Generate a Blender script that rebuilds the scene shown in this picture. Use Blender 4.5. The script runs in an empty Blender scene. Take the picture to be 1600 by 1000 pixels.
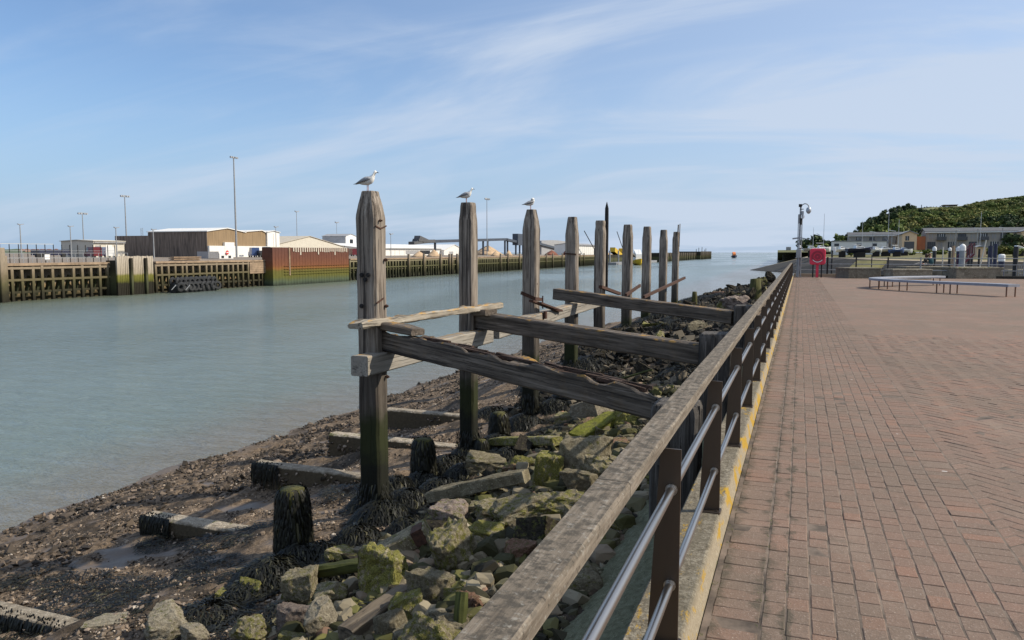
import bpy, bmesh, math, random
import numpy as np
from mathutils import Vector, Matrix, noise as mnoise

R = math.radians
scene = bpy.context.scene
col = scene.collection
rng = random.Random(7)
nrng = np.random.default_rng(7)

# ------------------------------------------------------------------ camera, sky, sun, exposure
CAM_H = 1.65
F_PX, PITCH, YAW = 1200.0, R(5.048), R(20.483)
cam_d = bpy.data.cameras.new('camera')
cam_d.sensor_width = 36.0
cam_d.lens = 36.0 * F_PX / 1600.0
cam_d.clip_start = 0.05
cam_d.clip_end = 20000
cam = bpy.data.objects.new('camera', cam_d)
col.objects.link(cam)
cam.location = (0, 0, CAM_H)
cam.rotation_euler = (R(90) - PITCH, 0, YAW)
scene.camera = cam

SUN_EL, SUN_AZ = R(39), R(20)        # azimuth: from +X (across the promenade) towards +Y (along it)
sun_dir = Vector((math.cos(SUN_AZ) * math.cos(SUN_EL), math.sin(SUN_AZ) * math.cos(SUN_EL), math.sin(SUN_EL)))
sun_d = bpy.data.lights.new('sun', 'SUN')
sun_d.energy = 5.0
sun_d.angle = R(0.55)
sun_d.color = (1.0, 0.91, 0.76)
sun = bpy.data.objects.new('sun', sun_d)
col.objects.link(sun)
sun.rotation_euler = (-sun_dir).to_track_quat('-Z', 'Y').to_euler()

world = bpy.data.worlds.new('World')
scene.world = world
world.use_nodes = True
wn = world.node_tree
for n in list(wn.nodes):
    wn.nodes.remove(n)


def nd(t, k, x=0, y=0, **kw):
    n = t.nodes.new(k)
    n.location = (x, y)
    for a, v in kw.items():
        setattr(n, a, v)
    return n


def wmath(t, op, a, b=None, clamp=False):
    n = nd(t, 'ShaderNodeMath', operation=op, use_clamp=clamp)
    for i, v in enumerate((a, b)):
        if v is None:
            continue
        if isinstance(v, (int, float)):
            n.inputs[i].default_value = v
        else:
            t.links.new(v, n.inputs[i])
    return n.outputs[0]


sky = nd(wn, 'ShaderNodeTexSky', sky_type='NISHITA', sun_disc=False)
sky.sun_elevation = SUN_EL
sky.sun_rotation = math.atan2(sun_dir.x, sun_dir.y)
sky.altitude = 10
sky.air_density = 1.0
sky.dust_density = 0.6
sky.ozone_density = 2.0
tc = nd(wn, 'ShaderNodeTexCoord')
sep = nd(wn, 'ShaderNodeSeparateXYZ')
wn.links.new(tc.outputs['Generated'], sep.inputs[0])
# thin cirrus lie on a flat layer high above: project the view direction onto it
zz = wmath(wn, 'ADD', wmath(wn, 'MAXIMUM', sep.outputs[2], 0.0), 0.22)
cx = wmath(wn, 'DIVIDE', sep.outputs[0], zz)
cy = wmath(wn, 'DIVIDE', sep.outputs[1], zz)
cmb = nd(wn, 'ShaderNodeCombineXYZ')
wn.links.new(cx, cmb.inputs[0])
wn.links.new(cy, cmb.inputs[1])


def cloud(rot, scl, loc, nscale, detail, rough, dist, lo, hi):
    mp = nd(wn, 'ShaderNodeMapping')
    mp.inputs['Rotation'].default_value = (0, 0, rot)
    mp.inputs['Scale'].default_value = scl
    mp.inputs['Location'].default_value = loc
    wn.links.new(cmb.outputs[0], mp.inputs[0])
    nz = nd(wn, 'ShaderNodeTexNoise')
    nz.inputs['Scale'].default_value = nscale
    nz.inputs['Detail'].default_value = detail
    nz.inputs['Roughness'].default_value = rough
    nz.inputs['Distortion'].default_value = dist
    wn.links.new(mp.outputs[0], nz.inputs[0])
    mr = nd(wn, 'ShaderNodeMapRange', interpolation_type='SMOOTHSTEP')
    mr.inputs[1].default_value = lo
    mr.inputs[2].default_value = hi
    wn.links.new(nz.outputs['Fac'], mr.inputs[0])
    return mr.outputs[0]


c1 = cloud(R(-38), (0.42, 1.1, 1), (1.3, 0.4, 0), 1.5, 8, 0.55, 0.8, 0.40, 0.72)
c2 = cloud(R(-46), (0.22, 1.7, 1), (4.1, 2.0, 0), 2.0, 6, 0.52, 1.0, 0.44, 0.82)
# the veil thickens towards the right-hand (seaward, east) side of the sky
veil = nd(wn, 'ShaderNodeMapRange', interpolation_type='SMOOTHSTEP')
veil.inputs[1].default_value = -0.80
veil.inputs[2].default_value = 0.25
wn.links.new(sep.outputs[0], veil.inputs[0])
v1 = wmath(wn, 'MULTIPLY', veil.outputs[0], 0.47)
cc = wmath(wn, 'ADD', wmath(wn, 'MULTIPLY', c1, 0.95), wmath(wn, 'MULTIPLY', c2, 0.45))
cc = wmath(wn, 'ADD', wmath(wn, 'MULTIPLY', cc, wmath(wn, 'ADD', wmath(wn, 'MULTIPLY', veil.outputs[0], 0.8), 0.45)), v1)
low = nd(wn, 'ShaderNodeMapRange', interpolation_type='SMOOTHSTEP')
low.inputs[1].default_value = 0.0
low.inputs[2].default_value = 0.22
low.inputs[3].default_value = 0.80
low.inputs[4].default_value = 0.10
wn.links.new(sep.outputs[2], low.inputs[0])
cc = wmath(wn, 'MINIMUM', cc, 0.85)
tint = nd(wn, 'ShaderNodeMix', data_type='RGBA', blend_type='MULTIPLY')
tint.inputs[0].default_value = 1.0
wn.links.new(sky.outputs[0], tint.inputs[6])
tint.inputs[7].default_value = (1.12, 1.26, 1.44, 1)
mixc = nd(wn, 'ShaderNodeMix', data_type='RGBA')
wn.links.new(cc, mixc.inputs[0])
mixl = nd(wn, 'ShaderNodeMix', data_type='RGBA')
wn.links.new(low.outputs[0], mixl.inputs[0])
wn.links.new(tint.outputs[2], mixl.inputs[6])
mixl.inputs[7].default_value = (3.3, 4.75, 6.95, 1)      # pale maritime air near the horizon
wn.links.new(mixl.outputs[2], mixc.inputs[6])
mixc.inputs[7].default_value = (5.7, 6.55, 7.9, 1)
bg = nd(wn, 'ShaderNodeBackground')
bg.inputs[1].default_value = 0.10
wn.links.new(mixc.outputs[2], bg.inputs[0])
wo = nd(wn, 'ShaderNodeOutputWorld')
wn.links.new(bg.outputs[0], wo.inputs[0])

vs = scene.view_settings
vs.view_transform = 'Standard'
vs.look = 'None'
vs.exposure = 0.08
vs.gamma = 1.0
vs.use_curve_mapping = False
scene.render.film_transparent = False
scene.cycles.max_bounces = 6
scene.cycles.diffuse_bounces = 3
scene.cycles.glossy_bounces = 3
scene.cycles.transparent_max_bounces = 8
scene.cycles.caustics_reflective = False
scene.cycles.caustics_refractive = False

# ------------------------------------------------------------------ survey: sight lines from the camera station onto real planes
_c, _s, _cp, _sp = math.cos(YAW), math.sin(YAW), math.cos(PITCH), math.sin(PITCH)
_RT = Vector((_c, _s, 0))
_FW = Vector((-_s * _cp, _c * _cp, -_sp))
_UP = Vector((-_s * _sp, _c * _sp, _cp))
_O = Vector((0, 0, CAM_H))


def ray(px, py):
    return _RT * ((px - 800) / F_PX) + _UP * ((500 - py) / F_PX) + _FW


def on_z(px, py, z):
    d = ray(px, py)
    return _O + d * ((z - CAM_H) / d.z)


def on_x(px, py, x):
    d = ray(px, py)
    return _O + d * (x / d.x)


def on_y(px, py, y):
    d = ray(px, py)
    return _O + d * (y / d.y)


def depth(p):
    return (Vector(p) - _O).dot(_FW)


# ------------------------------------------------------------------ object helpers
def tag(o, label=None, cat=None, group=None, kind=None):
    if label:
        o['label'] = label
    if cat:
        o['category'] = cat
    if group:
        o['group'] = group
    if kind:
        o['kind'] = kind
    return o


def empty(name, loc=(0, 0, 0), rz=0.0, label=None, cat=None, group=None):
    o = bpy.data.objects.new(name, None)
    o.empty_display_size = 0.2
    col.objects.link(o)
    o.location = loc
    o.rotation_euler = (0, 0, rz)
    return tag(o, label, cat, group)


def link(name, me, mat=None, parent=None, loc=(0, 0, 0), rot=(0, 0, 0)):
    o = bpy.data.objects.new(name, me)
    col.objects.link(o)
    if mat is not None and not me.materials:
        me.materials.append(mat)
    o.location = loc
    o.rotation_euler = rot
    o.parent = parent
    return o


def copy_tree(o, parent=None):
    c = o.copy()
    col.objects.link(c)
    c.parent = parent
    for ch in o.children:
        copy_tree(ch, c)
    return c


def shade_smooth(me, on=True):
    me.polygons.foreach_set('use_smooth', [on] * len(me.polygons))


class MB:
    """collects verts/faces (with a material index per face) and links them as one mesh"""

    def __init__(self):
        self.v, self.f, self.m = [], [], []
        self.mi = 0

    def add(self, vs_, fs):
        o = len(self.v)
        self.v += [tuple(p) for p in vs_]
        for f in fs:
            self.f.append(tuple(i + o for i in f))
            self.m.append(self.mi)
        return self

    def box(self, x0, x1, y0, y1, z0, z1):
        return self.add([(x0, y0, z0), (x1, y0, z0), (x1, y1, z0), (x0, y1, z0), (x0, y0, z1), (x1, y0, z1), (x1, y1, z1), (x0, y1, z1)],
                        [(0, 3, 2, 1), (4, 5, 6, 7), (0, 1, 5, 4), (1, 2, 6, 5), (2, 3, 7, 6), (3, 0, 4, 7)])

    def bbox(self, x0, x1, y0, y1, z0, z1, b=0.02):
        """box whose top and vertical edges carry a small chamfer"""
        def ring(i, z):
            return [(x0 + i, y0 + b, z), (x0 + b, y0 + i, z), (x1 - b, y0 + i, z), (x1 - i, y0 + b, z), (x1 - i, y1 - b, z), (x1 - b, y1 - i, z), (x0 + b, y1 - i, z), (x0 + i, y1 - b, z)]
        rs = [ring(0, z0), ring(0, z1 - b), ring(b * .8, z1)]
        return self.loft(rs)

    def loft(self, rings, cap=True, closed=True):
        n = len(rings[0])
        vs_ = [p for r in rings for p in r]
        fs = []
        for k in range(len(rings) - 1):
            for i in range(n if closed else n - 1):
                j = (i + 1) % n
                fs.append((k * n + i, k * n + j, (k + 1) * n + j, (k + 1) * n + i))
        if cap:
            fs.append(tuple(range(n - 1, -1, -1)))
            fs.append(tuple((len(rings) - 1) * n + i for i in range(n)))
        return self.add(vs_, fs)

    def bar(self, p, q, w, h, up=(0, 0, 1)):
        p, q = Vector(p), Vector(q)
        d = (q - p).normalized()
        u = Vector(up)
        if abs(d.dot(u)) > .98:
            u = Vector((0, 1, 0))
        r = d.cross(u).normalized()
        u = r.cross(d).normalized()
        rings = []
        for c in (p, q):
            rings.append([c + r * a * w / 2 + u * b * h / 2 for a, b in ((-1, -1), (1, -1), (1, 1), (-1, 1))])
        return self.loft(rings)

    def tube(self, p, q, r, n=8, r2=None, cap=True):
        p, q = Vector(p), Vector(q)
        d = (q - p).normalized()
        u = Vector((0, 0, 1)) if abs(d.z) < .95 else Vector((1, 0, 0))
        a = d.cross(u).normalized()
        b = a.cross(d).normalized()
        r2 = r if r2 is None else r2
        rings = []
        for c, rr in ((p, r), (q, r2)):
            rings.append([c + (a * math.cos(t) + b * math.sin(t)) * rr for t in [2 * math.pi * k / n for k in range(n)]])
        return self.loft(rings, cap)

    def path(self, pts, r, n=6, cap=True):
        pts = [Vector(p) for p in pts]
        rings = []
        for i, p in enumerate(pts):
            d = (pts[min(i + 1, len(pts) - 1)] - pts[max(i - 1, 0)]).normalized()
            u = Vector((0, 0, 1)) if abs(d.z) < .9 else Vector((0, 1, 0))
            a = d.cross(u).normalized()
            b = a.cross(d).normalized()
            rr = r[i] if isinstance(r, (list, tuple)) else r
            rings.append([p + (a * math.cos(t) + b * math.sin(t)) * rr for t in [2 * math.pi * k / n for k in range(n)]])
        return self.loft(rings, cap)

    def lathe(self, prof, c=(0, 0, 0), n=12):
        rings = [[(c[0] + r * math.cos(2 * math.pi * k / n), c[1] + r * math.sin(2 * math.pi * k / n), c[2] + z) for k in range(n)] for r, z in prof]
        return self.loft(rings)

    def ball(self, c, r, n=10, m=7, sc=(1, 1, 1)):
        prof = []
        for k in range(m + 1):
            a = -math.pi / 2 + math.pi * k / m
            prof.append((max(1e-4, math.cos(a)) * r, math.sin(a) * r))
        rings = [[(c[0] + rr * math.cos(2 * math.pi * k / n) * sc[0], c[1] + rr * math.sin(2 * math.pi * k / n) * sc[1], c[2] + z * sc[2]) for k in range(n)] for rr, z in prof]
        return self.loft(rings)

    def prism(self, poly, axis, a0, a1):
        """outline poly [(u, z)] extruded along axis 'x' or 'y'"""
        if axis == 'x':
            rings = [[(a, u, z) for u, z in poly] for a in (a0, a1)]
        else:
            rings = [[(u, a, z) for u, z in poly] for a in (a0, a1)]
        return self.loft(rings)

    def mesh(self, name, mats, smooth=False):
        me = bpy.data.meshes.new(name)
        me.from_pydata(self.v, [], self.f)
        if not isinstance(mats, (list, tuple)):
            mats = [mats]
        for m in mats:
            me.materials.append(m)
        if len(mats) > 1:
            me.polygons.foreach_set('material_index', self.m)
        bm = bmesh.new()
        bm.from_mesh(me)
        bmesh.ops.recalc_face_normals(bm, faces=bm.faces)
        bm.to_mesh(me)
        bm.free()
        if smooth:
            shade_smooth(me)
        return me

    def build(self, name, mats, parent=None, smooth=False, origin=None):
        """verts are in world coords unless origin is given as None with a parent: then parent's location is subtracted"""
        org = Vector((0, 0, 0))
        if parent is not None:
            p = parent
            while p is not None:
                org += p.location
                p = p.parent
        elif origin is not None:
            org = Vector(origin)
        if org.length > 0:
            self.v = [(x - org.x, y - org.y, z - org.z) for x, y, z in self.v]
        o = link(name, self.mesh(name, mats, smooth), None, parent)
        if parent is None:
            o.location = org
        return o

    def build_local(self, name, mats, parent=None, smooth=False, loc=(0, 0, 0), rot=(0, 0, 0)):
        return link(name, self.mesh(name, mats, smooth), None, parent, loc, rot)


def np_mesh(name, verts, faces, mat, smooth=False):
    """fast mesh from numpy arrays: verts (n,3), faces (m,k)"""
    me = bpy.data.meshes.new(name)
    n, (m, k) = len(verts), faces.shape
    me.vertices.add(n)
    me.vertices.foreach_set('co', np.asarray(verts, dtype=np.float32).ravel())
    me.loops.add(m * k)
    me.loops.foreach_set('vertex_index', np.asarray(faces, dtype=np.int32).ravel())
    me.polygons.add(m)
    me.polygons.foreach_set('loop_start', np.arange(0, m * k, k, dtype=np.int32))
    me.polygons.foreach_set('use_smooth', np.full(m, bool(smooth)))
    me.update(calc_edges=True)
    me.materials.append(mat)
    return me


def face_attr(me, name, vals):
    a = me.attributes.new(name, 'FLOAT', 'FACE')
    a.data.foreach_set('value', np.asarray(vals, dtype=np.float32))


def fbm(x, y, z=0.0, o=4):
    return mnoise.fractal((x, y, z), 1.0, 2.0, o)
# ------------------------------------------------------------------ materials
def base_mat(name, rough=0.8, metal=0.0, spec=0.5):
    m = bpy.data.materials.new(name)
    m.use_nodes = True
    t = m.node_tree
    b = t.nodes['Principled BSDF']
    b.inputs['Roughness'].default_value = rough
    b.inputs['Metallic'].default_value = metal
    b.inputs['Specular IOR Level'].default_value = spec
    return m, t, b


def ramp(t, fac, stops, interp='LINEAR'):
    r = nd(t, 'ShaderNodeValToRGB')
    r.color_ramp.interpolation = interp
    el = r.color_ramp.elements
    while len(el) < len(stops):
        el.new(0.5)
    for e, (p, c) in zip(el, stops):
        e.position = p
        e.color = (c[0], c[1], c[2], 1)
    t.links.new(fac, r.inputs[0])
    return r.outputs[0]


def tnoise(t, vec, scale, detail=4, rough=0.55, stretch=None, dist=0.0, loc=None):
    if stretch is not None or loc is not None:
        mp = nd(t, 'ShaderNodeMapping')
        mp.inputs['Scale'].default_value = stretch or (1, 1, 1)
        mp.inputs['Location'].default_value = loc or (0, 0, 0)
        t.links.new(vec, mp.inputs[0])
        vec = mp.outputs[0]
    n = nd(t, 'ShaderNodeTexNoise')
    n.inputs['Scale'].default_value = scale
    n.inputs['Detail'].default_value = detail
    n.inputs['Roughness'].default_value = rough
    n.inputs['Distortion'].default_value = dist
    t.links.new(vec, n.inputs[0])
    return n.outputs['Fac']


def mix(t, fac, a, b, blend='MIX'):
    n = nd(t, 'ShaderNodeMix', data_type='RGBA', blend_type=blend)
    for i, v in ((0, fac), (6, a), (7, b)):
        if isinstance(v, (int, float)):
            n.inputs[i].default_value = v
        elif isinstance(v, tuple):
            n.inputs[i].default_value = (v[0], v[1], v[2], 1)
        else:
            t.links.new(v, n.inputs[i])
    return n.outputs[2]


def mrange(t, v, a, b, c=0.0, d=1.0, smooth=True):
    n = nd(t, 'ShaderNodeMapRange', interpolation_type='SMOOTHSTEP' if smooth else 'LINEAR')
    for i, x in enumerate((a, b, c, d)):
        n.inputs[i + 1].default_value = x
    t.links.new(v, n.inputs[0])
    return n.outputs[0]


def coords(t, kind='Object'):
    if kind == 'Position':
        g = nd(t, 'ShaderNodeNewGeometry')
        return g.outputs['Position']
    return nd(t, 'ShaderNodeTexCoord').outputs[kind]


def obj_random(t):
    return nd(t, 'ShaderNodeObjectInfo').outputs['Random']


def shifted(t, vec, amount=37.0):
    """offset texture space per object so copies never show the same pattern"""
    r = obj_random(t)
    mu = wmath(t, 'MULTIPLY', r, amount)
    ad = nd(t, 'ShaderNodeVectorMath', operation='ADD')
    t.links.new(vec, ad.inputs[0])
    cb = nd(t, 'ShaderNodeCombineXYZ')
    for i in range(3):
        t.links.new(mu, cb.inputs[i])
    t.links.new(cb.outputs[0], ad.inputs[1])
    return ad.outputs[0]


def bump(t, b, h, strength=0.5, dist=0.01, prev=None):
    n = nd(t, 'ShaderNodeBump')
    n.inputs['Strength'].default_value = strength
    n.inputs['Distance'].default_value = dist
    t.links.new(h, n.inputs['Height'])
    if prev is not None:
        t.links.new(prev, n.inputs['Normal'])
    t.links.new(n.outputs[0], b.inputs['Normal'])
    return n.outputs[0]


def simple(name, c, rough=0.7, metal=0.0, var=0.25, scale=6.0, bumpd=0.0, spec=0.5, kind='Object', stretch=None):
    m, t, b = base_mat(name, rough, metal, spec)
    v = coords(t, kind)
    n = tnoise(t, v, scale, 5, 0.6, stretch)
    lo = tuple(x * (1 - var) for x in c)
    hi = tuple(min(1, x * (1 + var)) for x in c)
    t.links.new(ramp(t, n, [(0.3, lo), (0.7, hi)]), b.inputs['Base Color'])
    if bumpd:
        bump(t, b, tnoise(t, v, scale * 4, 4), 0.6, bumpd)
    return m


def wood_mat(name, stops, axis=2, fine=30.0, tide=None, lichen=0.0, crack=0.6, dark=(0.03, 0.026, 0.024), rough=0.85, bd=0.006):
    m, t, b = base_mat(name, rough, 0, 0.25)
    v = shifted(t, coords(t, 'Object'))
    st = [1.0, 1.0, 1.0]
    st[axis] = 0.05
    g1 = tnoise(t, v, fine, 6, 0.65, tuple(st), 0.4)
    st2 = [1.0, 1.0, 1.0]
    st2[axis] = 0.018
    g2 = tnoise(t, v, fine * 0.42, 5, 0.6, tuple(st2), 0.9, loc=(3, 5, 1))
    blot = tnoise(t, v, 2.4, 5, 0.6)
    c = ramp(t, g1, stops)
    c = mix(t, mrange(t, blot, 0.35, 0.72, 0.0, 0.55), c, (stops[-1][1][0] * 0.62, stops[-1][1][1] * 0.6, stops[-1][1][2] * 0.58))
    g3 = tnoise(t, v, fine * 1.7, 3, 0.6, tuple(st2), 0.5, loc=(8, 2, 6))
    ck = wmath(t, 'MAXIMUM', mrange(t, g2, 0.36, 0.43, 1.0, 0.0), wmath(t, 'MULTIPLY', mrange(t, g3, 0.34, 0.40, 1.0, 0.0), 0.7))
    c = mix(t, wmath(t, 'MULTIPLY', ck, crack), c, dark)
    if lichen:
        l1 = tnoise(t, v, 5.0, 6, 0.7)
        nrm = nd(t, 'ShaderNodeNewGeometry')
        sx = nd(t, 'ShaderNodeSeparateXYZ')
        t.links.new(nrm.outputs['Normal'], sx.inputs[0])
        upf = mrange(t, sx.outputs[2], 0.2, 0.8)
        lm = wmath(t, 'MULTIPLY', mrange(t, l1, 0.58 - lichen * 0.2, 0.70 - lichen * 0.2, 0.0, 0.85), wmath(t, 'ADD', wmath(t, 'MULTIPLY', upf, 0.93), 0.05))
        c = mix(t, lm, c, (0.42, 0.23, 0.045))
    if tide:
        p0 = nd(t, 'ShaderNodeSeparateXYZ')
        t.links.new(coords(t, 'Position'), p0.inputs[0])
        c = mix(t, mrange(t, p0.outputs[2], 0.75, -0.20, 0.0, 0.78), c, (0.036, 0.029, 0.023))  # shade below the beams painted in, wood darkening downwards
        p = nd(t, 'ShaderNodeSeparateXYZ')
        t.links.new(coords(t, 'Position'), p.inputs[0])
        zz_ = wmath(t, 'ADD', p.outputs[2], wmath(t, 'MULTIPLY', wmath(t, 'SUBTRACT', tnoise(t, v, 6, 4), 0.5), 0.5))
        c = mix(t, mrange(t, zz_, tide[0], tide[0] - 0.35), c, tide[2])  # tidal algae, its colour deepened to carry painted shade too
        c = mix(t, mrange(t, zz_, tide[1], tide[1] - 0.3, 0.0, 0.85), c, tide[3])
    t.links.new(c, b.inputs['Base Color'])
    h = wmath(t, 'SUBTRACT', wmath(t, 'MULTIPLY', g1, 0.5), wmath(t, 'MULTIPLY', ck, 0.9))
    bump(t, b, h, 1.0, bd * 1.6)
    return m


GREY = [(0.30, (0.042, 0.032, 0.024)), (0.44, (0.140, 0.113, 0.090)), (0.56, (0.265, 0.225, 0.185)), (0.72, (0.45, 0.395, 0.335))]
DGREY = [(0.30, (0.025, 0.020, 0.015)), (0.45, (0.076, 0.061, 0.048)), (0.57, (0.132, 0.109, 0.088)), (0.73, (0.25, 0.21, 0.172))]
M = {}
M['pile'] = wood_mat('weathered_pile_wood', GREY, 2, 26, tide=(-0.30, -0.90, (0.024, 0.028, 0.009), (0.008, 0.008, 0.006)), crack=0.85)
M['beam'] = wood_mat('weathered_beam_wood', DGREY, 0, 26, lichen=0.25, crack=0.8)
M['pale_beam'] = wood_mat('pale_weathered_wood', [(0.25, (0.14, 0.125, 0.105)), (0.5, (0.27, 0.245, 0.21)), (0.75, (0.40, 0.37, 0.32))], 0, 26, lichen=0.25, crack=0.5)
M['lichen_beam'] = wood_mat('lichen_covered_wood', [(0.25, (0.16, 0.13, 0.10)), (0.5, (0.31, 0.27, 0.215)), (0.75, (0.46, 0.42, 0.35))], 0, 26, lichen=0.60, crack=0.8)
M['rotten'] = wood_mat('rotten_red_wood', [(0.3, (0.022, 0.013, 0.010)), (0.55, (0.062, 0.038, 0.028)), (0.8, (0.16, 0.115, 0.09))], 0, 40, crack=0.9, bd=0.02)
M['end_post'] = wood_mat('bleached_post_wood', [(0.30, (0.022, 0.019, 0.016)), (0.5, (0.060, 0.054, 0.048)), (0.68, (0.19, 0.172, 0.155))], 2, 30, crack=0.9, bd=0.012)
M['weed_stump'] = wood_mat('algae_stump_wood', [(0.25, (0.02, 0.02, 0.01)), (0.5, (0.06, 0.06, 0.02)), (0.75, (0.15, 0.14, 0.045))], 2, 20, crack=0.8, bd=0.02)

# handrail: silvered hardwood with crusty grey lichen
m, t, b = base_mat('handrail_wood', 0.9, 0, 0.2)
v = shifted(t, coords(t, 'Object'))
g1 = tnoise(t, v, 60, 5, 0.65, (1, 0.05, 1))
bl = tnoise(t, v, 22, 6, 0.7)
sp = tnoise(t, v, 150, 3, 0.6)
c = ramp(t, g1, [(0.3, (0.098, 0.080, 0.061)), (0.55, (0.185, 0.154, 0.120)), (0.75, (0.285, 0.245, 0.198))])
geo = nd(t, 'ShaderNodeNewGeometry')
sx = nd(t, 'ShaderNodeSeparateXYZ')
t.links.new(geo.outputs['Normal'], sx.inputs[0])
top = mrange(t, sx.outputs[2], 0.4, 0.9)
c = mix(t, wmath(t, 'MULTIPLY', mrange(t, bl, 0.44, 0.60), wmath(t, 'ADD', wmath(t, 'MULTIPLY', top, 0.80), 0.05)), c, (0.062, 0.055, 0.045))
sp2 = tnoise(t, v, 48, 5, 0.7, loc=(4, 4, 4))
c = mix(t, wmath(t, 'MULTIPLY', mrange(t, sp2, 0.55, 0.68), 0.6), c, (0.30, 0.285, 0.25))
c = mix(t, wmath(t, 'MULTIPLY', mrange(t, sp2, 0.44, 0.32), 0.75), c, (0.042, 0.036, 0.029))
t.links.new(c, b.inputs['Base Color'])
bump(t, b, wmath(t, 'ADD', g1, wmath(t, 'MULTIPLY', bl, 0.7)), 0.8, 0.004)
M['handrail'] = m

M['post_steel'] = simple('bronzed_steel', (0.10, 0.075, 0.056), 0.42, 0.85, 0.12, 9, 0.0, stretch=(1, 1, 0.15))
M['rail_steel'] = simple('brushed_stainless', (0.42, 0.39, 0.36), 0.30, 1.0, 0.12, 30, 0.0, stretch=(1, 0.05, 1))
M['rust'] = simple('rusty_iron', (0.062, 0.028, 0.017), 0.9, 0.1, 0.6, 25, 0.004)
M['dark_iron'] = simple('black_iron', (0.02, 0.018, 0.018), 0.7, 0.4, 0.4, 20, 0.002)


def stone_mat(name, stops, moss=0.5, mosscol=((0.040, 0.042, 0.014), (0.155, 0.150, 0.045)), scale=9.0, weed=0.0, bd=0.012):
    m, t, b = base_mat(name, 0.92, 0, 0.2)
    v = shifted(t, coords(t, 'Object'))
    n1 = tnoise(t, v, scale, 8, 0.68)
    n2 = tnoise(t, v, scale * 5, 4, 0.6)
    n3 = tnoise(t, v, scale * 0.55, 6, 0.62, loc=(9, 2, 4))
    c = ramp(t, n1, stops)
    n7 = tnoise(t, v, scale * 11, 4, 0.75, loc=(6, 3, 9))
    c = mix(t, mrange(t, n7, 0.40, 0.66, 0.0, 0.6), c, tuple(x * 0.42 for x in stops[1][1]))
    c = mix(t, mrange(t, n2, 0.58, 0.70, 0, 0.7), c, tuple(min(1, x * 1.5) for x in stops[-1][1]))
    c = mix(t, mrange(t, n2, 0.38, 0.30, 0, 0.6), c, tuple(x * 0.35 for x in stops[0][1]))
    rnd = obj_random(t)
    thr = wmath(t, 'ADD', n3, wmath(t, 'MULTIPLY', wmath(t, 'SUBTRACT', rnd, 0.5), 0.28))
    n4 = tnoise(t, v, scale * 2.2, 5, 0.7, loc=(1, 8, 2))
    thr = wmath(t, 'ADD', wmath(t, 'MULTIPLY', thr, 0.62), wmath(t, 'MULTIPLY', n4, 0.38))
    mm = mrange(t, thr, 0.60 - moss * 0.20, 0.68 - moss * 0.20, 0.0, 0.92)
    mc = mix(t, mrange(t, n2, 0.35, 0.65), mosscol[0], mosscol[1])
    c = mix(t, mm, c, mc)
    # brightness differs from stone to stone
    br = wmath(t, 'ADD', wmath(t, 'MULTIPLY', rnd, 0.55), 0.72)
    hsv = nd(t, 'ShaderNodeHueSaturation')
    t.links.new(br, hsv.inputs['Value'])
    t.links.new(c, hsv.inputs['Color'])
    t.links.new(hsv.outputs[0], b.inputs['Base Color'])
    n6 = tnoise(t, v, scale * 14, 4, 0.75)
    bump(t, b, wmath(t, 'ADD', n1, wmath(t, 'ADD', wmath(t, 'MULTIPLY', n2, 0.55), wmath(t, 'MULTIPLY', n6, 0.3))), 1.0, bd * 1.7)
    return m


ST = [(0.3, (0.095, 0.078, 0.048)), (0.5, (0.235, 0.200, 0.132)), (0.72, (0.45, 0.395, 0.275))]
M['stone'] = stone_mat('rubble_concrete', ST, 0.42, mosscol=((0.050, 0.050, 0.013), (0.20, 0.185, 0.048)))
M['mossy'] = stone_mat('mossy_rubble', ST, 0.66, mosscol=((0.052, 0.053, 0.014), (0.235, 0.222, 0.050)))
M['bare'] = stone_mat('bare_rubble', [(0.3, (0.12, 0.10, 0.072)), (0.5, (0.26, 0.225, 0.165)), (0.72, (0.42, 0.375, 0.285))], 0.12)
M['pink'] = stone_mat('pinkish_granite', [(0.3, (0.10, 0.062, 0.050)), (0.5, (0.235, 0.185, 0.155)), (0.72, (0.40, 0.34, 0.285))], 0.15)
M['brick'] = stone_mat('red_brick_rubble', [(0.3, (0.12, 0.060, 0.038)), (0.5, (0.235, 0.135, 0.090)), (0.72, (0.38, 0.26, 0.19))], 0.45)
M['green'] = stone_mat('algae_green_slab', [(0.3, (0.07, 0.075, 0.012)), (0.5, (0.15, 0.155, 0.022)), (0.72, (0.24, 0.235, 0.05))], 0.2, scale=14)
M['darkrock'] = stone_mat('dark_weedy_rock', [(0.3, (0.012, 0.010, 0.008)), (0.5, (0.032, 0.027, 0.019)), (0.72, (0.09, 0.075, 0.055))], 0.25)
M['log'] = wood_mat('drift_log_wood', [(0.3, (0.06, 0.045, 0.032)), (0.55, (0.15, 0.12, 0.085)), (0.8, (0.26, 0.215, 0.16))], 0, 24, crack=0.6)
M['green_wood'] = wood_mat('algae_green_timber', [(0.3, (0.026, 0.030, 0.009)), (0.55, (0.062, 0.070, 0.018)), (0.8, (0.135, 0.140, 0.042))], 0, 24, crack=0.6)
M['sill'] = stone_mat('barnacled_sill_concrete', [(0.3, (0.17, 0.14, 0.10)), (0.5, (0.33, 0.28, 0.215)), (0.72, (0.50, 0.44, 0.345))], 0.0, scale=7)
k_t = M['sill'].node_tree
k_b = k_t.nodes['Principled BSDF']
k_src = k_b.inputs['Base Color'].links[0].from_socket
k_v = coords(k_t, 'Object')
k_sp = nd(k_t, 'ShaderNodeSeparateXYZ')
k_t.links.new(k_v, k_sp.inputs[0])
k_zz = wmath(k_t, 'ADD', k_sp.outputs[2], wmath(k_t, 'MULTIPLY', wmath(k_t, 'SUBTRACT', tnoise(k_t, k_v, 9, 5), 0.5), 0.12))
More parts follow.
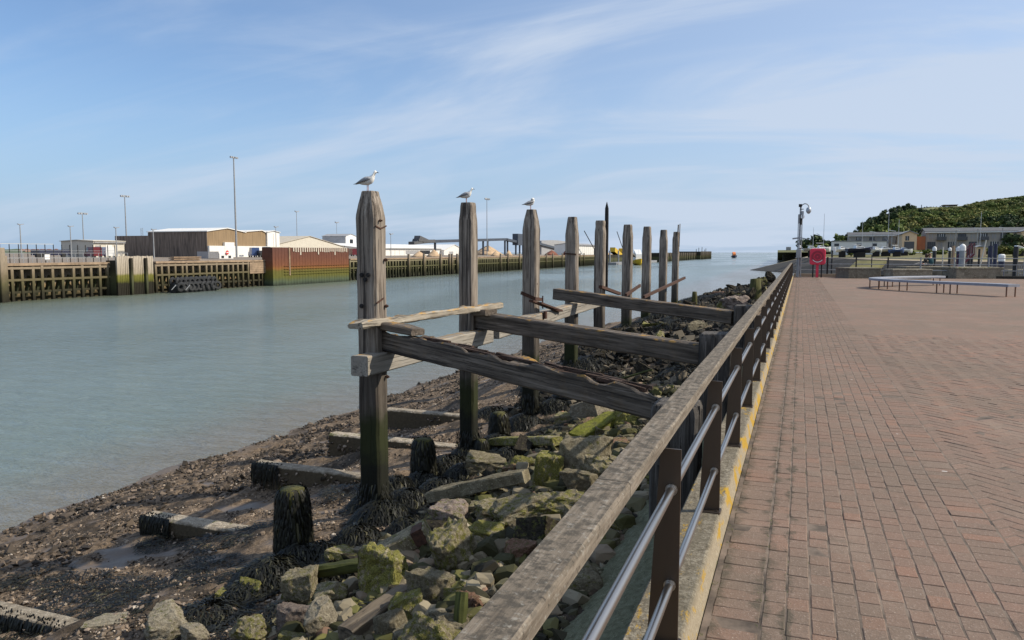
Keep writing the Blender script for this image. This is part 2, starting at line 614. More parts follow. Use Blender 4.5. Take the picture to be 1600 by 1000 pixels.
k_c = mix(k_t, mrange(k_t, k_zz, 0.485, 0.44), k_src, mix(k_t, tnoise(k_t, k_v, 16, 5, 0.7), (0.035, 0.027, 0.018), (0.135, 0.105, 0.066)))
k_t.links.new(k_c, k_b.inputs['Base Color'])


# mud, shingle and weed of the foreshore (one sheet)
m, t, b = base_mat('foreshore_mud', 0.85, 0, 0.3)
v = coords(t, 'Position')
n1 = tnoise(t, v, 1.1, 7, 0.62)
n2 = tnoise(t, v, 14, 6, 0.7)
n3 = tnoise(t, v, 0.75, 6, 0.6, (1.7, 0.5, 1), 0.6, loc=(5, 1, 0))
c = ramp(t, n2, [(0.3, (0.052, 0.037, 0.024)), (0.5, (0.152, 0.108, 0.070)), (0.7, (0.31, 0.232, 0.160))])
wet = nd(t, 'ShaderNodeAttribute', attribute_name='wet').outputs['Fac']
c = mix(t, wmath(t, 'MULTIPLY', wet, 0.9), c, (0.135, 0.105, 0.080))
weed = wmath(t, 'MULTIPLY', mrange(t, n3, 0.50, 0.58), wmath(t, 'SUBTRACT', 1.0, wet))
c = mix(t, wmath(t, 'MULTIPLY', weed, 0.75), c, (0.022, 0.018, 0.013))
t.links.new(c, b.inputs['Base Color'])
t.links.new(mrange(t, wet, 0.0, 1.0, 0.9, 0.50), b.inputs['Roughness'])
bump(t, b, wmath(t, 'MULTIPLY', n2, wmath(t, 'SUBTRACT', 1.05, wet)), 1.0, 0.05)
M['mud'] = m


def pebble_mat(name, stops):
    m, t, b = base_mat(name, 0.85, 0, 0.3)
    a = nd(t, 'ShaderNodeAttribute', attribute_name='var')
    t.links.new(ramp(t, a.outputs['Fac'], stops), b.inputs['Base Color'])
    return m


M['pebbles'] = pebble_mat('shingle_stones', [(0.0, (0.03, 0.024, 0.018)), (0.35, (0.12, 0.092, 0.068)), (0.65, (0.235, 0.178, 0.132)), (0.92, (0.34, 0.275, 0.21)), (1.0, (0.46, 0.40, 0.33))])
M['rubble'] = pebble_mat('small_rubble', [(0.0, (0.018, 0.015, 0.010)), (0.4, (0.055, 0.050, 0.026)), (0.7, (0.14, 0.125, 0.075)), (0.92, (0.30, 0.265, 0.195)), (1.0, (0.34, 0.17, 0.10))])
M['dark_rubble'] = pebble_mat('dark_bank_rubble', [(0.0, (0.008, 0.007, 0.005)), (0.5, (0.022, 0.018, 0.012)), (0.8, (0.060, 0.050, 0.033)), (1.0, (0.17, 0.14, 0.10))])
M['heap_stones'] = pebble_mat('heap_stone_mix', [(0.0, (0.016, 0.014, 0.009)), (0.3, (0.045, 0.043, 0.015)), (0.5, (0.13, 0.122, 0.036)), (0.65, (0.12, 0.10, 0.068)), (0.9, (0.26, 0.222, 0.152)), (1.0, (0.18, 0.105, 0.07))])
M['weed'] = pebble_mat('bladder_wrack', [(0.0, (0.004, 0.004, 0.003)), (0.5, (0.011, 0.011, 0.007)), (0.85, (0.026, 0.026, 0.014)), (1.0, (0.075, 0.068, 0.034))])
M['weed'].node_tree.nodes['Principled BSDF'].inputs['Roughness'].default_value = 0.5
M['rockweed'] = pebble_mat('green_weed', [(0.0, (0.02, 0.025, 0.005)), (0.5, (0.06, 0.065, 0.014)), (1.0, (0.15, 0.15, 0.035))])
M['leaf'] = pebble_mat('joint_weeds', [(0.0, (0.03, 0.045, 0.012)), (0.5, (0.075, 0.085, 0.025)), (1.0, (0.17, 0.15, 0.07))])


def paver_mat(name, far=False):
    m, t, b = base_mat(name, 0.88, 0, 0.25)
    p = coords(t, 'Position')
    n1 = tnoise(t, p, 0.45, 5, 0.6)
    n2 = tnoise(t, p, 90, 3, 0.7)
    n3 = tnoise(t, p, 2.3, 6, 0.65, loc=(4, 2, 0))
    if far:
        br = nd(t, 'ShaderNodeTexBrick')
        br.offset = 0.5
        mp = nd(t, 'ShaderNodeMapping')
        mp.inputs['Rotation'].default_value = (0, 0, R(45))
        t.links.new(p, mp.inputs[0])
        t.links.new(mp.outputs[0], br.inputs[0])
        br.inputs['Scale'].default_value = 1.0
        br.inputs['Brick Width'].default_value = 0.21
        br.inputs['Row Height'].default_value = 0.105
        br.inputs['Mortar Size'].default_value = 0.006
        br.inputs['Color1'].default_value = (0.0, 0.0, 0.0, 1)
        br.inputs['Color2'].default_value = (1.0, 1.0, 1.0, 1)
        var = br.outputs['Color']
        bw = nd(t, 'ShaderNodeRGBToBW')
        t.links.new(var, bw.inputs[0])
        var = bw.outputs[0]
    else:
        a = nd(t, 'ShaderNodeAttribute', attribute_name='var')
        o = obj_random(t)
        s_ = wmath(t, 'ADD', a.outputs['Fac'], o)
        var = wmath(t, 'FRACT', s_)
    c = ramp(t, var, [(0.0, (0.182, 0.128, 0.098)), (0.3, (0.198, 0.134, 0.102)), (0.6, (0.208, 0.135, 0.102)), (0.9, (0.222, 0.136, 0.100)), (1.0, (0.248, 0.140, 0.098))])
    n8 = tnoise(t, p, 1.3, 6, 0.7, (1, .6, 1), 0.5, loc=(7, 3, 0))
    c = mix(t, mrange(t, n8, 0.50, 0.72, 0.0, 0.55), c, (0.250, 0.192, 0.148))
    c = mix(t, mrange(t, n1, 0.35, 0.66, 0.0, 0.62), c, (0.145, 0.113, 0.085))
    c = mix(t, mrange(t, n3, 0.56, 0.72, 0.0, 0.55), c, (0.105, 0.088, 0.068))
    n5 = tnoise(t, p, 34, 5, 0.75)
    c = mix(t, mrange(t, n5, 0.52, 0.68, 0.0, 0.42), c, (0.285, 0.222, 0.182))
    c = mix(t, mrange(t, n5, 0.46, 0.32, 0.0, 0.5), c, (0.125, 0.098, 0.080))
    c = mix(t, mrange(t, n2, 0.58, 0.70, 0.0, 0.7), c, (0.40, 0.335, 0.28))
    c = mix(t, mrange(t, n2, 0.40, 0.30, 0.0, 0.5), c, (0.10, 0.078, 0.064))
    # dirt and moss gather along the two joints next to the kerb
    spx = nd(t, 'ShaderNodeSeparateXYZ')
    t.links.new(p, spx.inputs[0])
    for xe_, wd_ in ((-0.115, 0.05), (-0.335, 0.075), (-0.01, 0.03)):
        dj = wmath(t, 'ABSOLUTE', wmath(t, 'ADD', spx.outputs[0], -xe_))
        dj = wmath(t, 'ADD', dj, wmath(t, 'MULTIPLY', wmath(t, 'SUBTRACT', tnoise(t, p, 7.0, 6, 0.7, (1, .8, 1), 0.3, loc=(xe_ * 50, 0, 0)), 0.52), -0.30))
        c = mix(t, mrange(t, dj, wd_, -0.01, 0.0, 0.72), c, (0.062, 0.056, 0.040))
    # bird droppings and worn chalky scuffs, sparse
    vo = nd(t, 'ShaderNodeTexVoronoi')
    vo.inputs['Scale'].default_value = 1.25
    vo.inputs['Randomness'].default_value = 1.0
    mp2 = nd(t, 'ShaderNodeMapping')
    mp2.inputs['Scale'].default_value = (1.0, 1.15, 1)
    t.links.new(p, mp2.inputs[0])
    t.links.new(mp2.outputs[0], vo.inputs[0])
    dn = wmath(t, 'ADD', vo.outputs['Distance'], wmath(t, 'MULTIPLY', tnoise(t, p, 24, 3), 0.07))
    c = mix(t, mrange(t, dn, 0.062, 0.052, 0.0, 0.75), c, (0.52, 0.50, 0.47))
    t.links.new(c, b.inputs['Base Color'])
    bump(t, b, wmath(t, 'ADD', n2, wmath(t, 'MULTIPLY', n5, 1.0)), 0.9, 0.004)
    return m


M['paver'] = paver_mat('paving_brick')
M['paver_far'] = paver_mat('paving_brick_far', True)
M['joint'] = simple('joint_sand', (0.128, 0.098, 0.076), 0.95, 0, 0.75, 5.0, 0.004, kind='Position')

# kerb: exposed aggregate concrete with orange lichen on the arris
m, t, b = base_mat('kerb_concrete', 0.92, 0, 0.2)
v = coords(t, 'Position')
n1 = tnoise(t, v, 55, 5, 0.75)
n2 = tnoise(t, v, 3.0, 5, 0.6)
n4 = tnoise(t, v, 4.2, 7, 0.72, (1.6, 0.55, 1), loc=(2, 7, 3))
n9 = tnoise(t, v, 16, 5, 0.7)
c = ramp(t, wmath(t, 'ADD', wmath(t, 'MULTIPLY', n1, 0.6), wmath(t, 'MULTIPLY', n9, 0.4)), [(0.38, (0.060, 0.050, 0.034)), (0.5, (0.170, 0.145, 0.105)), (0.62, (0.33, 0.295, 0.23))])
c = mix(t, mrange(t, n2, 0.42, 0.68, 0.0, 0.55), c, (0.135, 0.118, 0.085))
sp = nd(t, 'ShaderNodeSeparateXYZ')
t.links.new(v, sp.inputs[0])
face = mrange(t, sp.outputs[0], -0.405, -0.385)
c = mix(t, wmath(t, 'MULTIPLY', face, 0.7), c, mix(t, n1, (0.25, 0.195, 0.125), (0.47, 0.40, 0.29)))
lm = mrange(t, wmath(t, 'ADD', n4, wmath(t, 'MULTIPLY', face, 0.06)), 0.560, 0.625)
c = mix(t, wmath(t, 'MULTIPLY', lm, 0.9), c, mix(t, n1, (0.30, 0.16, 0.01), (0.50, 0.32, 0.03)))
t.links.new(c, b.inputs['Base Color'])
bump(t, b, n1, 1.0, 0.008)
M['kerb'] = m
M['apron'] = stone_mat('apron_concrete', [(0.3, (0.15, 0.155, 0.09)), (0.5, (0.30, 0.305, 0.19)), (0.72, (0.47, 0.465, 0.32))], -0.4, scale=18, bd=0.06)
M['quay_wall'] = stone_mat('quay_wall_concrete', [(0.3, (0.02, 0.018, 0.014)), (0.5, (0.045, 0.04, 0.032)), (0.72, (0.085, 0.075, 0.06))], 0.1, scale=4)

# tidal river and sea: silty green water
m, t, b = base_mat('river_water', 0.13, 0, 0.5)
b.inputs['IOR'].default_value = 1.333
v = coords(t, 'Position')
sp = nd(t, 'ShaderNodeSeparateXYZ')
t.links.new(v, sp.inputs[0])
n0 = tnoise(t, v, 0.035, 4, 0.55, (1.0, 0.35, 1))
c = mix(t, mrange(t, n0, 0.35, 0.65), (0.125, 0.158, 0.140), (0.145, 0.180, 0.158))
shal = wmath(t, 'ADD', sp.outputs[0], wmath(t, 'MULTIPLY', wmath(t, 'SUBTRACT', tnoise(t, v, 0.5, 4), 0.5), 1.6))
c = mix(t, mrange(t, shal, -17.5, -12.9, 0.0, 0.85), c, (0.165, 0.148, 0.118))
c = mix(t, mrange(t, shal, -66.0, -70.0, 0.0, 0.45), c, (0.110, 0.118, 0.060))
t.links.new(c, b.inputs['Base Color'])
wp = tnoise(t, v, 0.018, 5, 0.6, (1.0, 0.4, 1), 0.8, loc=(3, 9, 0))
t.links.new(mrange(t, wp, 0.38, 0.62, 0.09, 0.24), b.inputs['Roughness'])
w1 = tnoise(t, v, 1.1, 5, 0.65, (0.55, 1.6, 1), 0.5)
w2 = tnoise(t, v, 4.5, 4, 0.6, (0.5, 1.3, 1), 0.3)
w3 = tnoise(t, v, 0.22, 3, 0.5, (0.5, 1.2, 1), 0.2)
hh = wmath(t, 'ADD', wmath(t, 'MULTIPLY', w1, 0.30), wmath(t, 'ADD', wmath(t, 'MULTIPLY', w2, 0.10), wmath(t, 'MULTIPLY', w3, 0.45)))
bump(t, b, hh, 0.85, 0.55)
M['water'] = m
M['wake'] = simple('foam', (0.7, 0.75, 0.75), 0.8, 0, 0.2, 4, kind='Position')

# far bank
M['deck'] = simple('yard_hardstanding', (0.21, 0.17, 0.13), 0.95, 0, 0.35, 0.35, kind='Position')


def tide_mat(name, stops, streak=1.6, z0=-3.2, z1=1.0, scale=1.5, bd=0.02):
    """colour follows the tide zones up the height of a quay, broken by vertical streaks"""
    m, t, b = base_mat(name, 0.88, 0, 0.25)
    v = coords(t, 'Position')
    sp = nd(t, 'ShaderNodeSeparateXYZ')
    t.links.new(v, sp.inputs[0])
    n = tnoise(t, v, scale, 6, 0.65, (1, 1, 0.25))
    n2 = tnoise(t, v, scale * 5, 4, 0.65, (1, 1, 0.4))
    zz_ = wmath(t, 'ADD', sp.outputs[2], wmath(t, 'MULTIPLY', wmath(t, 'SUBTRACT', n, 0.5), streak))
    f = mrange(t, zz_, z0, z1, 0, 1, False)
    c = ramp(t, f, stops)
    c = mix(t, 0.75, c, mix(t, n2, (0.30, 0.30, 0.30), (1.0, 1.0, 1.0)), 'MULTIPLY')
    hs = nd(t, 'ShaderNodeHueSaturation')
    hs.inputs['Value'].default_value = 1.45
    t.links.new(c, hs.inputs['Color'])
    t.links.new(hs.outputs[0], b.inputs['Base Color'])
    bump(t, b, n2, 0.6, bd)
    return m


M['wharf_post'] = tide_mat('wharf_timber', [(0.0, (0.014, 0.012, 0.008)), (0.20, (0.030, 0.027, 0.015)), (0.45, (0.085, 0.075, 0.036)), (0.62, (0.145, 0.115, 0.070)), (0.80, (0.235, 0.185, 0.130)), (1.0, (0.26, 0.21, 0.155))], 0.8)
M['wharf_post_dark'] = tide_mat('dark_wharf_timber', [(0.0, (0.012, 0.012, 0.008)), (0.25, (0.035, 0.036, 0.018)), (0.5, (0.075, 0.072, 0.032)), (0.68, (0.15, 0.135, 0.072)), (0.85, (0.24, 0.205, 0.135)), (1.0, (0.27, 0.235, 0.165))], 0.8)
M['wharf_bank'] = tide_mat('wharf_backing', [(0.0, (0.03, 0.025, 0.012)), (0.12, (0.05, 0.04, 0.02)), (0.22, (0.16, 0.115, 0.06)), (0.44, (0.20, 0.145, 0.08)), (0.56, (0.075, 0.062, 0.025)), (0.68, (0.035, 0.03, 0.015)), (0.9, (0.025, 0.02, 0.015)), (1.0, (0.05, 0.04, 0.03))], 0.7, scale=0.8)
M['wharf_dark'] = tide_mat('wharf_dark_backing', [(0.0, (0.018, 0.018, 0.010)), (0.3, (0.05, 0.055, 0.028)), (0.5, (0.075, 0.075, 0.035)), (0.7, (0.03, 0.027, 0.016)), (1.0, (0.03, 0.025, 0.018))], 0.8, scale=0.8)
M['plank_panel'] = tide_mat('dolphin_planks', [(0.0, (0.016, 0.014, 0.010)), (0.33, (0.022, 0.020, 0.012)), (0.40, (0.10, 0.10, 0.018)), (0.54, (0.16, 0.15, 0.035)), (0.60, (0.32, 0.27, 0.20)), (1.0, (0.42, 0.36, 0.29))], 0.5)
M['sheet_pile'] = tide_mat('rusted_sheet_piling', [(0.0, (0.02, 0.026, 0.02)), (0.10, (0.065, 0.085, 0.05)), (0.22, (0.095, 0.095, 0.022)), (0.38, (0.11, 0.095, 0.022)), (0.45, (0.19, 0.085, 0.025)), (0.53, (0.155, 0.060, 0.030)), (0.75, (0.125, 0.050, 0.032)), (1.0, (0.105, 0.046, 0.034))], 0.5, -3.1, 2.3, scale=0.7)
M['timber_cap'] = simple('wharf_cap_timber', (0.29, 0.205, 0.135), 0.9, 0, 0.35, 1.2, kind='Position')
M['tyre'] = simple('old_rubber', (0.017, 0.018, 0.02), 0.75, 0, 0.4, 5, 0.01)
M['white'] = simple('white_cladding', (0.72, 0.71, 0.68), 0.6, 0, 0.06, 1.5, kind='Position')
M['cream'] = simple('cream_cladding', (0.55, 0.51, 0.43), 0.7, 0, 0.1, 1.5, kind='Position')
M['brown_clad'] = simple('brown_cladding', (0.245, 0.17, 0.095), 0.8, 0, 0.3, 1.2, kind='Position', stretch=(4, 4, 0.2))
M['dark_clad'] = simple('dark_asbestos_cladding', (0.150, 0.118, 0.096), 0.85, 0, 0.6, 1.0, kind='Position', stretch=(3, 3, 0.25))
M['grey_clad'] = simple('grey_cladding', (0.30, 0.30, 0.31), 0.7, 0, 0.12, 1, kind='Position')
M['roof_pale'] = simple('pale_sheet_roof', (0.46, 0.41, 0.33), 0.8, 0, 0.12, 1, kind='Position')
M['roof_grey'] = simple('grey_sheet_roof', (0.23, 0.235, 0.25), 0.7, 0, 0.15, 1, kind='Position')
M['slate'] = simple('dark_roof_sheet', (0.085, 0.087, 0.095), 0.75, 0, 0.2, 1, kind='Position')
M['blue_dark'] = simple('dark_blue_steel', (0.050, 0.062, 0.085), 0.6, 0, 0.2, 1, kind='Position')
M['galv'] = simple('galvanised_steel', (0.30, 0.31, 0.32), 0.55, 0.3, 0.15, 3)
M['lamp_head'] = simple('lamp_housing', (0.33, 0.34, 0.36), 0.5, 0.2, 0.1, 3)
M['glass'] = simple('dark_window', (0.025, 0.03, 0.038), 0.12, 0, 0.2, 2)
M['black'] = simple('black_paint', (0.014, 0.014, 0.015), 0.6, 0, 0.3, 5)
M['white_paint'] = simple('white_paint', (0.78, 0.78, 0.76), 0.45, 0, 0.06, 6)
M['red'] = simple('red_plastic', (0.66, 0.028, 0.070), 0.45, 0, 0.12, 4)
M['red_dark'] = simple('deep_red_plastic', (0.30, 0.012, 0.035), 0.5, 0, 0.12, 4)
M['red_paint'] = simple('red_sign_paint', (0.55, 0.03, 0.03), 0.5, 0, 0.1, 4)
M['yellow'] = simple('yellow_paint', (0.62, 0.40, 0.02), 0.5, 0, 0.15, 4)
M['pale_tooth'] = simple('pale_tooth_colour', (0.50, 0.44, 0.36), 0.9, 0, 0.2, 3, kind='Position')
M['orange'] = simple('orange_paint', (0.70, 0.20, 0.03), 0.5, 0, 0.15, 4)
M['navy'] = simple('navy_paint', (0.012, 0.016, 0.045), 0.4, 0, 0.2, 4)
M['blue'] = simple('blue_paint', (0.05, 0.09, 0.22), 0.4, 0, 0.2, 4)
M['maroon'] = simple('maroon_paint', (0.13, 0.015, 0.022), 0.4, 0, 0.2, 4)
M['silver'] = simple('silver_paint', (0.40, 0.42, 0.45), 0.35, 0.3, 0.1, 4)
M['sand'] = simple('aggregate_heap', (0.42, 0.30, 0.19), 0.95, 0, 0.3, 0.8, 0.06, kind='Position')
M['scrap'] = simple('scrap_metal', (0.17, 0.06, 0.035), 0.9, 0, 0.7, 1.2, 0.1, kind='Position')
M['planter'] = stone_mat('planter_concrete', [(0.3, (0.15, 0.13, 0.095)), (0.5, (0.255, 0.225, 0.17)), (0.72, (0.36, 0.325, 0.25))], 0.0, scale=2.2)
M['bench'] = simple('bench_slat_grey', (0.25, 0.26, 0.30), 0.55, 0, 0.12, 5)
M['bench_leg'] = simple('bench_leg_steel', (0.17, 0.085, 0.05), 0.6, 0.3, 0.2, 5)
M['grass'] = simple('rough_grass', (0.115, 0.105, 0.032), 0.95, 0, 0.45, 0.35, 0.05, kind='Position')
M['hill'] = simple('down_grass', (0.115, 0.120, 0.040), 0.95, 0, 0.5, 0.045, 0.2, kind='Position')
M['bank'] = simple('dark_stone_revetment', (0.034, 0.031, 0.027), 0.9, 0, 0.45, 0.8, 0.05, kind='Position', stretch=(1, 1, 2.5))
M['ledge'] = simple('bleached_bank_top', (0.34, 0.275, 0.185), 0.95, 0, 0.3, 0.5, kind='Position')
M['chalk'] = simple('pale_cliff', (0.26, 0.225, 0.175), 0.95, 0, 0.35, 0.12, kind='Position')
M['house_grey'] = simple('grey_brown_boarding', (0.36, 0.325, 0.285), 0.85, 0, 0.14, 1.2, kind='Position', stretch=(3, 3, 0.3))
M['house_buff'] = simple('buff_render', (0.72, 0.52, 0.33), 0.85, 0, 0.06, 1.2, kind='Position')
M['house_orange'] = simple('orange_tile_hanging', (0.32, 0.11, 0.05), 0.85, 0, 0.15, 1.2, kind='Position')
M['far_green'] = simple('far_fields', (0.09, 0.115, 0.06), 0.95, 0, 0.4, 0.02, kind='Position')
M['far_brick'] = simple('far_brick_town', (0.27, 0.15, 0.11), 0.95, 0, 0.2, 0.05, kind='Position')
M['bark'] = simple('bark', (0.07, 0.055, 0.04), 0.95, 0, 0.3, 5, 0.02)


def leaf_mat(name, a, b_, c_):
    return pebble_mat(name, [(0.0, a), (0.5, b_), (1.0, c_)])


M['leaf_green'] = leaf_mat('leaves_mid_green', (0.040, 0.064, 0.015), (0.108, 0.145, 0.032), (0.22, 0.24, 0.065))
M['leaf_dark'] = leaf_mat('leaves_dark_green', (0.016, 0.028, 0.013), (0.042, 0.065, 0.022), (0.098, 0.125, 0.042))
M['leaf_olive'] = leaf_mat('leaves_olive', (0.058, 0.064, 0.017), (0.145, 0.148, 0.038), (0.26, 0.235, 0.075))
M['skin'] = simple('skin', (0.46, 0.25, 0.17), 0.6, 0, 0.08, 8)
M['hair'] = simple('brown_hair', (0.055, 0.025, 0.014), 0.7, 0, 0.3, 40)
M['hair_light'] = simple('sandy_hair', (0.17, 0.095, 0.055), 0.7, 0, 0.3, 40)
M['cloth_black'] = simple('black_cloth', (0.012, 0.012, 0.014), 0.9, 0, 0.3, 10)
M['cloth_teal'] = simple('teal_cloth', (0.020, 0.070, 0.085), 0.9, 0, 0.2, 10)
M['denim'] = simple('pale_trousers', (0.30, 0.28, 0.25), 0.9, 0, 0.2, 10)
M['gull_white'] = simple('white_feathers', (0.74, 0.74, 0.72), 0.8, 0, 0.05, 30)
M['gull_grey'] = simple('grey_feathers', (0.27, 0.28, 0.30), 0.8, 0, 0.22, 60)
M['gull_dark'] = simple('dark_wing_tips', (0.035, 0.032, 0.032), 0.8, 0, 0.3, 40)
M['gull_leg'] = simple('gull_leg_skin', (0.35, 0.14, 0.10), 0.6, 0, 0.1, 40)
# ------------------------------------------------------------------ setting: water, foreshore, promenade, quay
WATER_Z = -3.1


def interp(x, xs, ys):
    if x <= xs[0]:
        return ys[0]
    for i in range(len(xs) - 1):
        if x <= xs[i + 1]:
            return ys[i] + (ys[i + 1] - ys[i]) * (x - xs[i]) / (xs[i + 1] - xs[i])
    return ys[-1]


def sstep(a, b, x):
    u = min(1, max(0, (x - a) / (b - a)))
    return u * u * (3 - 2 * u)


NX = (-45, -20, -12.7, -9, -5.3, -4, -2.6, -1.6, -1.45, -.5)
NZ = (-7, -4.2, -3.1, -2.5, -1.87, -1.62, -1.25, -1.02, -1.0, -.95)
FX = (-45, -20, -12.7, -9.5, -6.5, -5.2, -4, -2.6, -1.5, -.5)
FZ = (-7, -4.5, -3.15, -2.45, -1.35, -.92, -.55, -.28, -.15, -.12)


def ground(x, y, rough=True):
    k = sstep(13.5, 22, y)
    squeeze = 1 + 2.4 * sstep(46, 62, y)
    xe = x * squeeze
    z = interp(xe, NX, NZ) * (1 - k) + interp(xe, FX, FZ) * k
    if rough:
        z += 0.10 * fbm(x * .45, y * .45, 3.0, 3)
        z += 0.05 * fbm(x * 1.7, y * 1.7, 8.0, 3) * sstep(-13.5, -10, x)
    return z


def on_ground(px, py):
    d = ray(px, py)
    k = 1.0
    while k < 200:
        p = _O + d * k
        if p.z < ground(p.x, p.y, False):
            break
        k += 0.02
    return p


def grid_axis(pts):
    out = []
    for a, b, st in pts:
        n = max(1, int(round((b - a) / st)))
        out += [a + (b - a) * i / n for i in range(n)]
    out.append(pts[-1][1])
    return out


WET = []
for (px_, py_, ra, rb) in ((215, 866, .85, .26), (140, 884, .7, .16), (385, 786, .75, .24), (300, 760, .6, .2), (520, 690, .5, .2), (60, 800, .7, .16)):
    q_ = on_ground(px_, py_)
    WET.append((q_.x, q_.y, ra, rb))


def wet(x, y):
    w_ = 0.0
    for a, b__, ra, rb in WET:
        d_ = math.hypot((x - a) / ra, (y - b__) / rb)
        w_ = max(w_, 1 - d_ * .8)
    return min(1, max(0, sstep(.12, .42, w_ + .6 * fbm(x * 1.9, y * 3.4, 40.0, 4))))


gx = grid_axis([(-45, -16, 1.2), (-16, -12, .12), (-12, -.5, .075)])
gy = grid_axis([(-6, 2, .5), (2, 16, .085), (16, 34, .22), (34, 66, .6)])
vs_, WV = [], []
for y in gy:
    for x in gx:
        z = ground(x, y)
        near = sstep(-16, -13, x)
        clod = abs(fbm(x * 3.1, y * 2.2, 1.0, 4))
        patch = sstep(-.05, .25, fbm(x * .5, y * .9, 21.0, 3))
        wv = max(wet(x, y) if x > -12.6 else 0, .8 * sstep(-12.0 + .5 * fbm(y * .7, 2.0), -12.7, x))
        WV.append(wv)
        z += near * (0.10 * clod * patch + .018 * fbm(x * 9, y * 9, 2, 2)) * (1 - .9 * wv)
        vs_.append((x, y, z))
n = len(gx)
F_ = np.array([(j * n + i, j * n + i + 1, (j + 1) * n + i + 1, (j + 1) * n + i) for j in range(len(gy) - 1) for i in range(n - 1)])
fs_me = np_mesh('foreshore', np.array(vs_), F_, M['mud'], True)
_at = fs_me.attributes.new('wet', 'FLOAT', 'POINT')
_at.data.foreach_set('value', np.array(WV, dtype=np.float32))
foreshore = tag(link('foreshore', fs_me), 'muddy shingle foreshore sloping from the rubble to the river', kind='structure')

me = bpy.data.meshes.new('river')
B = 9000
me.from_pydata([(-B, -400, WATER_Z), (B, -400, WATER_Z), (B, 12000, WATER_Z), (-B, 12000, WATER_Z)], [], [(0, 1, 2, 3)])
tag(link('river_water', me, M['water']), 'silty green tidal river running out to the open sea', kind='structure')
me = bpy.data.meshes.new('seabed')
me.from_pydata([(-B, -400, -9), (B, -400, -9), (B, 12000, -9), (-B, 12000, -9)], [], [(0, 1, 2, 3)])
tag(link('seabed', me, M['mud']), 'river bed under the water', kind='structure')

# promenade: bed of jointing sand on the quay block; the bricks lie on it
QEND = 55.8
QW = 62.0
TOPZ = -0.0028
mb = MB()
mb.box(-.36, QW, -6, QEND, -4.5, TOPZ)
prom = mb.build('promenade', M['joint'])
tag(prom, 'wide brick paved promenade along the river wall', kind='structure')

CW, RW = 0.105, 0.133                 # brick module across / along
S_END = 17.0
S_STRIP = 55.2


def brick_block(w, l, g=0.0026, ch=0.004, h=0.012, gl=0.0014):
    """a paver top: walls, chamfer and face; centred at origin, top at z 0"""
    a, b_ = w / 2 - g, l / 2 - gl
    c_, d_ = a - ch, b_ - ch * .6
    v = [(-a, -b_, -h), (a, -b_, -h), (a, b_, -h), (-a, b_, -h), (-a, -b_, -.0028), (a, -b_, -.0028), (a, b_, -.0028), (-a, b_, -.0028), (-c_, -d_, 0), (c_, -d_, 0), (c_, d_, 0), (-c_, d_, 0)]
    f = []
    for k in (0, 4):
        for i in range(4):
            j = (i + 1) % 4
            f.append((k + i, k + j, k + 4 + j, k + 4 + i))
    f.append((8, 9, 10, 11))
    return np.array(v), np.array(f)


# layout: header column by the kerb, ten stretcher columns, header column, then herringbone
bricks = []                            # (x, y, rot, kind)
x_edge = [-.335, -.115] + [-.115 + CW * i for i in range(1, 11)] + [-.115 + CW * 10 + .215]
for ci in range(len(x_edge) - 1):
    x0, x1 = x_edge[ci], x_edge[ci + 1]
    kind = 'header' if x1 - x0 > .15 else 'stretcher'
    rl = .106 if kind == 'header' else RW
    y = 1.2 + (0 if kind == 'header' else (RW / 2 if ci % 2 else 0)) + rng.uniform(-.01, .01)
    while y < S_STRIP:
        bricks.append(((x0 + x1) / 2, y, 0.0, kind))
        y += rl
XB = x_edge[-1] + .004
HB_L, HB_W = .212, .106
c45 = math.cos(R(45))


def visible_x(y):                      # right edge of the photographed field at a given distance
    return .35 + .33 * y


for i in range(-40, 330):
    for j in range(-140, 240):
        # herringbone: every fourth diagonal cell starts a brick along u, the third one along v
        k = (i - j) % 4
        if k == 0:
            cu, cv, rot = (i + 1.0) * HB_W, (j + .5) * HB_W, R(-45)
        elif k == 3:
            cu, cv, rot = (i + .5) * HB_W, (j + 1.0) * HB_W, R(45)
        else:
            continue
        X, Y = XB + (cu - cv) * c45, 1.0 + (cu + cv) * c45
        if X < XB - .05 or Y < 1.2 or Y > S_END or X > visible_x(Y) + .6:
            continue
        bricks.append((X, Y, rot, 'herring'))

BSIZE = {'header': (.212, .105), 'stretcher': (CW - .002, RW - .001), 'herring': (HB_W - .001, HB_L - .001)}
BV = {k: brick_block(*v) for k, v in BSIZE.items()}


def clip_x(poly, x0):
    out = []
    for p, q in zip(poly, poly[1:] + poly[:1]):
        if p[0] >= x0:
            out.append(p)
        if (p[0] - x0) * (q[0] - x0) < 0:
            u = (x0 - p[0]) / (q[0] - p[0])
            out.append((x0, p[1] + u * (q[1] - p[1])))
    return out


def in_frame(x, y):
    d = Vector((x, y, 0)) - _O
    z_ = d.dot(_FW)
    if z_ < .3:
        return False
    return abs(d.dot(_RT) / z_) < .66 and d.dot(_UP) / z_ > -.42


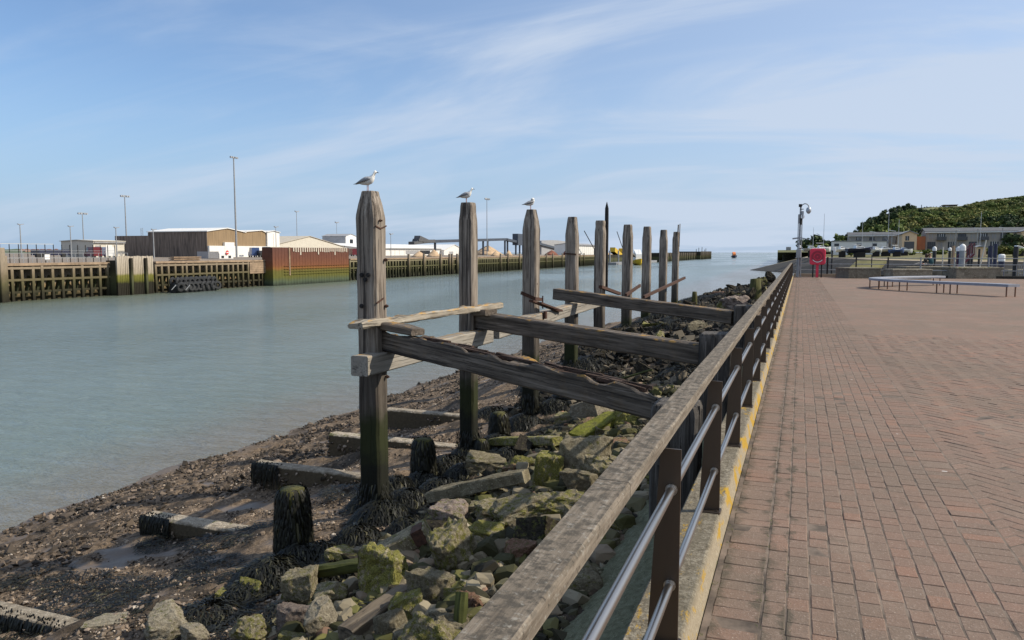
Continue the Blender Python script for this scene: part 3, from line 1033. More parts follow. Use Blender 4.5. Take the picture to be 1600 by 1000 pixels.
scored = sorted(range(len(bricks)), key=lambda q: (not in_frame(bricks[q][0], bricks[q][1]), math.hypot(bricks[q][0], bricks[q][1])))
single = [q for q in scored if bricks[q][3] != 'herring' or bricks[q][0] > XB + .09][:292]
single_set = set(single)
paver_me = {}
for k, (v, f) in BV.items():
    paver_me[k] = np_mesh('paver', v, f, M['paver'])
AV, AF, AA, off = [], [], [], 0
cut = MB()
for q, (x, y, rot, kind) in enumerate(bricks):
    dz = rng.gauss(0, .0012)
    tx, ty, jr = rng.gauss(0, .007), rng.gauss(0, .007), rng.gauss(0, .012)
    jx, jy = rng.gauss(0, .0014), rng.gauss(0, .0018)
    if q in single_set:
        o = link('paver', paver_me[kind], None, prom, (x + jx, y + jy, dz), (tx, ty, rot + jr))
        continue
    v, f = BV[kind]
    if kind == 'herring' and x < XB + .09:
        cs, sn = math.cos(rot), math.sin(rot)
        a, b_ = BSIZE[kind][0] / 2 - .0045, BSIZE[kind][1] / 2 - .0045
        poly = [(x + cs * u - sn * w, y + sn * u + cs * w) for u, w in ((-a, -b_), (a, -b_), (a, b_), (-a, b_))]
        poly = clip_x(poly, XB + .004)
        if len(poly) < 3:
            continue
        cut.loft([[(px_, py_, -.012) for px_, py_ in poly], [(px_, py_, -.002) for px_, py_ in poly]])
        continue
    m3 = np.array(Matrix.Rotation(rot + jr, 3, 'Z') @ Matrix.Rotation(tx, 3, 'X') @ Matrix.Rotation(ty, 3, 'Y'))
    AV.append(v @ m3.T + np.array([x + jx, y + jy, dz]))
    AF.append(f + off)
    AA += [rng.random()] * len(f)
    off += len(v)
me = np_mesh('paver_field', np.concatenate(AV), np.concatenate(AF), M['paver'])
face_attr(me, 'var', AA)
o = tag(link('paver_field', me, None, prom), kind='stuff')
me = cut.mesh('cut_pavers', M['paver'])
face_attr(me, 'var', np.repeat(nrng.random(len(cut.f) // 3 + 3), 3)[:len(cut.f)])
tag(link('cut_pavers', me, None, prom), kind='stuff')
me = bpy.data.meshes.new('far_paving')
xr = visible_x(S_END) + .5
me.from_pydata([(XB - .005, S_END - .1, -.0018), (QW, S_END - .1, -.0018), (QW, QEND - .3, -.0018), (XB - .005, QEND - .3, -.0018),
                (visible_x(1.2) + .5, 1.2, -.0018), (QW, 1.2, -.0018), (QW, S_END - .1, -.0018), (xr, S_END - .1, -.0018),
                (-.335, -6, -.0018), (QW, -6, -.0018), (QW, 1.2, -.0018), (-.335, 1.2, -.0018), (-.335, S_STRIP - .05, -.0018), (XB - .009, S_STRIP - .05, -.0018), (XB - .009, QEND - .3, -.0018), (-.335, QEND - .3, -.0018)], [], [(0, 1, 2, 3), (4, 5, 6, 7), (8, 9, 10, 11), (12, 13, 14, 15)])
tag(link('far_paving', me, M['paver_far'], prom), kind='stuff')

# weeds in the joints of the columns beside the kerb
def tufts(spots, n_blade, size, mat, name, flat=.5):
    V, Fc, A = [], [], []
    for (x, y, z, r) in spots:
        for _ in range(n_blade):
            a = rng.uniform(0, 2 * math.pi)
            rr = r * math.sqrt(rng.random())
            bx, by = x + rr * math.cos(a) * .7, y + rr * math.sin(a)
            d = rng.uniform(0, 2 * math.pi)
            L = size * rng.uniform(.4, 1.3)
            w = L * .16
            hx, hy = math.cos(d), math.sin(d)
            o_ = len(V)
            zz2 = L * rng.uniform(.15, 1) * flat
            V.extend([(bx - hy * w, by + hx * w, z), (bx + hy * w, by - hx * w, z), (bx + hx * L, by + hy * L, z + zz2)])
            Fc.append((o_, o_ + 1, o_ + 2))
            A.append(rng.random())
    me_ = np_mesh(name, np.array(V), np.array(Fc), mat)
    face_attr(me_, 'var', A)
    return me_


spots = []
for _ in range(260):
    y = 2.4 + 12 * rng.random() ** 1.2
    if fbm(y * 1.1, 3.3) < -.12:
        continue
    c_ = rng.choice([1, 1, 1, 2, 2, 0, 3])
    spots.append((x_edge[c_] + rng.gauss(0, .006), y, -.008, rng.uniform(.01, .035)))
for _ in range(160):
    y = 2.4 + 14 * rng.random()
    spots.append((-.345 + abs(rng.gauss(0, .02)), y, -.008, rng.uniform(.01, .05)))
tag(link('joint_weeds', tufts(spots, 16, .024, M['leaf'], 'joint_weeds')), 'small weeds and moss growing in the paving joints beside the kerb', 'weeds', kind='stuff')

# kerb of the river wall
mb = MB()
KP = [(-.62, -.5), (-.62, .105), (-.612, .112), (-.408, .112), (-.395, .104), (-.362, -.02), (-.362, -.5)]
ys = [-6 + 61.8 * i / 130 for i in range(131)]
mb.loft([[(x + .003 * fbm(y * 2, x * 9), y, z + .003 * fbm(y * 1.7, x * 5 + 4)) for x, z in KP] for y in ys])
kerb = mb.build('kerb', M['kerb'])
tag(kerb, 'concrete kerb with orange lichen under the railing', kind='structure')

mb = MB()
mb.box(-.60, -.37, -6, QEND - .02, -4.5, -.45)
tag(mb.build('river_wall', M['quay_wall']), 'dark concrete river wall below the kerb', 'wall')
# the sloping concrete apron at its foot
mb = MB()
rows = []
for i in range(420):
    y = -3 + i * .05
    row = []
    for k in range(20):
        u = k / 19
        x = -.86 - .75 * u
        z = -.66 - .42 * u ** 1.2 + .035 * fbm(x * 4, y * 2.5, 5, 4) + .02 * fbm(x * 14, y * 11, 3, 3)
        row.append((x + .04 * fbm(y * 1.5, u, 2), y, z + (.9 * sstep(14, 21, y))))
    rows.append(row)
V = np.array([p for r_ in rows for p in r_])
Fq = np.array([(j * 20 + i, j * 20 + i + 1, (j + 1) * 20 + i + 1, (j + 1) * 20 + i) for j in range(419) for i in range(19)])
tag(link('concrete_apron', np_mesh('concrete_apron', V, Fq, M['apron'], True)), 'rough sloping concrete apron at the foot of the river wall', kind='structure')
# ------------------------------------------------------------------ railing
rail = empty('guard_railing', (-.45, 2.9, .112), label='long guard railing with silvered timber handrail, bronzed plate posts and two steel tubes', cat='railing')
RL = Vector((-.45, 2.9, .112))
POST_STEP, Y0 = 1.665, 2.93
N_POST = 32
# handrail in lengths butted together
hx0, hx1, hz0, hz1 = -.572, -.462, .897, .952
seg_y = [-2.2, 2.27] + [2.27 + 3.33 * i for i in range(1, 16)] + [55.4]
for a, b_ in zip(seg_y[:-1], seg_y[1:]):
    mb = MB()
    e = .0022
    n = max(6, int((b_ - a) / (.05 if a < 10 else .4)))
    rings = []
    for i in range(n + 1):
        y = a + e + (b_ - a - 2 * e) * i / n
        w = .0022 * fbm(y * 3, 1.0)
        rings.append([(hx0 + .004, y, hz0), (hx1 - .004, y, hz0), (hx1 + w, y, hz0 + .006), (hx1 + w * .6, y, hz1 - .010), (hx1 - .007, y, hz1 - .002 + w), (hx0 + .007, y, hz1 + w * .7), (hx0 - w, y, hz1 - .008), (hx0 - w, y, hz0 + .006)])
    mb.loft(rings)
    mb.build('handrail', M['handrail'], rail)


def plate_post(name):
    mb = MB()
    th = .006
    x_r, xl0, xl1 = .048, -.072, -.030          # river side tapers
    h = .785
    mb.loft([[(xl0, -th, .012), (x_r, -th, .012), (x_r, th, .012), (xl0, th, .012)], [(xl1, -th, h), (x_r, -th, h), (x_r, th, h), (xl1, th, h)]])
    return mb.mesh(name, M['post_steel'])


post_me = plate_post('post')
mb = MB()
mb.bbox(-.082, .058, -.045, .045, 0, .012, .004)
for sx_ in (-.06, .036):
    for sy_ in (-.03, .03):
        mb.tube((sx_, sy_, .012), (sx_, sy_, .020), .007, 6)
plate_me = mb.mesh('base_plate', M['post_steel'])


def tube_mesh(L):
    mb = MB()
    mb.tube((0, .006, 0), (0, L - .006, 0), .0175, 14, cap=False)
    return mb.mesh('rail_tube', M['rail_steel'], True)


mb = MB()
for (y0, y1, r_) in ((-.020, -.006, .0235), (-.030, -.020, .0205), (.006, .020, .0235)):
    mb.tube((0, y0, 0), (0, y1, 0), r_, 14)
collar_me = mb.mesh('collar', M['rail_steel'], False)
tube_me = tube_mesh(POST_STEP)
for k in range(-2, N_POST):
    y = Y0 + POST_STEP * k
    p = link('post', post_me, None, rail, Vector((-.45, y, .112)) - RL)
    link('base_plate', plate_me, None, p)
    for dz in (.628, .248):
        if k < N_POST - 1:
            t_ = link('rail_tube', tube_me, None, rail, Vector((-.435, y, .112 + dz)) - RL)
            link('collar', collar_me, None, t_, (0, 0, 0))

# ------------------------------------------------------------------ timber piles of the old jetty
def loft_pile(w, ztop, zbot, seed, taper=.62, chamfer=.26, lean=(0, 0), wd=None):
    """squared timber with worn edges and a chamfered head; local coords, z 0 at the top of the ground"""
    r_ = random.Random(seed)
    wd = wd or w
    rings = []
    H_ = ztop - zbot
    N = 26

    def sec(z, sc, worn):
        a, b_ = w / 2 * sc, wd / 2 * sc
        c_ = .022 + .012 * worn
        pts = [(-a + c_, -b_), (a - c_, -b_), (a, -b_ + c_), (a, b_ - c_), (a - c_, b_), (-a + c_, b_), (-a, b_ - c_), (-a, -b_ + c_)]
        out = []
        for i, (x, y) in enumerate(pts):
            x += .010 * fbm(i * 3.1 + seed, z * 2.2, 1.0) + lean[0] * (z - zbot)
            y += .010 * fbm(i * 2.3 + seed, z * 2.2, 7.0) + lean[1] * (z - zbot)
            out.append((x, y, z))
        return out
    for k in range(N):
        z = zbot + (H_ - chamfer - .05) * k / (N - 1)
        rings.append(sec(z, 1.0, r_.random()))
    rings.append(sec(ztop - chamfer, .985, .5))
    rings.append(sec(ztop - chamfer * .55, .86, .6))
    rings.append(sec(ztop - .06, taper + .06, .4))
    rings.append(sec(ztop - .012, taper, .3))
    rings.append(sec(ztop, taper - .05, .3))
    return rings


PILES = [  # y along the promenade, top z, ground z, width, depth, taper, chamfer, lean
    (8.71, 2.43, -2.0, .292, .285, .64, .30, (.000, 0)),
    (11.81, 2.47, -1.95, .262, .24, .78, .30, (.0015, 0)),
    (15.01, 2.52, -1.9, .300, .285, .60, .38, (.004, 0)),
    (18.06, 2.50, -1.6, .285, .27, .66, .42, (.003, 0)),
    (20.87, 2.52, -1.4, .275, .27, .82, .30, (.003, 0)),
    (24.50, 2.53, -1.2, .300, .30, .78, .36, (.003, 0)),
    (27.81, 2.57, -1.1, .300, .30, .74, .40, (.004, 0)),
    (31.43, 2.55, -1.1, .300, .30, .76, .42, (.004, 0)),
    (34.69, 2.55, -1.05, .270, .30, .80, .30, (.006, 0)),
]
PL = [
    'tall weathered timber pile with the largest gull on it, nearest of the jetty row',
    'narrow weathered timber pile with a gull facing right on it, second of the jetty row',
    'weathered timber pile under the preening gull with a rusty strap, third of the jetty row',
    'weathered timber pile with a thin iron band, carrying the far lichen edged cross beam',
    'flat headed timber pile standing in front of the thin pointed steel stake',
    'timber pile just beyond the thin steel stake, sixth of the jetty row',
    'timber pile with a rusty bar leaning on its far side, seventh of the jetty row',
    'timber pile second from the far end of the jetty row',
    'split headed timber pile at the far end of the jetty row',
]
PX = -5.2
piles = []
for i, (y, zt, zb, w, wd, tp, ch, ln) in enumerate(PILES):
    root = empty('timber_pile', (PX, y, zb), label=PL[i], cat='timber pile', group='timber piles of the ruined jetty')
    mb = MB()
    mb.loft([[(x, yy, z) for x, yy, z in rg] for rg in loft_pile(w, zt - zb, -.6, i * 11 + 3, tp, ch, ln, wd)])
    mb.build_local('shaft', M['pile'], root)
    piles.append(root)


def bolt(root, x, y, z, d=(1, 0, 0), L=.05, r_=.013, name='bolt', mat='rust'):
    mb = MB()
    d = Vector(d)
    p = Vector((x, y, z))
    mb.tube(p - d * .03, p + d * L, r_, 8)
    mb.tube(p + d * L * .3, p + d * (L * .3 + .015), r_ * 1.9, 6)
    return mb.build(name, M[mat], root)


def strap(root, pts, w=.05, th=.008, name='iron_strap'):
    mb = MB()
    for p, q in zip(pts[:-1], pts[1:]):
        mb.bar(p, q, th, w)
    return mb.build(name, M['rust'], root)


p = piles[0]
hw = .146
for z in (1.55, .95, .02):
    bolt(p, PX + hw + .004, 8.78, z)
bolt(p, PX + hw + .004, 8.66, 2.05, r_=.010)
strap(p, [(PX + hw + .004, 8.58, 1.98), (PX + hw + .004, 8.70, 1.95), (PX + hw + .004, 8.85, 1.99)], .016, .010)
strap(p, [(PX + hw + .012, 8.56, 1.00), (PX + hw + .012, 8.74, 1.055)], .018, .014)
for dx, z in ((-.05, 1.36), (.0, 1.30), (.045, 1.36), (-.06, .96)):
    bolt(p, PX + dx, 8.71 - .142, z, (0, -1, 0), .03, .016, mat='dark_iron')
p = piles[2]
strap(p, [(PX - .155, 14.86, .82), (PX + .157, 14.86, .70), (PX + .160, 15.3, .66)], .07, .012)
bolt(p, PX + .150, 14.95, 1.0, (1, 0, 0), .02, .010)
p = piles[3]
strap(p, [(PX - .148, 17.91, 1.62), (PX + .148, 17.91, 1.60), (PX + .15, 18.22, 1.60)], .03, .010)

# thin steel stake fixed behind the fifth pile
mb = MB()
mb.loft([[(a, b_, z) for a, b_ in ((-.055 * s_, -.055 * s_), (.055 * s_, -.055 * s_), (.055 * s_, .055 * s_), (-.055 * s_, .055 * s_))] for z, s_ in ((-.0, 1), (2.35, 1), (2.62, .95), (2.83, .12))])
s0 = on_x(947, 440, -5.08)
_tz = (on_x(947, 315, -5.08).z - .62) / 2.83
mb.v = [(x * .8 + s0.x, y * .8 + s0.y, z * _tz + .62) for x, y, z in mb.v]
tag(mb.build('steel_stake', M['dark_iron'], origin=(s0.x, s0.y, .62)), 'thin dark pointed steel stake rising above the jetty piles', 'stake')
# splinter left standing on the last pile
q = piles[8]
mb = MB()
mb.bar((PX + .10, 34.62, 2.3), (PX + .13, 34.6, 2.86), .05, .06)
mb.bar((PX + .17, 34.66, 1.9), (PX + .19, 34.66, 2.90), .03, .05)
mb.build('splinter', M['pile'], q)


# ------------------------------------------------------------------ beams
def beam(name, p, q, w, h, mat, label=None, cat=None, group=None, parent=None, seed=1, ragged=0.0, chew=(0, 0), seg=26, wear=.008):
    """timber from p to q (centre line), local x along it; ragged: rotten, eaten-away top edge"""
    p, q = Vector(p), Vector(q)
    d = q - p
    L = d.length
    rings = []
    for i in range(seg + 1):
        x = L * i / seg
        a, b_ = w / 2, h / 2
        e = .018
        j = lambda k: wear * fbm(x * 2.3 + seed * 5, k * 3.7, seed, 4)
        tz = -ragged * max(0, fbm(x * 1.9 + seed, 2.0, 3, 3) + .25)
        tz2 = -ragged * max(0, fbm(x * 2.3 + seed, 9.0, 3, 3) + .55) * 1.6
        sh = 1.0
        if i < 2 and chew[0]:
            sh = 1 - chew[0] * (2 - i) / 2
        if i > seg - 4 and chew[1]:
            sh = 1 - chew[1] * (i - seg + 3) / 3
        b2 = b_ * sh
        rings.append([(x, -a + j(1), -b_ + e), (x, -a + e, -b_ + j(2)), (x, a - e, -b_ + j(3)), (x, a + j(4), -b_ + e), (x, a + j(5), b2 - e + tz2), (x, a - e, b2 + j(6) + tz2), (x, 0, b2 + j(9) + (tz + tz2) * .5 - (ragged * .25 if ragged else 0)), (x, -a + e, b2 + j(7) + tz), (x, -a + j(8), b2 - e + tz)])
    mb = MB()
    mb.loft(rings)
    rot = d.to_track_quat('X', 'Z').to_euler()
    o_ = mb.build_local(name, mat, parent, loc=p if parent is None else p - parent.location, rot=rot)
    return tag(o_, label, cat, group)


G_CB = 'cross beams tying the jetty piles to the river wall'
E1 = Vector((-1.16, 7.15, .235))
b1 = beam('cross_beam', (-5.02, 8.83, .52), E1, .27, .29, M['beam'], 'split rotten cross beam with red decayed top, nearest of the three', 'timber beam', G_CB, seed=2, ragged=.10, chew=(0, .35), seg=44, wear=.014)
# rotten fragments left along its top
mb = MB()
for i in range(46):
    u = .16 + .78 * i / 46 + rng.uniform(-.01, .01)
    c_ = Vector((-5.02, 8.83, .52)).lerp(E1, u) + Vector((rng.uniform(-.02, .05), rng.uniform(-.02, .11), .105 + rng.uniform(-.05, .012)))
    dd = (E1 - Vector((-5.02, 8.83, .52))).normalized()
    L = rng.uniform(.25, .7)
    mb.bar(c_ - dd * L / 2, c_ + dd * L / 2 + Vector((rng.uniform(-.01, .01), rng.uniform(-.02, .02), rng.uniform(-.02, .02))), rng.uniform(.015, .06), rng.uniform(.012, .04))
o_ = mb.build('rotten_top', M['rotten'])
o_.parent = b1
o_.matrix_parent_inverse = Matrix.LocRotScale(b1.location, b1.rotation_euler, None).inverted()
o_['kind'] = 'stuff'
beam('loose_block', (-4.99, 8.72, .70), (-4.45, 8.55, .655), .24, .10, M['beam'], 'short grey timber block lying on the near end of the rotten cross beam', 'timber block', seed=9, chew=(0, .3), seg=8)
beam('cross_beam', (-5.10, 11.93, .52), (-1.16, 10.35, .30), .27, .27, M['beam'], 'grey cross beam with thin orange lichen line, middle one of the three', 'timber beam', G_CB, seed=4, wear=.008)
beam('cross_beam', (-5.45, 17.62, .655), (-1.2, 15.95, .345), .26, .26, M['beam'], 'cross beam with lichen edged top and rust marks, farthest of the three', 'timber beam', G_CB, seed=6, wear=.008)
beam('bearer_block', (-5.0, 11.80, .65), (-4.72, 11.66, .66), .26, .10, M['beam'], 'small dark timber bearer on the near end of the middle cross beam', 'timber block', seed=12, seg=6)
G_W = 'waling timbers along the jetty piles'
beam('waling_timber', (-5.10, 8.22, .235), (-5.03, 12.22, .225), .25, .255, M['pale_beam'], 'pale square ended waling timber bolted along the two nearest piles', 'timber beam', G_W, seed=14, wear=.006)
beam('waling_timber', (-5.03, 12.50, .25), (-4.98, 20.4, .36), .25, .25, M['pale_beam'], 'long pale waling timber with lichen running from second to fifth pile', 'timber beam', G_W, seed=15, wear=.006)
beam('lichen_plank', (-5.14, 8.20, .755), (-4.98, 12.62, .72), .22, .115, M['lichen_beam'], 'broken plank with orange lichen lying across the two nearest piles', 'plank', seed=17, ragged=.035, chew=(.4, .3), seg=60, wear=.018)

# iron debris
def irons(name, segs, w, h, label, cat, mat='rust'):
    mb = MB()
    for p, q in segs:
        mb.bar(p, q, w, h)
    return tag(mb.build(name, M[mat], origin=segs[0][0]), label, cat)


a, b_ = on_x(1006, 464, -4.8), on_x(1070, 434, -4.6)
irons('iron_bar', [(a, b_)], .07, .10, 'long rusty iron bar leaning up across the farthest piles', 'iron bar')
a, b_ = on_x(978, 461, -4.95), on_x(1000, 446, -4.9)
irons('iron_bar', [(a, b_)], .06, .09, 'short rusty iron bar sticking up beside the sixth pile', 'iron bar')
a, b_ = on_x(938, 448, -5.0), on_x(968, 459, -4.9)
irons('iron_bar', [(a, b_)], .10, .08, 'rusty iron bar lying on the far cross beam beside the steel stake', 'iron bar')
a, b_ = on_x(830, 470, -4.95), on_x(872, 486, -4.85)
irons('iron_plate', [(a, b_), (a + Vector((.1, .2, -.05)), b_ + Vector((.0, .2, -.01)))], .10, .035, 'rusty iron plate lying on the waling beside the third pile', 'iron plate')
a = on_x(848, 482, -4.9)
irons('iron_rod', [(a, a + Vector((0, 0, .26)))], .022, .022, 'upright rusty bolt standing on the rusty iron plate', 'iron rod')
a = on_x(852, 498, -4.85)
irons('iron_hanger', [(a, a + Vector((0, 0, .15)))], .05, .10, 'rusty iron hanger on the face of the long waling timber', 'iron hanger')

# upright end posts where the beams meet the river wall
G_E = 'bleached end posts beside the railing'
for (x, y, zt, lab, seed) in ((-1.0, 6.95, .30, 'squat dark end post under the rotten cross beam beside the railing', 3), (-.98, 10.3, .60, 'bleached split end post at the middle cross beam beside the railing', 5), (-.98, 15.9, .60, 'flat topped end post at the far cross beam beside the railing', 8)):
    root = empty('end_post', (x, y, -1.0), label=lab, cat='timber post', group=G_E)
    mb = MB()
    mb.loft(loft_pile(.42, zt + 1.0, -.5, seed, .93, .05, (0, 0), .42))
    mb.build_local('shaft', M['end_post'], root)
    mb = MB()                                    # splinters stand up round the split head
    for k in range(26):
        a = rng.uniform(-.19, .19)
        side = rng.choice(((a, -.212), (.212, a), (-.212, a)))
        z = zt + 1.0 - rng.uniform(.0, .12)
        mb.bar((side[0], side[1], z - rng.uniform(.15, .5)), (side[0] * .97, side[1] * .97, z), .018, .014)
    mb.build_local('splinter', M['end_post'], root)
# ------------------------------------------------------------------ sills, stumps, rubble, weed, shingle
G_S = 'concrete sills across the foreshore'
SILLS = [(5.42, -9.3, -5.2, -2.06, 'low concrete sill hung with weed at the bottom left of the foreshore'),
         (8.25, -8.65, -5.4, -2.08, 'low concrete sill with clumps of oysters on its river end, second one along the beach'),
         (10.75, -8.75, -5.3, -1.98, 'low pale topped concrete sill running behind the nearest weedy stump'),
         (13.05, -8.75, -5.2, -1.98, 'low concrete sill beyond the nearest tall pile, fourth along the beach'),
         (15.45, -8.85, -5.1, -1.95, 'low concrete sill beyond the second pile, farthest one along the beach')]
sill_objs = []
for k, (y, x0, x1, z, lab) in enumerate(SILLS):
    mb = MB()
    n = 40
    rings = []
    for i in range(n + 1):
        x = x0 + (x1 - x0) * i / n
        j = lambda s_: .018 * fbm(x * 2.2, s_ * 3.1, k, 4)
        zt = z + .01 * fbm(x * .8, k) - .035 * i / n
        rings.append([(x, y - .13 + j(1), zt - .8), (x, y - .13 + j(2), zt - .03 + j(7)), (x, y - .10, zt + j(3) * .4), (x, y + .10, zt + j(4) * .4), (x, y + .13 + j(5), zt - .03), (x, y + .13 + j(6), zt - .8)])
    mb.loft(rings)
    o_ = mb.build('concrete_sill', M['sill'], origin=(x0, y, z - .5))
    tag(o_, lab, 'sill', G_S)
    sill_objs.append(o_)
# oysters and lumps stuck to the sill faces
V, A, Fc, off = [], [], [], 0
OCT_V = np.array([(1, 0, 0), (-1, 0, 0), (0, 1, 0), (0, -1, 0), (0, 0, 1), (0, 0, -1)], float)
OCT_F = np.array([(0, 2, 4), (2, 1, 4), (1, 3, 4), (3, 0, 4), (2, 0, 5), (1, 2, 5), (3, 1, 5), (0, 3, 5)])
_ico = bmesh.new()
bmesh.ops.create_icosphere(_ico, subdivisions=1, radius=1)
ICO_V = np.array([v.co[:] for v in _ico.verts])
ICO_F = np.array([[v.index for v in f.verts] for f in _ico.faces])
_ico.free()


def stone_cloud(name, pos, size, mat, flat=(.5, .9), base=(ICO_V, ICO_F), jitter=.28, var=None, tilt=.5):
    """many small irregular stones as one mesh; pos (n,3), size (n,)"""
    n = len(pos)
    bv, bf = base
    nv = len(bv)
    ang = nrng.uniform(0, 2 * np.pi, n)
    fl = nrng.uniform(flat[0], flat[1], n)
    el = nrng.uniform(.6, 1.0, n)
    v = np.repeat(bv[None], n, 0) * (1 + nrng.normal(0, jitter, (n, nv, 1)))
    v[:, :, 0] *= 1.0
    v[:, :, 1] *= el[:, None]
    v[:, :, 2] *= fl[:, None]
    tl = nrng.normal(0, tilt, n)
    c_, s_ = np.cos(tl)[:, None], np.sin(tl)[:, None]
    x, z = v[:, :, 0] * c_ - v[:, :, 2] * s_, v[:, :, 0] * s_ + v[:, :, 2] * c_
    v[:, :, 0], v[:, :, 2] = x, z
    c_, s_ = np.cos(ang)[:, None], np.sin(ang)[:, None]
    x, y = v[:, :, 0] * c_ - v[:, :, 1] * s_, v[:, :, 0] * s_ + v[:, :, 1] * c_
    v[:, :, 0], v[:, :, 1] = x, y
    v = v * size[:, None, None] + np.asarray(pos)[:, None, :]
    f = (bf[None] + (np.arange(n) * nv)[:, None, None]).reshape(-1, bf.shape[1])
    me_ = np_mesh(name, v.reshape(-1, 3), f, mat)
    a = nrng.random(n) if var is None else var
    face_attr(me_, 'var', np.repeat(a, len(bf)))
    return me_


P_, S_ = [], []
for k, (y, x0, x1, z, lab) in enumerate(SILLS):
    for _ in range(420 if k < 3 else 260):
        x = x0 + (x1 - x0) * rng.random() ** 1.3
        d = rng.random() ** .8
        zc = max(z - .06 - .55 * d, ground(x, y - .15) - .02)
        if fbm(x * 1.9, zc * 2.5, k) < -.05:
            continue
        P_.append((x, y - .14 - .02 * rng.random(), zc))
        S_.append(rng.uniform(.018, .055))
    for _ in range(90):
        P_.append((x0 - .05 * rng.random(), y + rng.uniform(-.14, .14), z - .55 * rng.random()))
        S_.append(rng.uniform(.02, .055))
me = stone_cloud('oyster_crust', P_, np.array(S_) * .8, M['pebbles'], (.3, .9), jitter=.35, var=nrng.random(len(P_)) ** 1.4 * .92)
tag(link('oyster_crust', me), 'oysters and barnacles crusted on the foreshore sills', 'shellfish', kind='stuff')

# short weedy stumps
G_ST = 'weed hung stumps on the foreshore'
STUMPS = [
    (on_z(459, 858, -1.82), .78, .17, 'fat weed draped pile stump with a bare ochre streak, nearest to the camera'),
    (on_z(662, 742, -1.80), .62, .15, 'weed covered stump between the first and second tall piles'),
    (on_z(780, 682, -1.72), .50, .15, 'dark weed covered stump between the second and third tall piles'),
    (on_z(752, 705, -1.70), .25, .09, 'little weedy peg at the foot of the second tall pile'),
]
stump_pos = []
for i, (p, h, r_, lab) in enumerate(STUMPS):
    root = empty('pile_stump', (p.x, p.y, p.z - .05), label=lab, cat='stump', group=G_ST)
    mb = MB()
    rings = []
    for k in range(9):
        z = -.35 + (h + .35) * k / 8
        rr = r_ * (1.08 - .25 * (k / 8) ** 2)
        rings.append([(rr * math.cos(a) * (1 + .14 * fbm(math.cos(a) * 2 + i, math.sin(a) * 2, z * 4)), rr * math.sin(a) * (1 + .14 * fbm(math.cos(a) * 2, math.sin(a) * 2 + i, z * 4)), z) for a in [2 * math.pi * q / 12 for q in range(12)]])
    mb.loft(rings)
    mb.build_local('stump', M['weed_stump'], root, True)
    stump_pos.append((root, p, h, r_))
# two dark posts standing on the far rubble mound
for (px, py, h, r_, lab) in ((1180, 462, .62, .22, 'thick dark post stump on the far rubble mound against the river'), (1085, 470, .34, .10, 'small dark peg on the far edge of the rubble mound')):
    p = on_y(px, py, 30.0)
    root = empty('pile_stump', (p.x, p.y, p.z - .6), label=lab, cat='stump', group=G_ST)
    mb = MB()
    mb.lathe([(r_ * 1.1, 0), (r_ * 1.05, .5), (r_, .75), (r_ * .85, .6 + h), (r_ * .3, .62 + h)], n=12)
    mb.build_local('stump', M['weed_stump'], root, True)


# ---- rubble boulders
def rock_mesh(seed, kind='block', mat=None):
    r_ = random.Random(seed)
    bm = bmesh.new()
    bmesh.ops.create_cube(bm, size=1.0)
    jit = {'block': .10, 'round': .12, 'slab': .06, 'wedge': .20, 'rough': .15}[kind]
    for v in bm.verts:
        v.co += Vector((r_.gauss(0, jit), r_.gauss(0, jit), r_.gauss(0, jit)))
    ncut = {'block': 3, 'round': 9, 'slab': 2, 'wedge': 4, 'rough': 7}[kind]
    for _ in range(ncut):
        nrm = Vector((r_.gauss(0, 1), r_.gauss(0, 1), r_.gauss(0, 1))).normalized()
        dist = r_.uniform(.44, .60) if kind != 'round' else r_.uniform(.42, .52)
        res = bmesh.ops.bisect_plane(bm, geom=bm.verts[:] + bm.edges[:] + bm.faces[:], plane_co=nrm * dist, plane_no=nrm, clear_outer=True)
        ed = [e for e in res['geom_cut'] if isinstance(e, bmesh.types.BMEdge)]
        if ed:
            bmesh.ops.edgenet_fill(bm, edges=ed)
    bmesh.ops.remove_doubles(bm, verts=bm.verts, dist=.03)
    bmesh.ops.bevel(bm, geom=bm.edges[:], offset=.07 if kind in ('round', 'rough') else .035, segments=2, affect='EDGES', profile=.6, clamp_overlap=True)
    bmesh.ops.triangulate(bm, faces=bm.faces)
    for _ in range(4):
        long_ = [e for e in bm.edges if e.calc_length() > .085]
        if long_:
            bmesh.ops.subdivide_edges(bm, edges=long_, cuts=1, use_grid_fill=False)
            bmesh.ops.triangulate(bm, faces=bm.faces)
    amp = {'block': .055, 'round': .06, 'slab': .035, 'wedge': .055, 'rough': .10}[kind]
    bm.normal_update()
    for v in bm.verts:
        v.co += v.normal * (amp * fbm(v.co.x * 2.6 + seed, v.co.y * 2.6, v.co.z * 2.6, 4) + amp * .55 * fbm(v.co.x * 8 + seed, v.co.y * 8, v.co.z * 8, 3) - amp * .5 * max(0, fbm(v.co.x * 5 + seed, v.co.y * 5, v.co.z * 5 + 9, 3) - .15))
    bmesh.ops.recalc_face_normals(bm, faces=bm.faces)
    me_ = bpy.data.meshes.new('rubble_stone')
    bm.to_mesh(me_)
    bm.free()
    shade_smooth(me_)
    me_.set_sharp_from_angle(angle=R(38))
    if mat is not None:
        me_.materials.append(mat)
    return me_


rocks_xy = []


def rock(kind, mat, loc, size, rot, label=None, cat='stone', group='rubble stones below the river wall', name='rubble_stone', seed=None):
    me_ = rock_mesh(seed if seed is not None else rng.randrange(10 ** 6), kind, mat)
    o_ = link(name, me_, None, None, loc, rot)
    o_.scale = size
    tag(o_, label, cat, group)
    rocks_xy.append((loc[0], loc[1], max(size) * .5))
    return o_


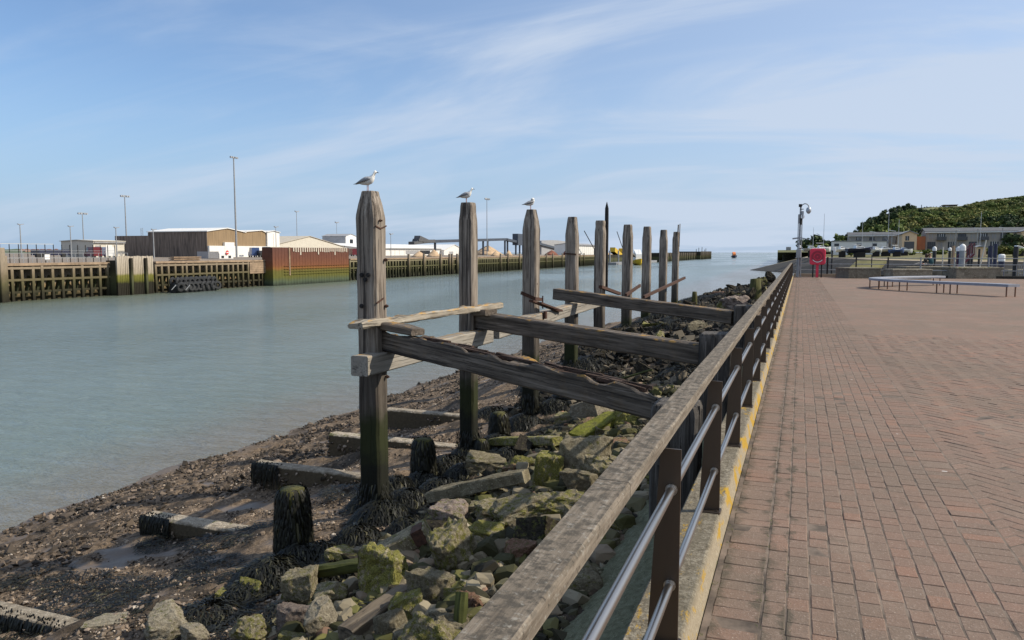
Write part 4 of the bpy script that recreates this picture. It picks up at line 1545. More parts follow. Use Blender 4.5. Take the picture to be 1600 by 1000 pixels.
def hero(px, py, wpx, hpx, dpx, kind, mat, label, rz=0.0, rx=0.0, ry=0.0, name='rubble_stone', cat='stone', lift=0.0, seed=None):
    """a stone whose foot shows at px,py and that measures w x h x d photo pixels at that distance"""
    p = on_ground(px, py)
    k = depth(p) / F_PX
    w, h, d = wpx * k * .92, hpx * k * .94, dpx * k * .85
    return rock(kind, M[mat], (p.x, p.y + d * .2, p.z + h * .40 + lift), (w, d, h), (R(rx), R(ry), YAW + R(rz)), label, cat, name=name, seed=seed)


HERO = [
    (252, 1000, 66, 44, 60, 'round', 'bare', 'pale rounded boulder at the bottom edge left of the rubble', 20, 0, 0),
    (386, 1002, 60, 34, 50, 'rough', 'mossy', 'flat olive stone at the bottom edge beside the weed', -20, 0, 6),
    (461, 940, 56, 52, 50, 'block', 'stone', 'upright beige block with a pale layer line, left of the round mossy stone', -8, 4, 0),
    (451, 985, 52, 42, 50, 'block', 'pink', 'grey pink speckled block in front of the beige layered one', 12, -6, 8),
    (511, 952, 60, 44, 50, 'round', 'mossy', 'round bright mossy stone in front of the dark flat plank', 10, 0, 0),
    (500, 992, 48, 56, 44, 'block', 'bare', 'leaning speckled block at the bottom left of the driftwood log', 24, 10, -18),
    (530, 893, 62, 44, 50, 'wedge', 'stone', 'triangular pale stone with weed on its left flank', 0, 0, 12),
    (566, 885, 26, 36, 26, 'block', 'bare', 'small square pale stone between triangular stone and rusty slab', 0, 0, 0),
    (592, 932, 82, 82, 66, 'rough', 'mossy', 'big mossy cracked block with a dark green upright side', -28, -6, 8),
    (702, 900, 54, 72, 60, 'rough', 'mossy', 'tall mossy block leaning beside the rusty ended slab', -38, 10, -6),
    (752, 858, 66, 46, 44, 'wedge', 'mossy', 'flat wedge stone with a pale chipped top', 10, 0, 10),
    (674, 948, 68, 62, 56, 'block', 'mossy', 'squared mossy block with dark front face and pale right edge', -34, 0, 0),
    (629, 975, 50, 54, 46, 'round', 'mossy', 'dark rounded mossy boulder beside the squared mossy block', 0, 0, 0),
    (705, 830, 62, 54, 50, 'block', 'pink', 'reddish granite block under the long concrete beam', -18, 6, -10),
    (770, 815, 66, 40, 50, 'rough', 'stone', 'low rough stone right of the reddish granite block', 18, 0, 0),
    (815, 830, 96, 62, 74, 'rough', 'mossy', 'broad rough stone furred with yellow green moss', 10, 0, -10),
    (868, 815, 84, 56, 66, 'rough', 'mossy', 'broad mossy stone partly hidden by the handrail', -14, 0, 0),
    (855, 762, 48, 58, 50, 'block', 'mossy', 'cubic stone with pale rims beside the deep dark gap', -8, -4, 4),
    (903, 748, 76, 72, 56, 'block', 'stone', 'large dark faced block with a bright right corner', -36, 0, 0),
    (905, 772, 60, 42, 44, 'round', 'mossy', 'rounded stone beside the handrail joint', 0, 0, 0),
    (938, 755, 62, 42, 44, 'rough', 'stone', 'pale knobbly stone right of the rounded one', 20, 0, 0),
    (812, 850, 34, 36, 30, 'block', 'mossy', 'small bright green block below the rough mossy stones', 25, 0, 0),
    (808, 880, 44, 36, 36, 'round', 'brick', 'rounded orange flecked stone beside the small green block', 0, 0, 0),
    (955, 705, 56, 18, 26, 'block', 'brick', 'red brick fragment lying flat near the handrail', 6, 0, 0),
    (920, 662, 56, 40, 60, 'slab', 'bare', 'pale tilted slab under the rotten beam', -34, 0, -24),
    (888, 668, 46, 24, 30, 'slab', 'mossy', 'low green ended slab left of the tilted pale slabs', -10, 0, 0),
    (985, 672, 52, 36, 44, 'rough', 'mossy', 'mossy lump below the splintered beam end', 0, 0, 0),
    (738, 968, 34, 40, 34, 'rough', 'brick', 'orange and green mottled stone by the green stake', 0, 0, 0),
    (605, 1000, 50, 50, 50, 'round', 'stone', 'greenish boulder at the bottom edge right of the log', 0, 0, 0),
    (700, 1000, 70, 44, 60, 'rough', 'stone', 'rough weedy stone at the bottom edge beside the handrail', 0, 0, 0),
    (300, 1004, 40, 30, 40, 'round', 'bare', 'small rounded stone right of the pale boulder', 0, 0, 0),
    (160, 985, 70, 20, 50, 'slab', 'bare', 'flat buff stone lying in the shingle at the lower left', 14, 0, 0),
    (757, 742, 58, 36, 40, 'block', 'mossy', 'pale topped stone lying against the dark weed mound', 6, 0, 0),
]
for i, h in enumerate(HERO):
    hero(*h[:8], rz=h[8], rx=h[9], ry=h[10], seed=100 + i)


def long_piece(name, a, b_, w, h, mat, label, cat, seed, chew=(.2, .2)):
    return beam(name, a, b_, w, h, mat, label, cat, None, seed=seed, seg=18, wear=.02, chew=chew)


def og(px, py, dz=0.0):
    p = on_ground(px, py)
    return Vector((p.x, p.y, p.z + dz))


def at_above(px, py, dz):
    """the point seen at px,py floating dz above the ground below it"""
    d = ray(px, py)
    k = 1.0
    while k < 60:
        p = _O + d * k
        if p.z < ground(p.x, p.y, False) + dz:
            return p
        k += .01
    return p


s_ = long_piece('concrete_slab', at_above(585, 870, .16), at_above(668, 828, .30), .30, .17, M['stone'], 'long grey slab with a rusty end patch lying towards the tall pile', 'slab', 3, (.25, .05))
q = long_piece('concrete_beam', at_above(672, 775, .20), at_above(822, 742, .30), .22, .16, M['stone'], 'long broken concrete beam lying across the rubble', 'beam', 5)
q = long_piece('green_slab', at_above(900, 684, .14), at_above(962, 650, .24), .34, .15, M['green'], 'bright algae green slab tilted beneath the rotten beam', 'slab', 7, (.3, .05))
q = long_piece('driftwood_log', at_above(540, 992, .10), at_above(640, 925, .12), .16, .15, M['log'], 'brown driftwood log lying in shadow between the boulders', 'log', 11)
q = long_piece('timber_baulk', at_above(470, 897, .18), at_above(572, 880, .20), .14, .10, M['green_wood'], 'dark mossy timber lying behind the round mossy stone', 'timber', 13)
q = long_piece('green_stake', at_above(716, 992, .02), at_above(722, 925, .30), .10, .05, M['green_wood'], 'upright green slimy stake near the handrail', 'stake', 15, (0, .2))
q = long_piece('concrete_beam', at_above(770, 690, .16), at_above(872, 688, .22), .20, .14, M['mossy'], 'weed draped beam lying below the third pile', 'beam', 17)
q = long_piece('thin_plank', at_above(850, 612, .30), at_above(885, 600, .36), .10, .04, M['green_wood'], 'thin green plank poking out of the far rubble', 'plank', 19)
q = long_piece('thin_plank', at_above(938, 602, .15), at_above(1018, 578, .35), .10, .04, M['green_wood'], 'narrow green plank leaning in the rubble past the rotten beam', 'plank', 21)
mb = MB()
e_ = s_.matrix_basis
# a rust stained iron fitting let into the slab end
Ls = (at_above(668, 828, .30) - at_above(585, 870, .16)).length
mb.box(Ls - .14, Ls - .02, -.158, .05, -.07, .09)
mb.build_local('rusty_fitting', M['rust'], s_)

# the mass of rubble between them: every stone of its own
def free(x, y, r_):
    for (a, b__, c_) in rocks_xy:
        if (a - x) ** 2 + (b__ - y) ** 2 < ((c_ + r_) * .52) ** 2:
            return False
    return True


proto = {}
for i in range(30):
    kind = ['block', 'rough', 'round', 'wedge', 'block', 'slab'][i % 6]
    mat = ['stone', 'mossy', 'mossy', 'stone', 'mossy', 'stone', 'mossy', 'mossy', 'darkrock', 'mossy'][i % 10]
    if i % 13 == 5:
        mat = 'brick'
    proto[i] = rock_mesh(500 + i, kind, M[mat])
dark_proto = [rock_mesh(700 + i, ['rough', 'block', 'round'][i % 3], M['darkrock']) for i in range(6)]
LANDMARKS = []


def mark(o_or_xy, phrase):
    q = o_or_xy if isinstance(o_or_xy, (tuple, list)) else (o_or_xy.location.x, o_or_xy.location.y)
    LANDMARKS.append((q[0], q[1], phrase))


for q, nm in zip(PILES, ('nearest', 'second', 'third', 'fourth', 'fifth', 'sixth', 'seventh', 'eighth', 'farthest')):
    mark((PX, q[0]), 'the %s tall pile' % nm)
for lab_, ph in (('long grey slab', 'the rusty ended slab'), ('long broken concrete beam', 'the long concrete beam'), ('bright algae', 'the bright green slab'), ('brown driftwood', 'the driftwood log'),
                 ('upright green slimy', 'the slimy green stake'), ('weed draped beam', 'the weed draped beam'), ('dark mossy timber', 'the dark mossy timber'), ('reddish granite', 'the reddish granite block'),
                 ('big mossy cracked', 'the big cracked mossy block'), ('red brick fragment', 'the red brick fragment'), ('pale rounded boulder', 'the pale rounded boulder'), ('round bright mossy', 'the round mossy stone'),
                 ('cubic stone', 'the cubic pale rimmed stone'), ('large dark faced', 'the large dark faced block'), ('broad rough stone', 'the broad furred stone'), ('upright beige', 'the beige layered block'),
                 ('triangular pale', 'the triangular pale stone'), ('pale tilted slab', 'the pale tilted slab'), ('fat weed draped', 'the fat weedy stump'), ('weed covered stump', 'the middle weedy stump'),
                 ('thick dark post', 'the thick dark post stump'), ('squat dark end', 'the squat end post'), ('bleached split', 'the bleached end post'), ('flat topped end', 'the flat topped end post'),
                 ('red brown boulder', 'the red brown boulder'), ('thin green plank', 'the thin green plank'), ('narrow green plank', 'the narrow green plank'), ('low concrete sill hung', 'the weed hung sill')):
    for o__ in bpy.data.objects:
        if o__.get('label', '').startswith(lab_):
            if lab_.startswith('low concrete sill'):
                mark((-5.4, o__.location.y), ph)
            else:
                c__ = o__.location if not (o__.type == 'MESH' and o__.name.split('.')[0] in ('concrete_slab', 'concrete_beam', 'green_slab', 'driftwood_log')) else o__.matrix_basis @ Vector((.35, 0, 0))
                mark((c__.x, c__.y), ph)
            break
USED = set()
LOOK = {'rubble_concrete': 'grey', 'mossy_rubble': 'mossy', 'bare_rubble': 'bare', 'pinkish_granite': 'pinkish', 'red_brick_rubble': 'brick red', 'dark_weedy_rock': 'dark weedy'}
SHAPE = ['blocky', 'knobbly', 'rounded', 'wedge shaped', 'blocky', 'flat']


def stone_label(x, y, sz, mat, shape, fallback):
    size = 'small' if sz < .15 else ('middling' if sz < .23 else 'large')
    if sz > .42:
        size = 'very large'
    for (lx_, ly_, ph) in sorted(LANDMARKS, key=lambda q: (q[0] - x) ** 2 + (q[1] - y) ** 2)[:9]:
        dx, dy = x - lx_, y - ly_
        if abs(dy) > abs(dx):
            rel = 'just beyond' if dy > 0 else 'just before'
        else:
            rel = 'on the railing side of' if dx > 0 else 'on the river side of'
        lab_ = '%s %s %s stone %s %s' % (size, LOOK[mat], shape, rel, ph)
        if lab_ not in USED and math.hypot(dx, dy) < 5.0:
            USED.add(lab_)
            return lab_
    return fallback


LAB_NEAR = 'mossy rubble stone lying in the heap below the railing'
LAB_FAR = 'dark weedy rubble stone on the bank beyond the cross beams'
LAB_TOE = 'rubble stone scattered on the shingle left of the heap'
count = 0
tries = 0
while count < 205 and tries < 14000:
    tries += 1
    y = 2.6 + 12.5 * rng.random() ** 1.15
    x = -1.5 - 2.9 * rng.random()
    if x < -4.1 and rng.random() < .6:
        continue
    sz = rng.choice([.13, .16, .19, .22, .26, .32]) * rng.uniform(.8, 1.2)
    if not free(x, y, sz * .5):
        continue
    pi_ = rng.randrange(30)
    me_ = proto[pi_]
    o_ = link('rubble_stone', me_, None, None, (x, y, ground(x, y) + sz * .18), (rng.uniform(-.4, .4), rng.uniform(-.4, .4), rng.uniform(0, 6.28)))
    o_.scale = (sz * rng.uniform(.9, 1.35), sz * rng.uniform(.7, 1.0), sz * rng.uniform(.55, .85))
    tag(o_, stone_label(x, y, sz, me_.materials[0].name, SHAPE[pi_ % 6], LAB_NEAR), 'stone', 'rubble stones of the heap below the railing')
    rocks_xy.append((x, y, sz * .5))
    count += 1
count = tries = 0
while count < 48 and tries < 4000:
    tries += 1
    y = 15 + 33 * rng.random() ** 1.1
    x = -1.3 - 4.2 * rng.random()
    if x > -1.5 and y < 26:
        continue
    sz = rng.uniform(.18, .42) * (1 + .012 * (y - 15))
    if not free(x, y, sz * .5):
        continue
    pi_ = rng.randrange(30)
    dk = rng.random() < .78
    me_ = dark_proto[pi_ % 6] if dk else proto[pi_]
    o_ = link('rubble_stone', me_, None, None, (x, y, ground(x, y) + sz * .15), (rng.uniform(-.4, .4), rng.uniform(-.4, .4), rng.uniform(0, 6.28)))
    o_.scale = (sz * rng.uniform(.9, 1.35), sz * rng.uniform(.7, 1.0), sz * rng.uniform(.5, .8))
    tag(o_, stone_label(x, y, sz, me_.materials[0].name, ('knobbly', 'blocky', 'rounded')[pi_ % 6 % 3] if dk else SHAPE[pi_ % 6], LAB_FAR), 'stone', 'dark rubble stones of the far bank')
    rocks_xy.append((x, y, sz * .5))
    count += 1
for _ in range(20):
    y = 2.8 + 5.5 * rng.random()
    x = -3.6 - 2.4 * rng.random()
    sz = rng.uniform(.08, .2)
    if not free(x, y, sz):
        continue
    pi_ = rng.randrange(30)
    me_ = proto[pi_]
    o_ = link('rubble_stone', me_, None, None, (x, y, ground(x, y) + sz * .2), (rng.uniform(-.3, .3), rng.uniform(-.3, .3), rng.uniform(0, 6.28)))
    o_.scale = (sz * 1.2, sz * .9, sz * .7)
    tag(o_, stone_label(x, y, sz, me_.materials[0].name, SHAPE[pi_ % 6], LAB_TOE), 'stone', 'stones scattered on the shingle')
# big dark boulders piled against the far railing
BB = [(1150, 474, 60, 'red brown boulder close to the railing on the far mound'), (1182, 452, 34, 'dark boulder left of the railing farther along the mound'), (1190, 440, 30, 'dark rounded boulder against the water just left of the railing'),
      (1130, 478, 40, 'pale speckled boulder on the near slope of the far mound'), (1172, 458, 30, 'dark broken boulder between the thick post stump and the railing'), (1204, 433, 24, 'farthest dark boulder beside the railing')]
for i, (px, py, w, lab) in enumerate(BB):
    y = [24, 31, 36, 24, 28, 42][i]
    p = on_y(px, py, y)
    k = depth(p) / F_PX
    s__ = w * k * .55
    o_ = rock('rough', M['pink' if i == 0 else ('stone' if i == 3 else 'darkrock')], (p.x, p.y, p.z), (s__, s__, s__ * .8), (0, .2 * i, i), lab, 'boulder', 'boulders of the far mound', 'boulder', 900 + i)

# small rubble packed between the stones
n = 15000
y = 2.2 + 15 * nrng.random(n) ** 1.3
x = -1.45 - 3.0 * nrng.random(n)
pos = [(a, b__, ground(a, b__) + .01) for a, b__ in zip(x, y)]
tag(link('small_rubble', stone_cloud('small_rubble', pos, np.where(nrng.random(n) < .15, nrng.uniform(.05, .10, n), nrng.uniform(.012, .05, n)), M['rubble'], (.45, .9), var=nrng.random(n) ** 1.4, jitter=.33)), 'small broken rubble packed between the stones', 'rubble', kind='stuff')
_iv, _if = (lambda b_: (bmesh.ops.create_icosphere(b_, subdivisions=2, radius=1), (np.array([v.co[:] for v in b_.verts]), np.array([[v.index for v in f.verts] for f in b_.faces])))[1])(bmesh.new())
_iv = _iv * (1 + .16 * np.sin(_iv[:, :1] * 3.1 + 1) * np.cos(_iv[:, 1:2] * 2.7))
n = 1500
y = 2.2 + 13.5 * nrng.random(n) ** 1.2
x = -1.5 - 2.5 * nrng.random(n) ** 1.2
sz_ = nrng.uniform(.045, .125, n)
pos = [(a, b__, ground(a, b__) + .35 * c__) for a, b__, c__ in zip(x, y, sz_)]
tag(link('broken_stones', stone_cloud('broken_stones', pos, sz_, M['heap_stones'], (.5, .85), base=(np.sign(_iv) * np.abs(_iv) ** .45, _if), jitter=.075)), 'broken fist sized stones filling the heap below the railing', 'rubble', kind='stuff')
n = 3600
y = 15 + 32 * nrng.random(n) ** 1.2
x = -1.3 - 4.6 * nrng.random(n)
pos = [(a, b__, ground(a, b__) + .02) for a, b__ in zip(x, y)]
tag(link('far_rubble', stone_cloud('far_rubble', pos, nrng.uniform(.04, .17, n), M['dark_rubble'], (.5, .9), var=nrng.random(n) ** 1.5, jitter=.34)), 'dark broken rubble of the bank beyond the cross beams', 'rubble', kind='stuff')

# shingle: thick in some bands, thin on the wet mud
P_, S_ = [], []
while len(P_) < 33000:
    yy = 3.0 + 22 * rng.random() ** 1.7
    xx = -3.2 - 9.4 * rng.random() ** .85
    f = fbm(xx * .55, yy * .8, 4.0, 3) + .22 * sstep(-9.5, -5, xx) + (.25 if yy < 6.6 else 0)
    if f < rng.uniform(-.15, .45) or wet(xx, yy) > rng.random() * .5 + .15:
        continue
    P_.append((xx, yy, ground(xx, yy) + .012))
    S_.append(rng.uniform(.008, .024) if rng.random() < .94 else rng.uniform(.024, .05))
tag(link('shingle', stone_cloud('shingle', P_, np.array(S_), M['pebbles'], (.4, .8), var=nrng.random(len(P_)) ** 1.7)), 'pale and brown shingle strewn over the mud', 'shingle', kind='stuff')
# shell and weed lumps along the waterside crest
P_, S_ = [], []
while len(P_) < 9000:
    yy = 5.5 + 30 * rng.random() ** 1.3
    xx = -12.6 + 3.6 * rng.random()
    if fbm(xx * .8, yy * .7, 14.0, 3) < rng.uniform(-.2, .3):
        continue
    P_.append((xx, yy, ground(xx, yy) + .02))
    S_.append(rng.uniform(.015, .05) if rng.random() < .93 else rng.uniform(.05, .1))
tag(link('waterside_lumps', stone_cloud('waterside_lumps', P_, np.array(S_), M['pebbles'], (.25, .7), jitter=.4, var=nrng.random(len(P_)) ** 2.6 * .62)), 'dark weedy lumps along the waterside', 'stones', kind='stuff')


# ---- bladder wrack
def weed_mesh(name, clumps, mat, ribbon=.0065):
    """clumps: (x, y, z, radius, height, n, length): drooping ribbons spilling from a mound down to the ground"""
    V, Fc, A = [], [], []
    for (cx_, cy_, cz_, r_, h, n_, L) in clumps:
        for _ in range(int(n_ * 1.7)):
            a = rng.uniform(0, 2 * math.pi)
            u = math.sqrt(rng.random())
            x, y = cx_ + r_ * u * math.cos(a), cy_ + r_ * u * math.sin(a)
            z = max(cz_ + h * (1 - u * u), ground(x, y, False)) + rng.uniform(-.01, .03)
            d = a + rng.gauss(0, .7)
            l = L * rng.uniform(.45, 1.2)
            w = ribbon * rng.uniform(.6, 1.6)
            hx, hy = math.cos(d), math.sin(d)
            nx_, ny_ = -hy, hx
            o_ = len(V)
            rise = rng.uniform(.05, .35)
            K = 3
            for k in range(K + 1):
                q = k / K
                px_ = x + hx * l * q * .75 + nx_ * .02 * math.sin(q * 5 + a)
                py_ = y + hy * l * q * .75 + ny_ * .02 * math.sin(q * 5 + a)
                pz = z + l * (rise * q - (.85 + rise) * q * q * (1 if h > .05 else .25))
                pz = max(pz, ground(px_, py_, False) + .012 + .02 * rng.random())
                ww = w * (1 - .45 * q)
                V.append((px_ + nx_ * ww, py_ + ny_ * ww, pz))
                V.append((px_ - nx_ * ww, py_ - ny_ * ww, pz + ww * .5))
            for k in range(K):
                Fc.append((o_ + 2 * k, o_ + 2 * k + 1, o_ + 2 * k + 3, o_ + 2 * k + 2))
            A += [min(1, max(0, rng.gauss(.45, .27)))] * K
    me_ = np_mesh(name, np.array(V), np.array(Fc), mat, True)
    face_attr(me_, 'var', A)
    return me_


cl = []
for (px, py, r_, h, n_, L) in (
        (430, 905, .42, .22, 900, .24), (470, 880, .30, .20, 500, .22), (395, 925, .30, .12, 450, .2), (330, 965, .36, .12, 500, .22), (250, 955, .35, .08, 350, .2),
        (600, 815, .40, .26, 900, .24), (560, 850, .30, .22, 500, .24), (640, 790, .35, .22, 600, .22), (700, 738, .42, .26, 900, .22), (740, 715, .40, .22, 700, .22), (660, 760, .32, .2, 500, .22),
        (820, 668, .42, .26, 700, .22), (780, 700, .40, .24, 700, .22), (870, 640, .42, .22, 600, .22), (800, 720, .36, .2, 500, .2), (850, 605, .6, .2, 600, .25), (930, 570, .8, .2, 600, .3), (900, 620, .5, .2, 400, .25),
        (585, 790, .34, .24, 600, .22), (620, 770, .36, .24, 600, .22), (690, 770, .34, .2, 500, .2), (725, 745, .3, .18, 400, .2), (640, 830, .26, .16, 400, .18), (770, 650, .4, .2, 500, .22), (840, 690, .3, .16, 350, .2), (520, 905, .26, .16, 350, .2), (500, 870, .28, .16, 350, .2), (440, 960, .2, .08, 160, .16)):
    p = on_ground(px, py)
    cl.append((p.x, p.y, p.z, r_, h, n_, L))
for (px, py) in ((60, 905), (120, 915), (190, 925), (240, 930), (300, 925), (350, 915), (400, 905), (260, 850), (340, 850), (400, 838), (200, 960), (90, 965), (40, 985), (330, 890), (430, 830), (540, 770)):
    p = on_ground(px, py)
    cl.append((p.x, p.y, p.z, .38, .03, 220, .16))
for _ in range(70):                                   # dark weed in the gaps of the heap
    y = 3.2 + 12 * rng.random()
    x = -2.0 - 2.6 * rng.random() ** .7
    cl.append((x, y, ground(x, y), rng.uniform(.12, .3), .05, 70, .13))
for _ in range(60):                                   # along the far bank
    y = 16 + 26 * rng.random()
    x = -2.0 - 3.6 * rng.random()
    cl.append((x, y, ground(x, y), .6, .2, 130, .35))
tag(link('bladder_wrack', weed_mesh('bladder_wrack', cl, M['weed'])), 'dark bladder wrack heaped round the pile feet and rubble', 'seaweed', kind='stuff')


def z_pick(r__):
    return r__.random() < .9


def hang_mesh(name, lines, mat, ribbon=.0075):
    """ribbons hanging down: (x, y, z, out dir, length)"""
    V, Fc, A = [], [], []
    for (x, y, z, dx, dy, l) in lines:
        w = ribbon * rng.uniform(.7, 1.6)
        nx_, ny_ = -dy, dx
        o_ = len(V)
        for k in range(4):
            q = k / 3
            outw = .02 + .05 * math.sin(q * 2.4) * rng.uniform(.4, 1)
            ww = w * (1 - .4 * q)
            zz2 = z + .015 - l * q
            V.append((x + dx * outw + nx_ * ww, y + dy * outw + ny_ * ww, zz2))
            V.append((x + dx * outw - nx_ * ww, y + dy * outw - ny_ * ww, zz2))
        for k in range(3):
            Fc.append((o_ + 2 * k, o_ + 2 * k + 1, o_ + 2 * k + 3, o_ + 2 * k + 2))
        A += [min(1, max(0, rng.gauss(.42, .25)))] * 3
    me_ = np_mesh(name, np.array(V), np.array(Fc), mat, True)
    face_attr(me_, 'var', A)
    return me_


lines = []
for k, (y, x0, x1, z, lab) in enumerate(SILLS[:3]):
    a0 = (.42, .55, .60)[k]
    for _ in range((2000, 800, 550)[k]):
        u = rng.random()
        if k == 0:
            u = 1 - u ** 1.6 * .95
        else:
            u = (rng.random() ** 1.5) * .16 if rng.random() < .5 else 1 - rng.random() * .35
        x = x0 + (x1 - x0) * u
        lines.append((x, y - .13 + rng.uniform(-.01, .16) * (rng.random() < .4), z - .03 * u - (0 if rng.random() < .6 else .2 * rng.random()), 0, -1, rng.uniform(.08, .34)))
tag(link('hanging_weed', hang_mesh('hanging_weed', lines, M['weed'])), 'dark weed hanging over the edges of the foreshore sills', 'seaweed', kind='stuff')
for (root, p, h, r_) in stump_pos:
    lines = []
    for _ in range(int(1500 * r_ / .17)):
        a = rng.uniform(0, 2 * math.pi)
        # a bare streak is left facing the sun
        if abs((a + .75 + math.pi) % (2 * math.pi) - math.pi) < .42 and z_pick(rng) and rng.random() < .8:
            continue
        z = h * rng.uniform(.12, 1.0)
        rr = r_ * (1.05 - .2 * (z / h) ** 2)
        lines.append((rr * math.cos(a), rr * math.sin(a), z, math.cos(a), math.sin(a), min(z + .1, rng.uniform(.12, .30))))
    o_ = link('hanging_weed', hang_mesh('stump_weed', lines, M['weed'], .008), None, root)
    o_['kind'] = 'stuff'
# a skirt of weed round the feet of the tall piles
for root, (y, zt, zb, w, wd, tp, ch, ln) in list(zip(piles, PILES))[:5]:
    lines = []
    for _ in range(260):
        sd = rng.randrange(4)
        u = rng.uniform(-w / 2, w / 2)
        x, yy, dx, dy = ((u, -wd / 2, 0, -1), (w / 2, u, 1, 0), (u, wd / 2, 0, 1), (-w / 2, u, -1, 0))[sd]
        z = rng.uniform(.1, .62)
        lines.append((x, yy, z, dx, dy, rng.uniform(.08, .22)))
    o_ = link('weed_skirt', hang_mesh('weed_skirt', lines, M['weed'], .007), None, root)
    o_['kind'] = 'stuff'
# ------------------------------------------------------------------ gulls on the pile heads
def gull(loc, heading, size, label, tucked=False):
    """heading: direction (radians) the bird faces; built facing local +X, feet at z 0"""
    root = empty('gull', loc, heading, label, 'gull', 'gulls on the jetty piles')
    s = size
    mb = MB()

    def ring(x, z, ry, rz, n=12):
        return [(x, ry * math.cos(a), z + rz * math.sin(a)) for a in [2 * math.pi * k / n for k in range(n)]]
    if not tucked:
        body = [(-.36, .36, .015, .012), (-.30, .375, .060, .040), (-.20, .40, .115, .095), (-.06, .43, .158, .140), (.08, .455, .172, .165), (.19, .50, .155, .165), (.265, .57, .132, .145), (.29, .635, .112, .118), (.305, .70, .104, .098), (.325, .75, .094, .086), (.365, .775, .070, .062), (.405, .768, .03, .03)]
    else:
        body = [(-.36, .34, .015, .012), (-.30, .355, .060, .040), (-.20, .385, .115, .095), (-.06, .425, .158, .140), (.08, .465, .175, .165), (.18, .52, .165, .165), (.23, .59, .140, .135), (.235, .655, .115, .105), (.21, .705, .075, .062), (.19, .73, .02, .02)]
    mb.loft([ring(x * s, z * s, ry * s, rz * s) for x, z, ry, rz in body])
    mb.build_local('body', M['gull_white'], root, True)
    for sd in (-1, 1):
        mb = MB()                                     # folded wing
        pr = [(.20, .54, .055), (.12, .53, .105), (-.02, .50, .120), (-.16, .45, .095), (-.30, .40, .055), (-.42, .36, .018)]
        rings = []
        for x, z, hh in pr:
            yw = .182 * (1 - ((x + .02) / .48) ** 2) + .012
            rings.append([(x * s, sd * (yw - .035) * s, (z + hh * .75) * s), (x * s, sd * (yw + .012) * s, (z + hh * .2) * s), (x * s, sd * (yw + .002) * s, (z - hh * .75) * s), (x * s, sd * (yw - .05) * s, (z - hh * .3) * s)])
        mb.loft(rings)
        mb.build_local('wing', M['gull_grey'], root, True)
        mb = MB()
        mb.loft([[(x * s, sd * (y0 + .018) * s, z * s + .0), (x * s, sd * (y0 - .018) * s, (z + h_) * s), (x * s, sd * (y0 - .018) * s, (z - h_) * s)] for x, y0, z, h_ in ((-.28, .060, .395, .032), (-.42, .030, .355, .022), (-.54, .012, .33, .007))])
        mb.build_local('wing_tip', M['gull_dark'], root)
        mb = MB()
        mb.path([(.03 * s, sd * .055 * s, .36 * s), (.035 * s, sd * .055 * s, .18 * s), (.03 * s, sd * .055 * s, .015 * s)], [.016 * s, .012 * s, .014 * s], 6)
        for a in (-.45, 0, .45):
            mb.path([(.03 * s, sd * .055 * s, .012 * s), ((.03 + .12 * math.cos(a)) * s, (sd * .055 + .12 * math.sin(a)) * s, .008 * s)], [.012 * s, .006 * s], 4)
        mb.build_local('leg', M['gull_leg'], root)
    mb = MB()
    mb.loft([[(-.30 * s, y * .9 * s, .365 * s), (-.46 * s, y * s, .33 * s), (-.46 * s, y * s, .32 * s), (-.30 * s, y * .9 * s, .345 * s)] for y in (-.05, .05)])
    mb.build_local('tail', M['gull_white'], root)
    if not tucked:
        mb = MB()
        mb.path([(.395 * s, 0, .768 * s), (.455 * s, 0, .757 * s), (.50 * s, 0, .735 * s)], [.020 * s, .016 * s, .004 * s], 6)
        mb.build_local('beak', M['gull_dark'], root)
        mb = MB()
        for sd in (-1, 1):
            mb.ball((.372 * s, sd * .062 * s, .785 * s), .010 * s, 6, 4)
        mb.build_local('eyes', M['black'], root)
    else:
        mb = MB()                                     # head laid back into the shoulder
        mb.ball((.12 * s, -.10 * s, .665 * s), .095 * s, 10, 8, (1.15, 1, .92))
        mb.build_local('head', M['gull_white'], root, True)
        mb = MB()
        mb.path([(.05 * s, -.15 * s, .645 * s), (-.03 * s, -.18 * s, .58 * s)], [.018 * s, .004 * s], 6)
        mb.build_local('beak', M['gull_dark'], root)
    return root


for i, (sz, dx, lab, tk) in enumerate(((.335, -.035, 'largest pale gull standing on the nearest pile facing right', False), (.315, -.03, 'pale gull with dark tail standing on the second pile', False), (.34, -.02, 'gull preening with its head tucked back on the third pile', True))):
    y, zt = PILES[i][0], PILES[i][1]
    gull((PX + PILES[i][7][0] * 4 + dx, y - .02, zt - .02), YAW + R(-12 if i != 2 else 18), sz, lab, tk)
# ------------------------------------------------------------------ opposite bank
WX = -71.0
DECK = .55


def Yx(px, x=WX):
    return on_x(px, 405, x).y


def Zx(px, py, x=WX):
    return on_x(px, py, x).z


mb = MB()
mb.box(-900, WX - 1.5, -120, 440, -5, DECK)
tag(mb.build('far_quay_ground', M['deck']), 'bare ground of the working quay across the river', kind='structure')


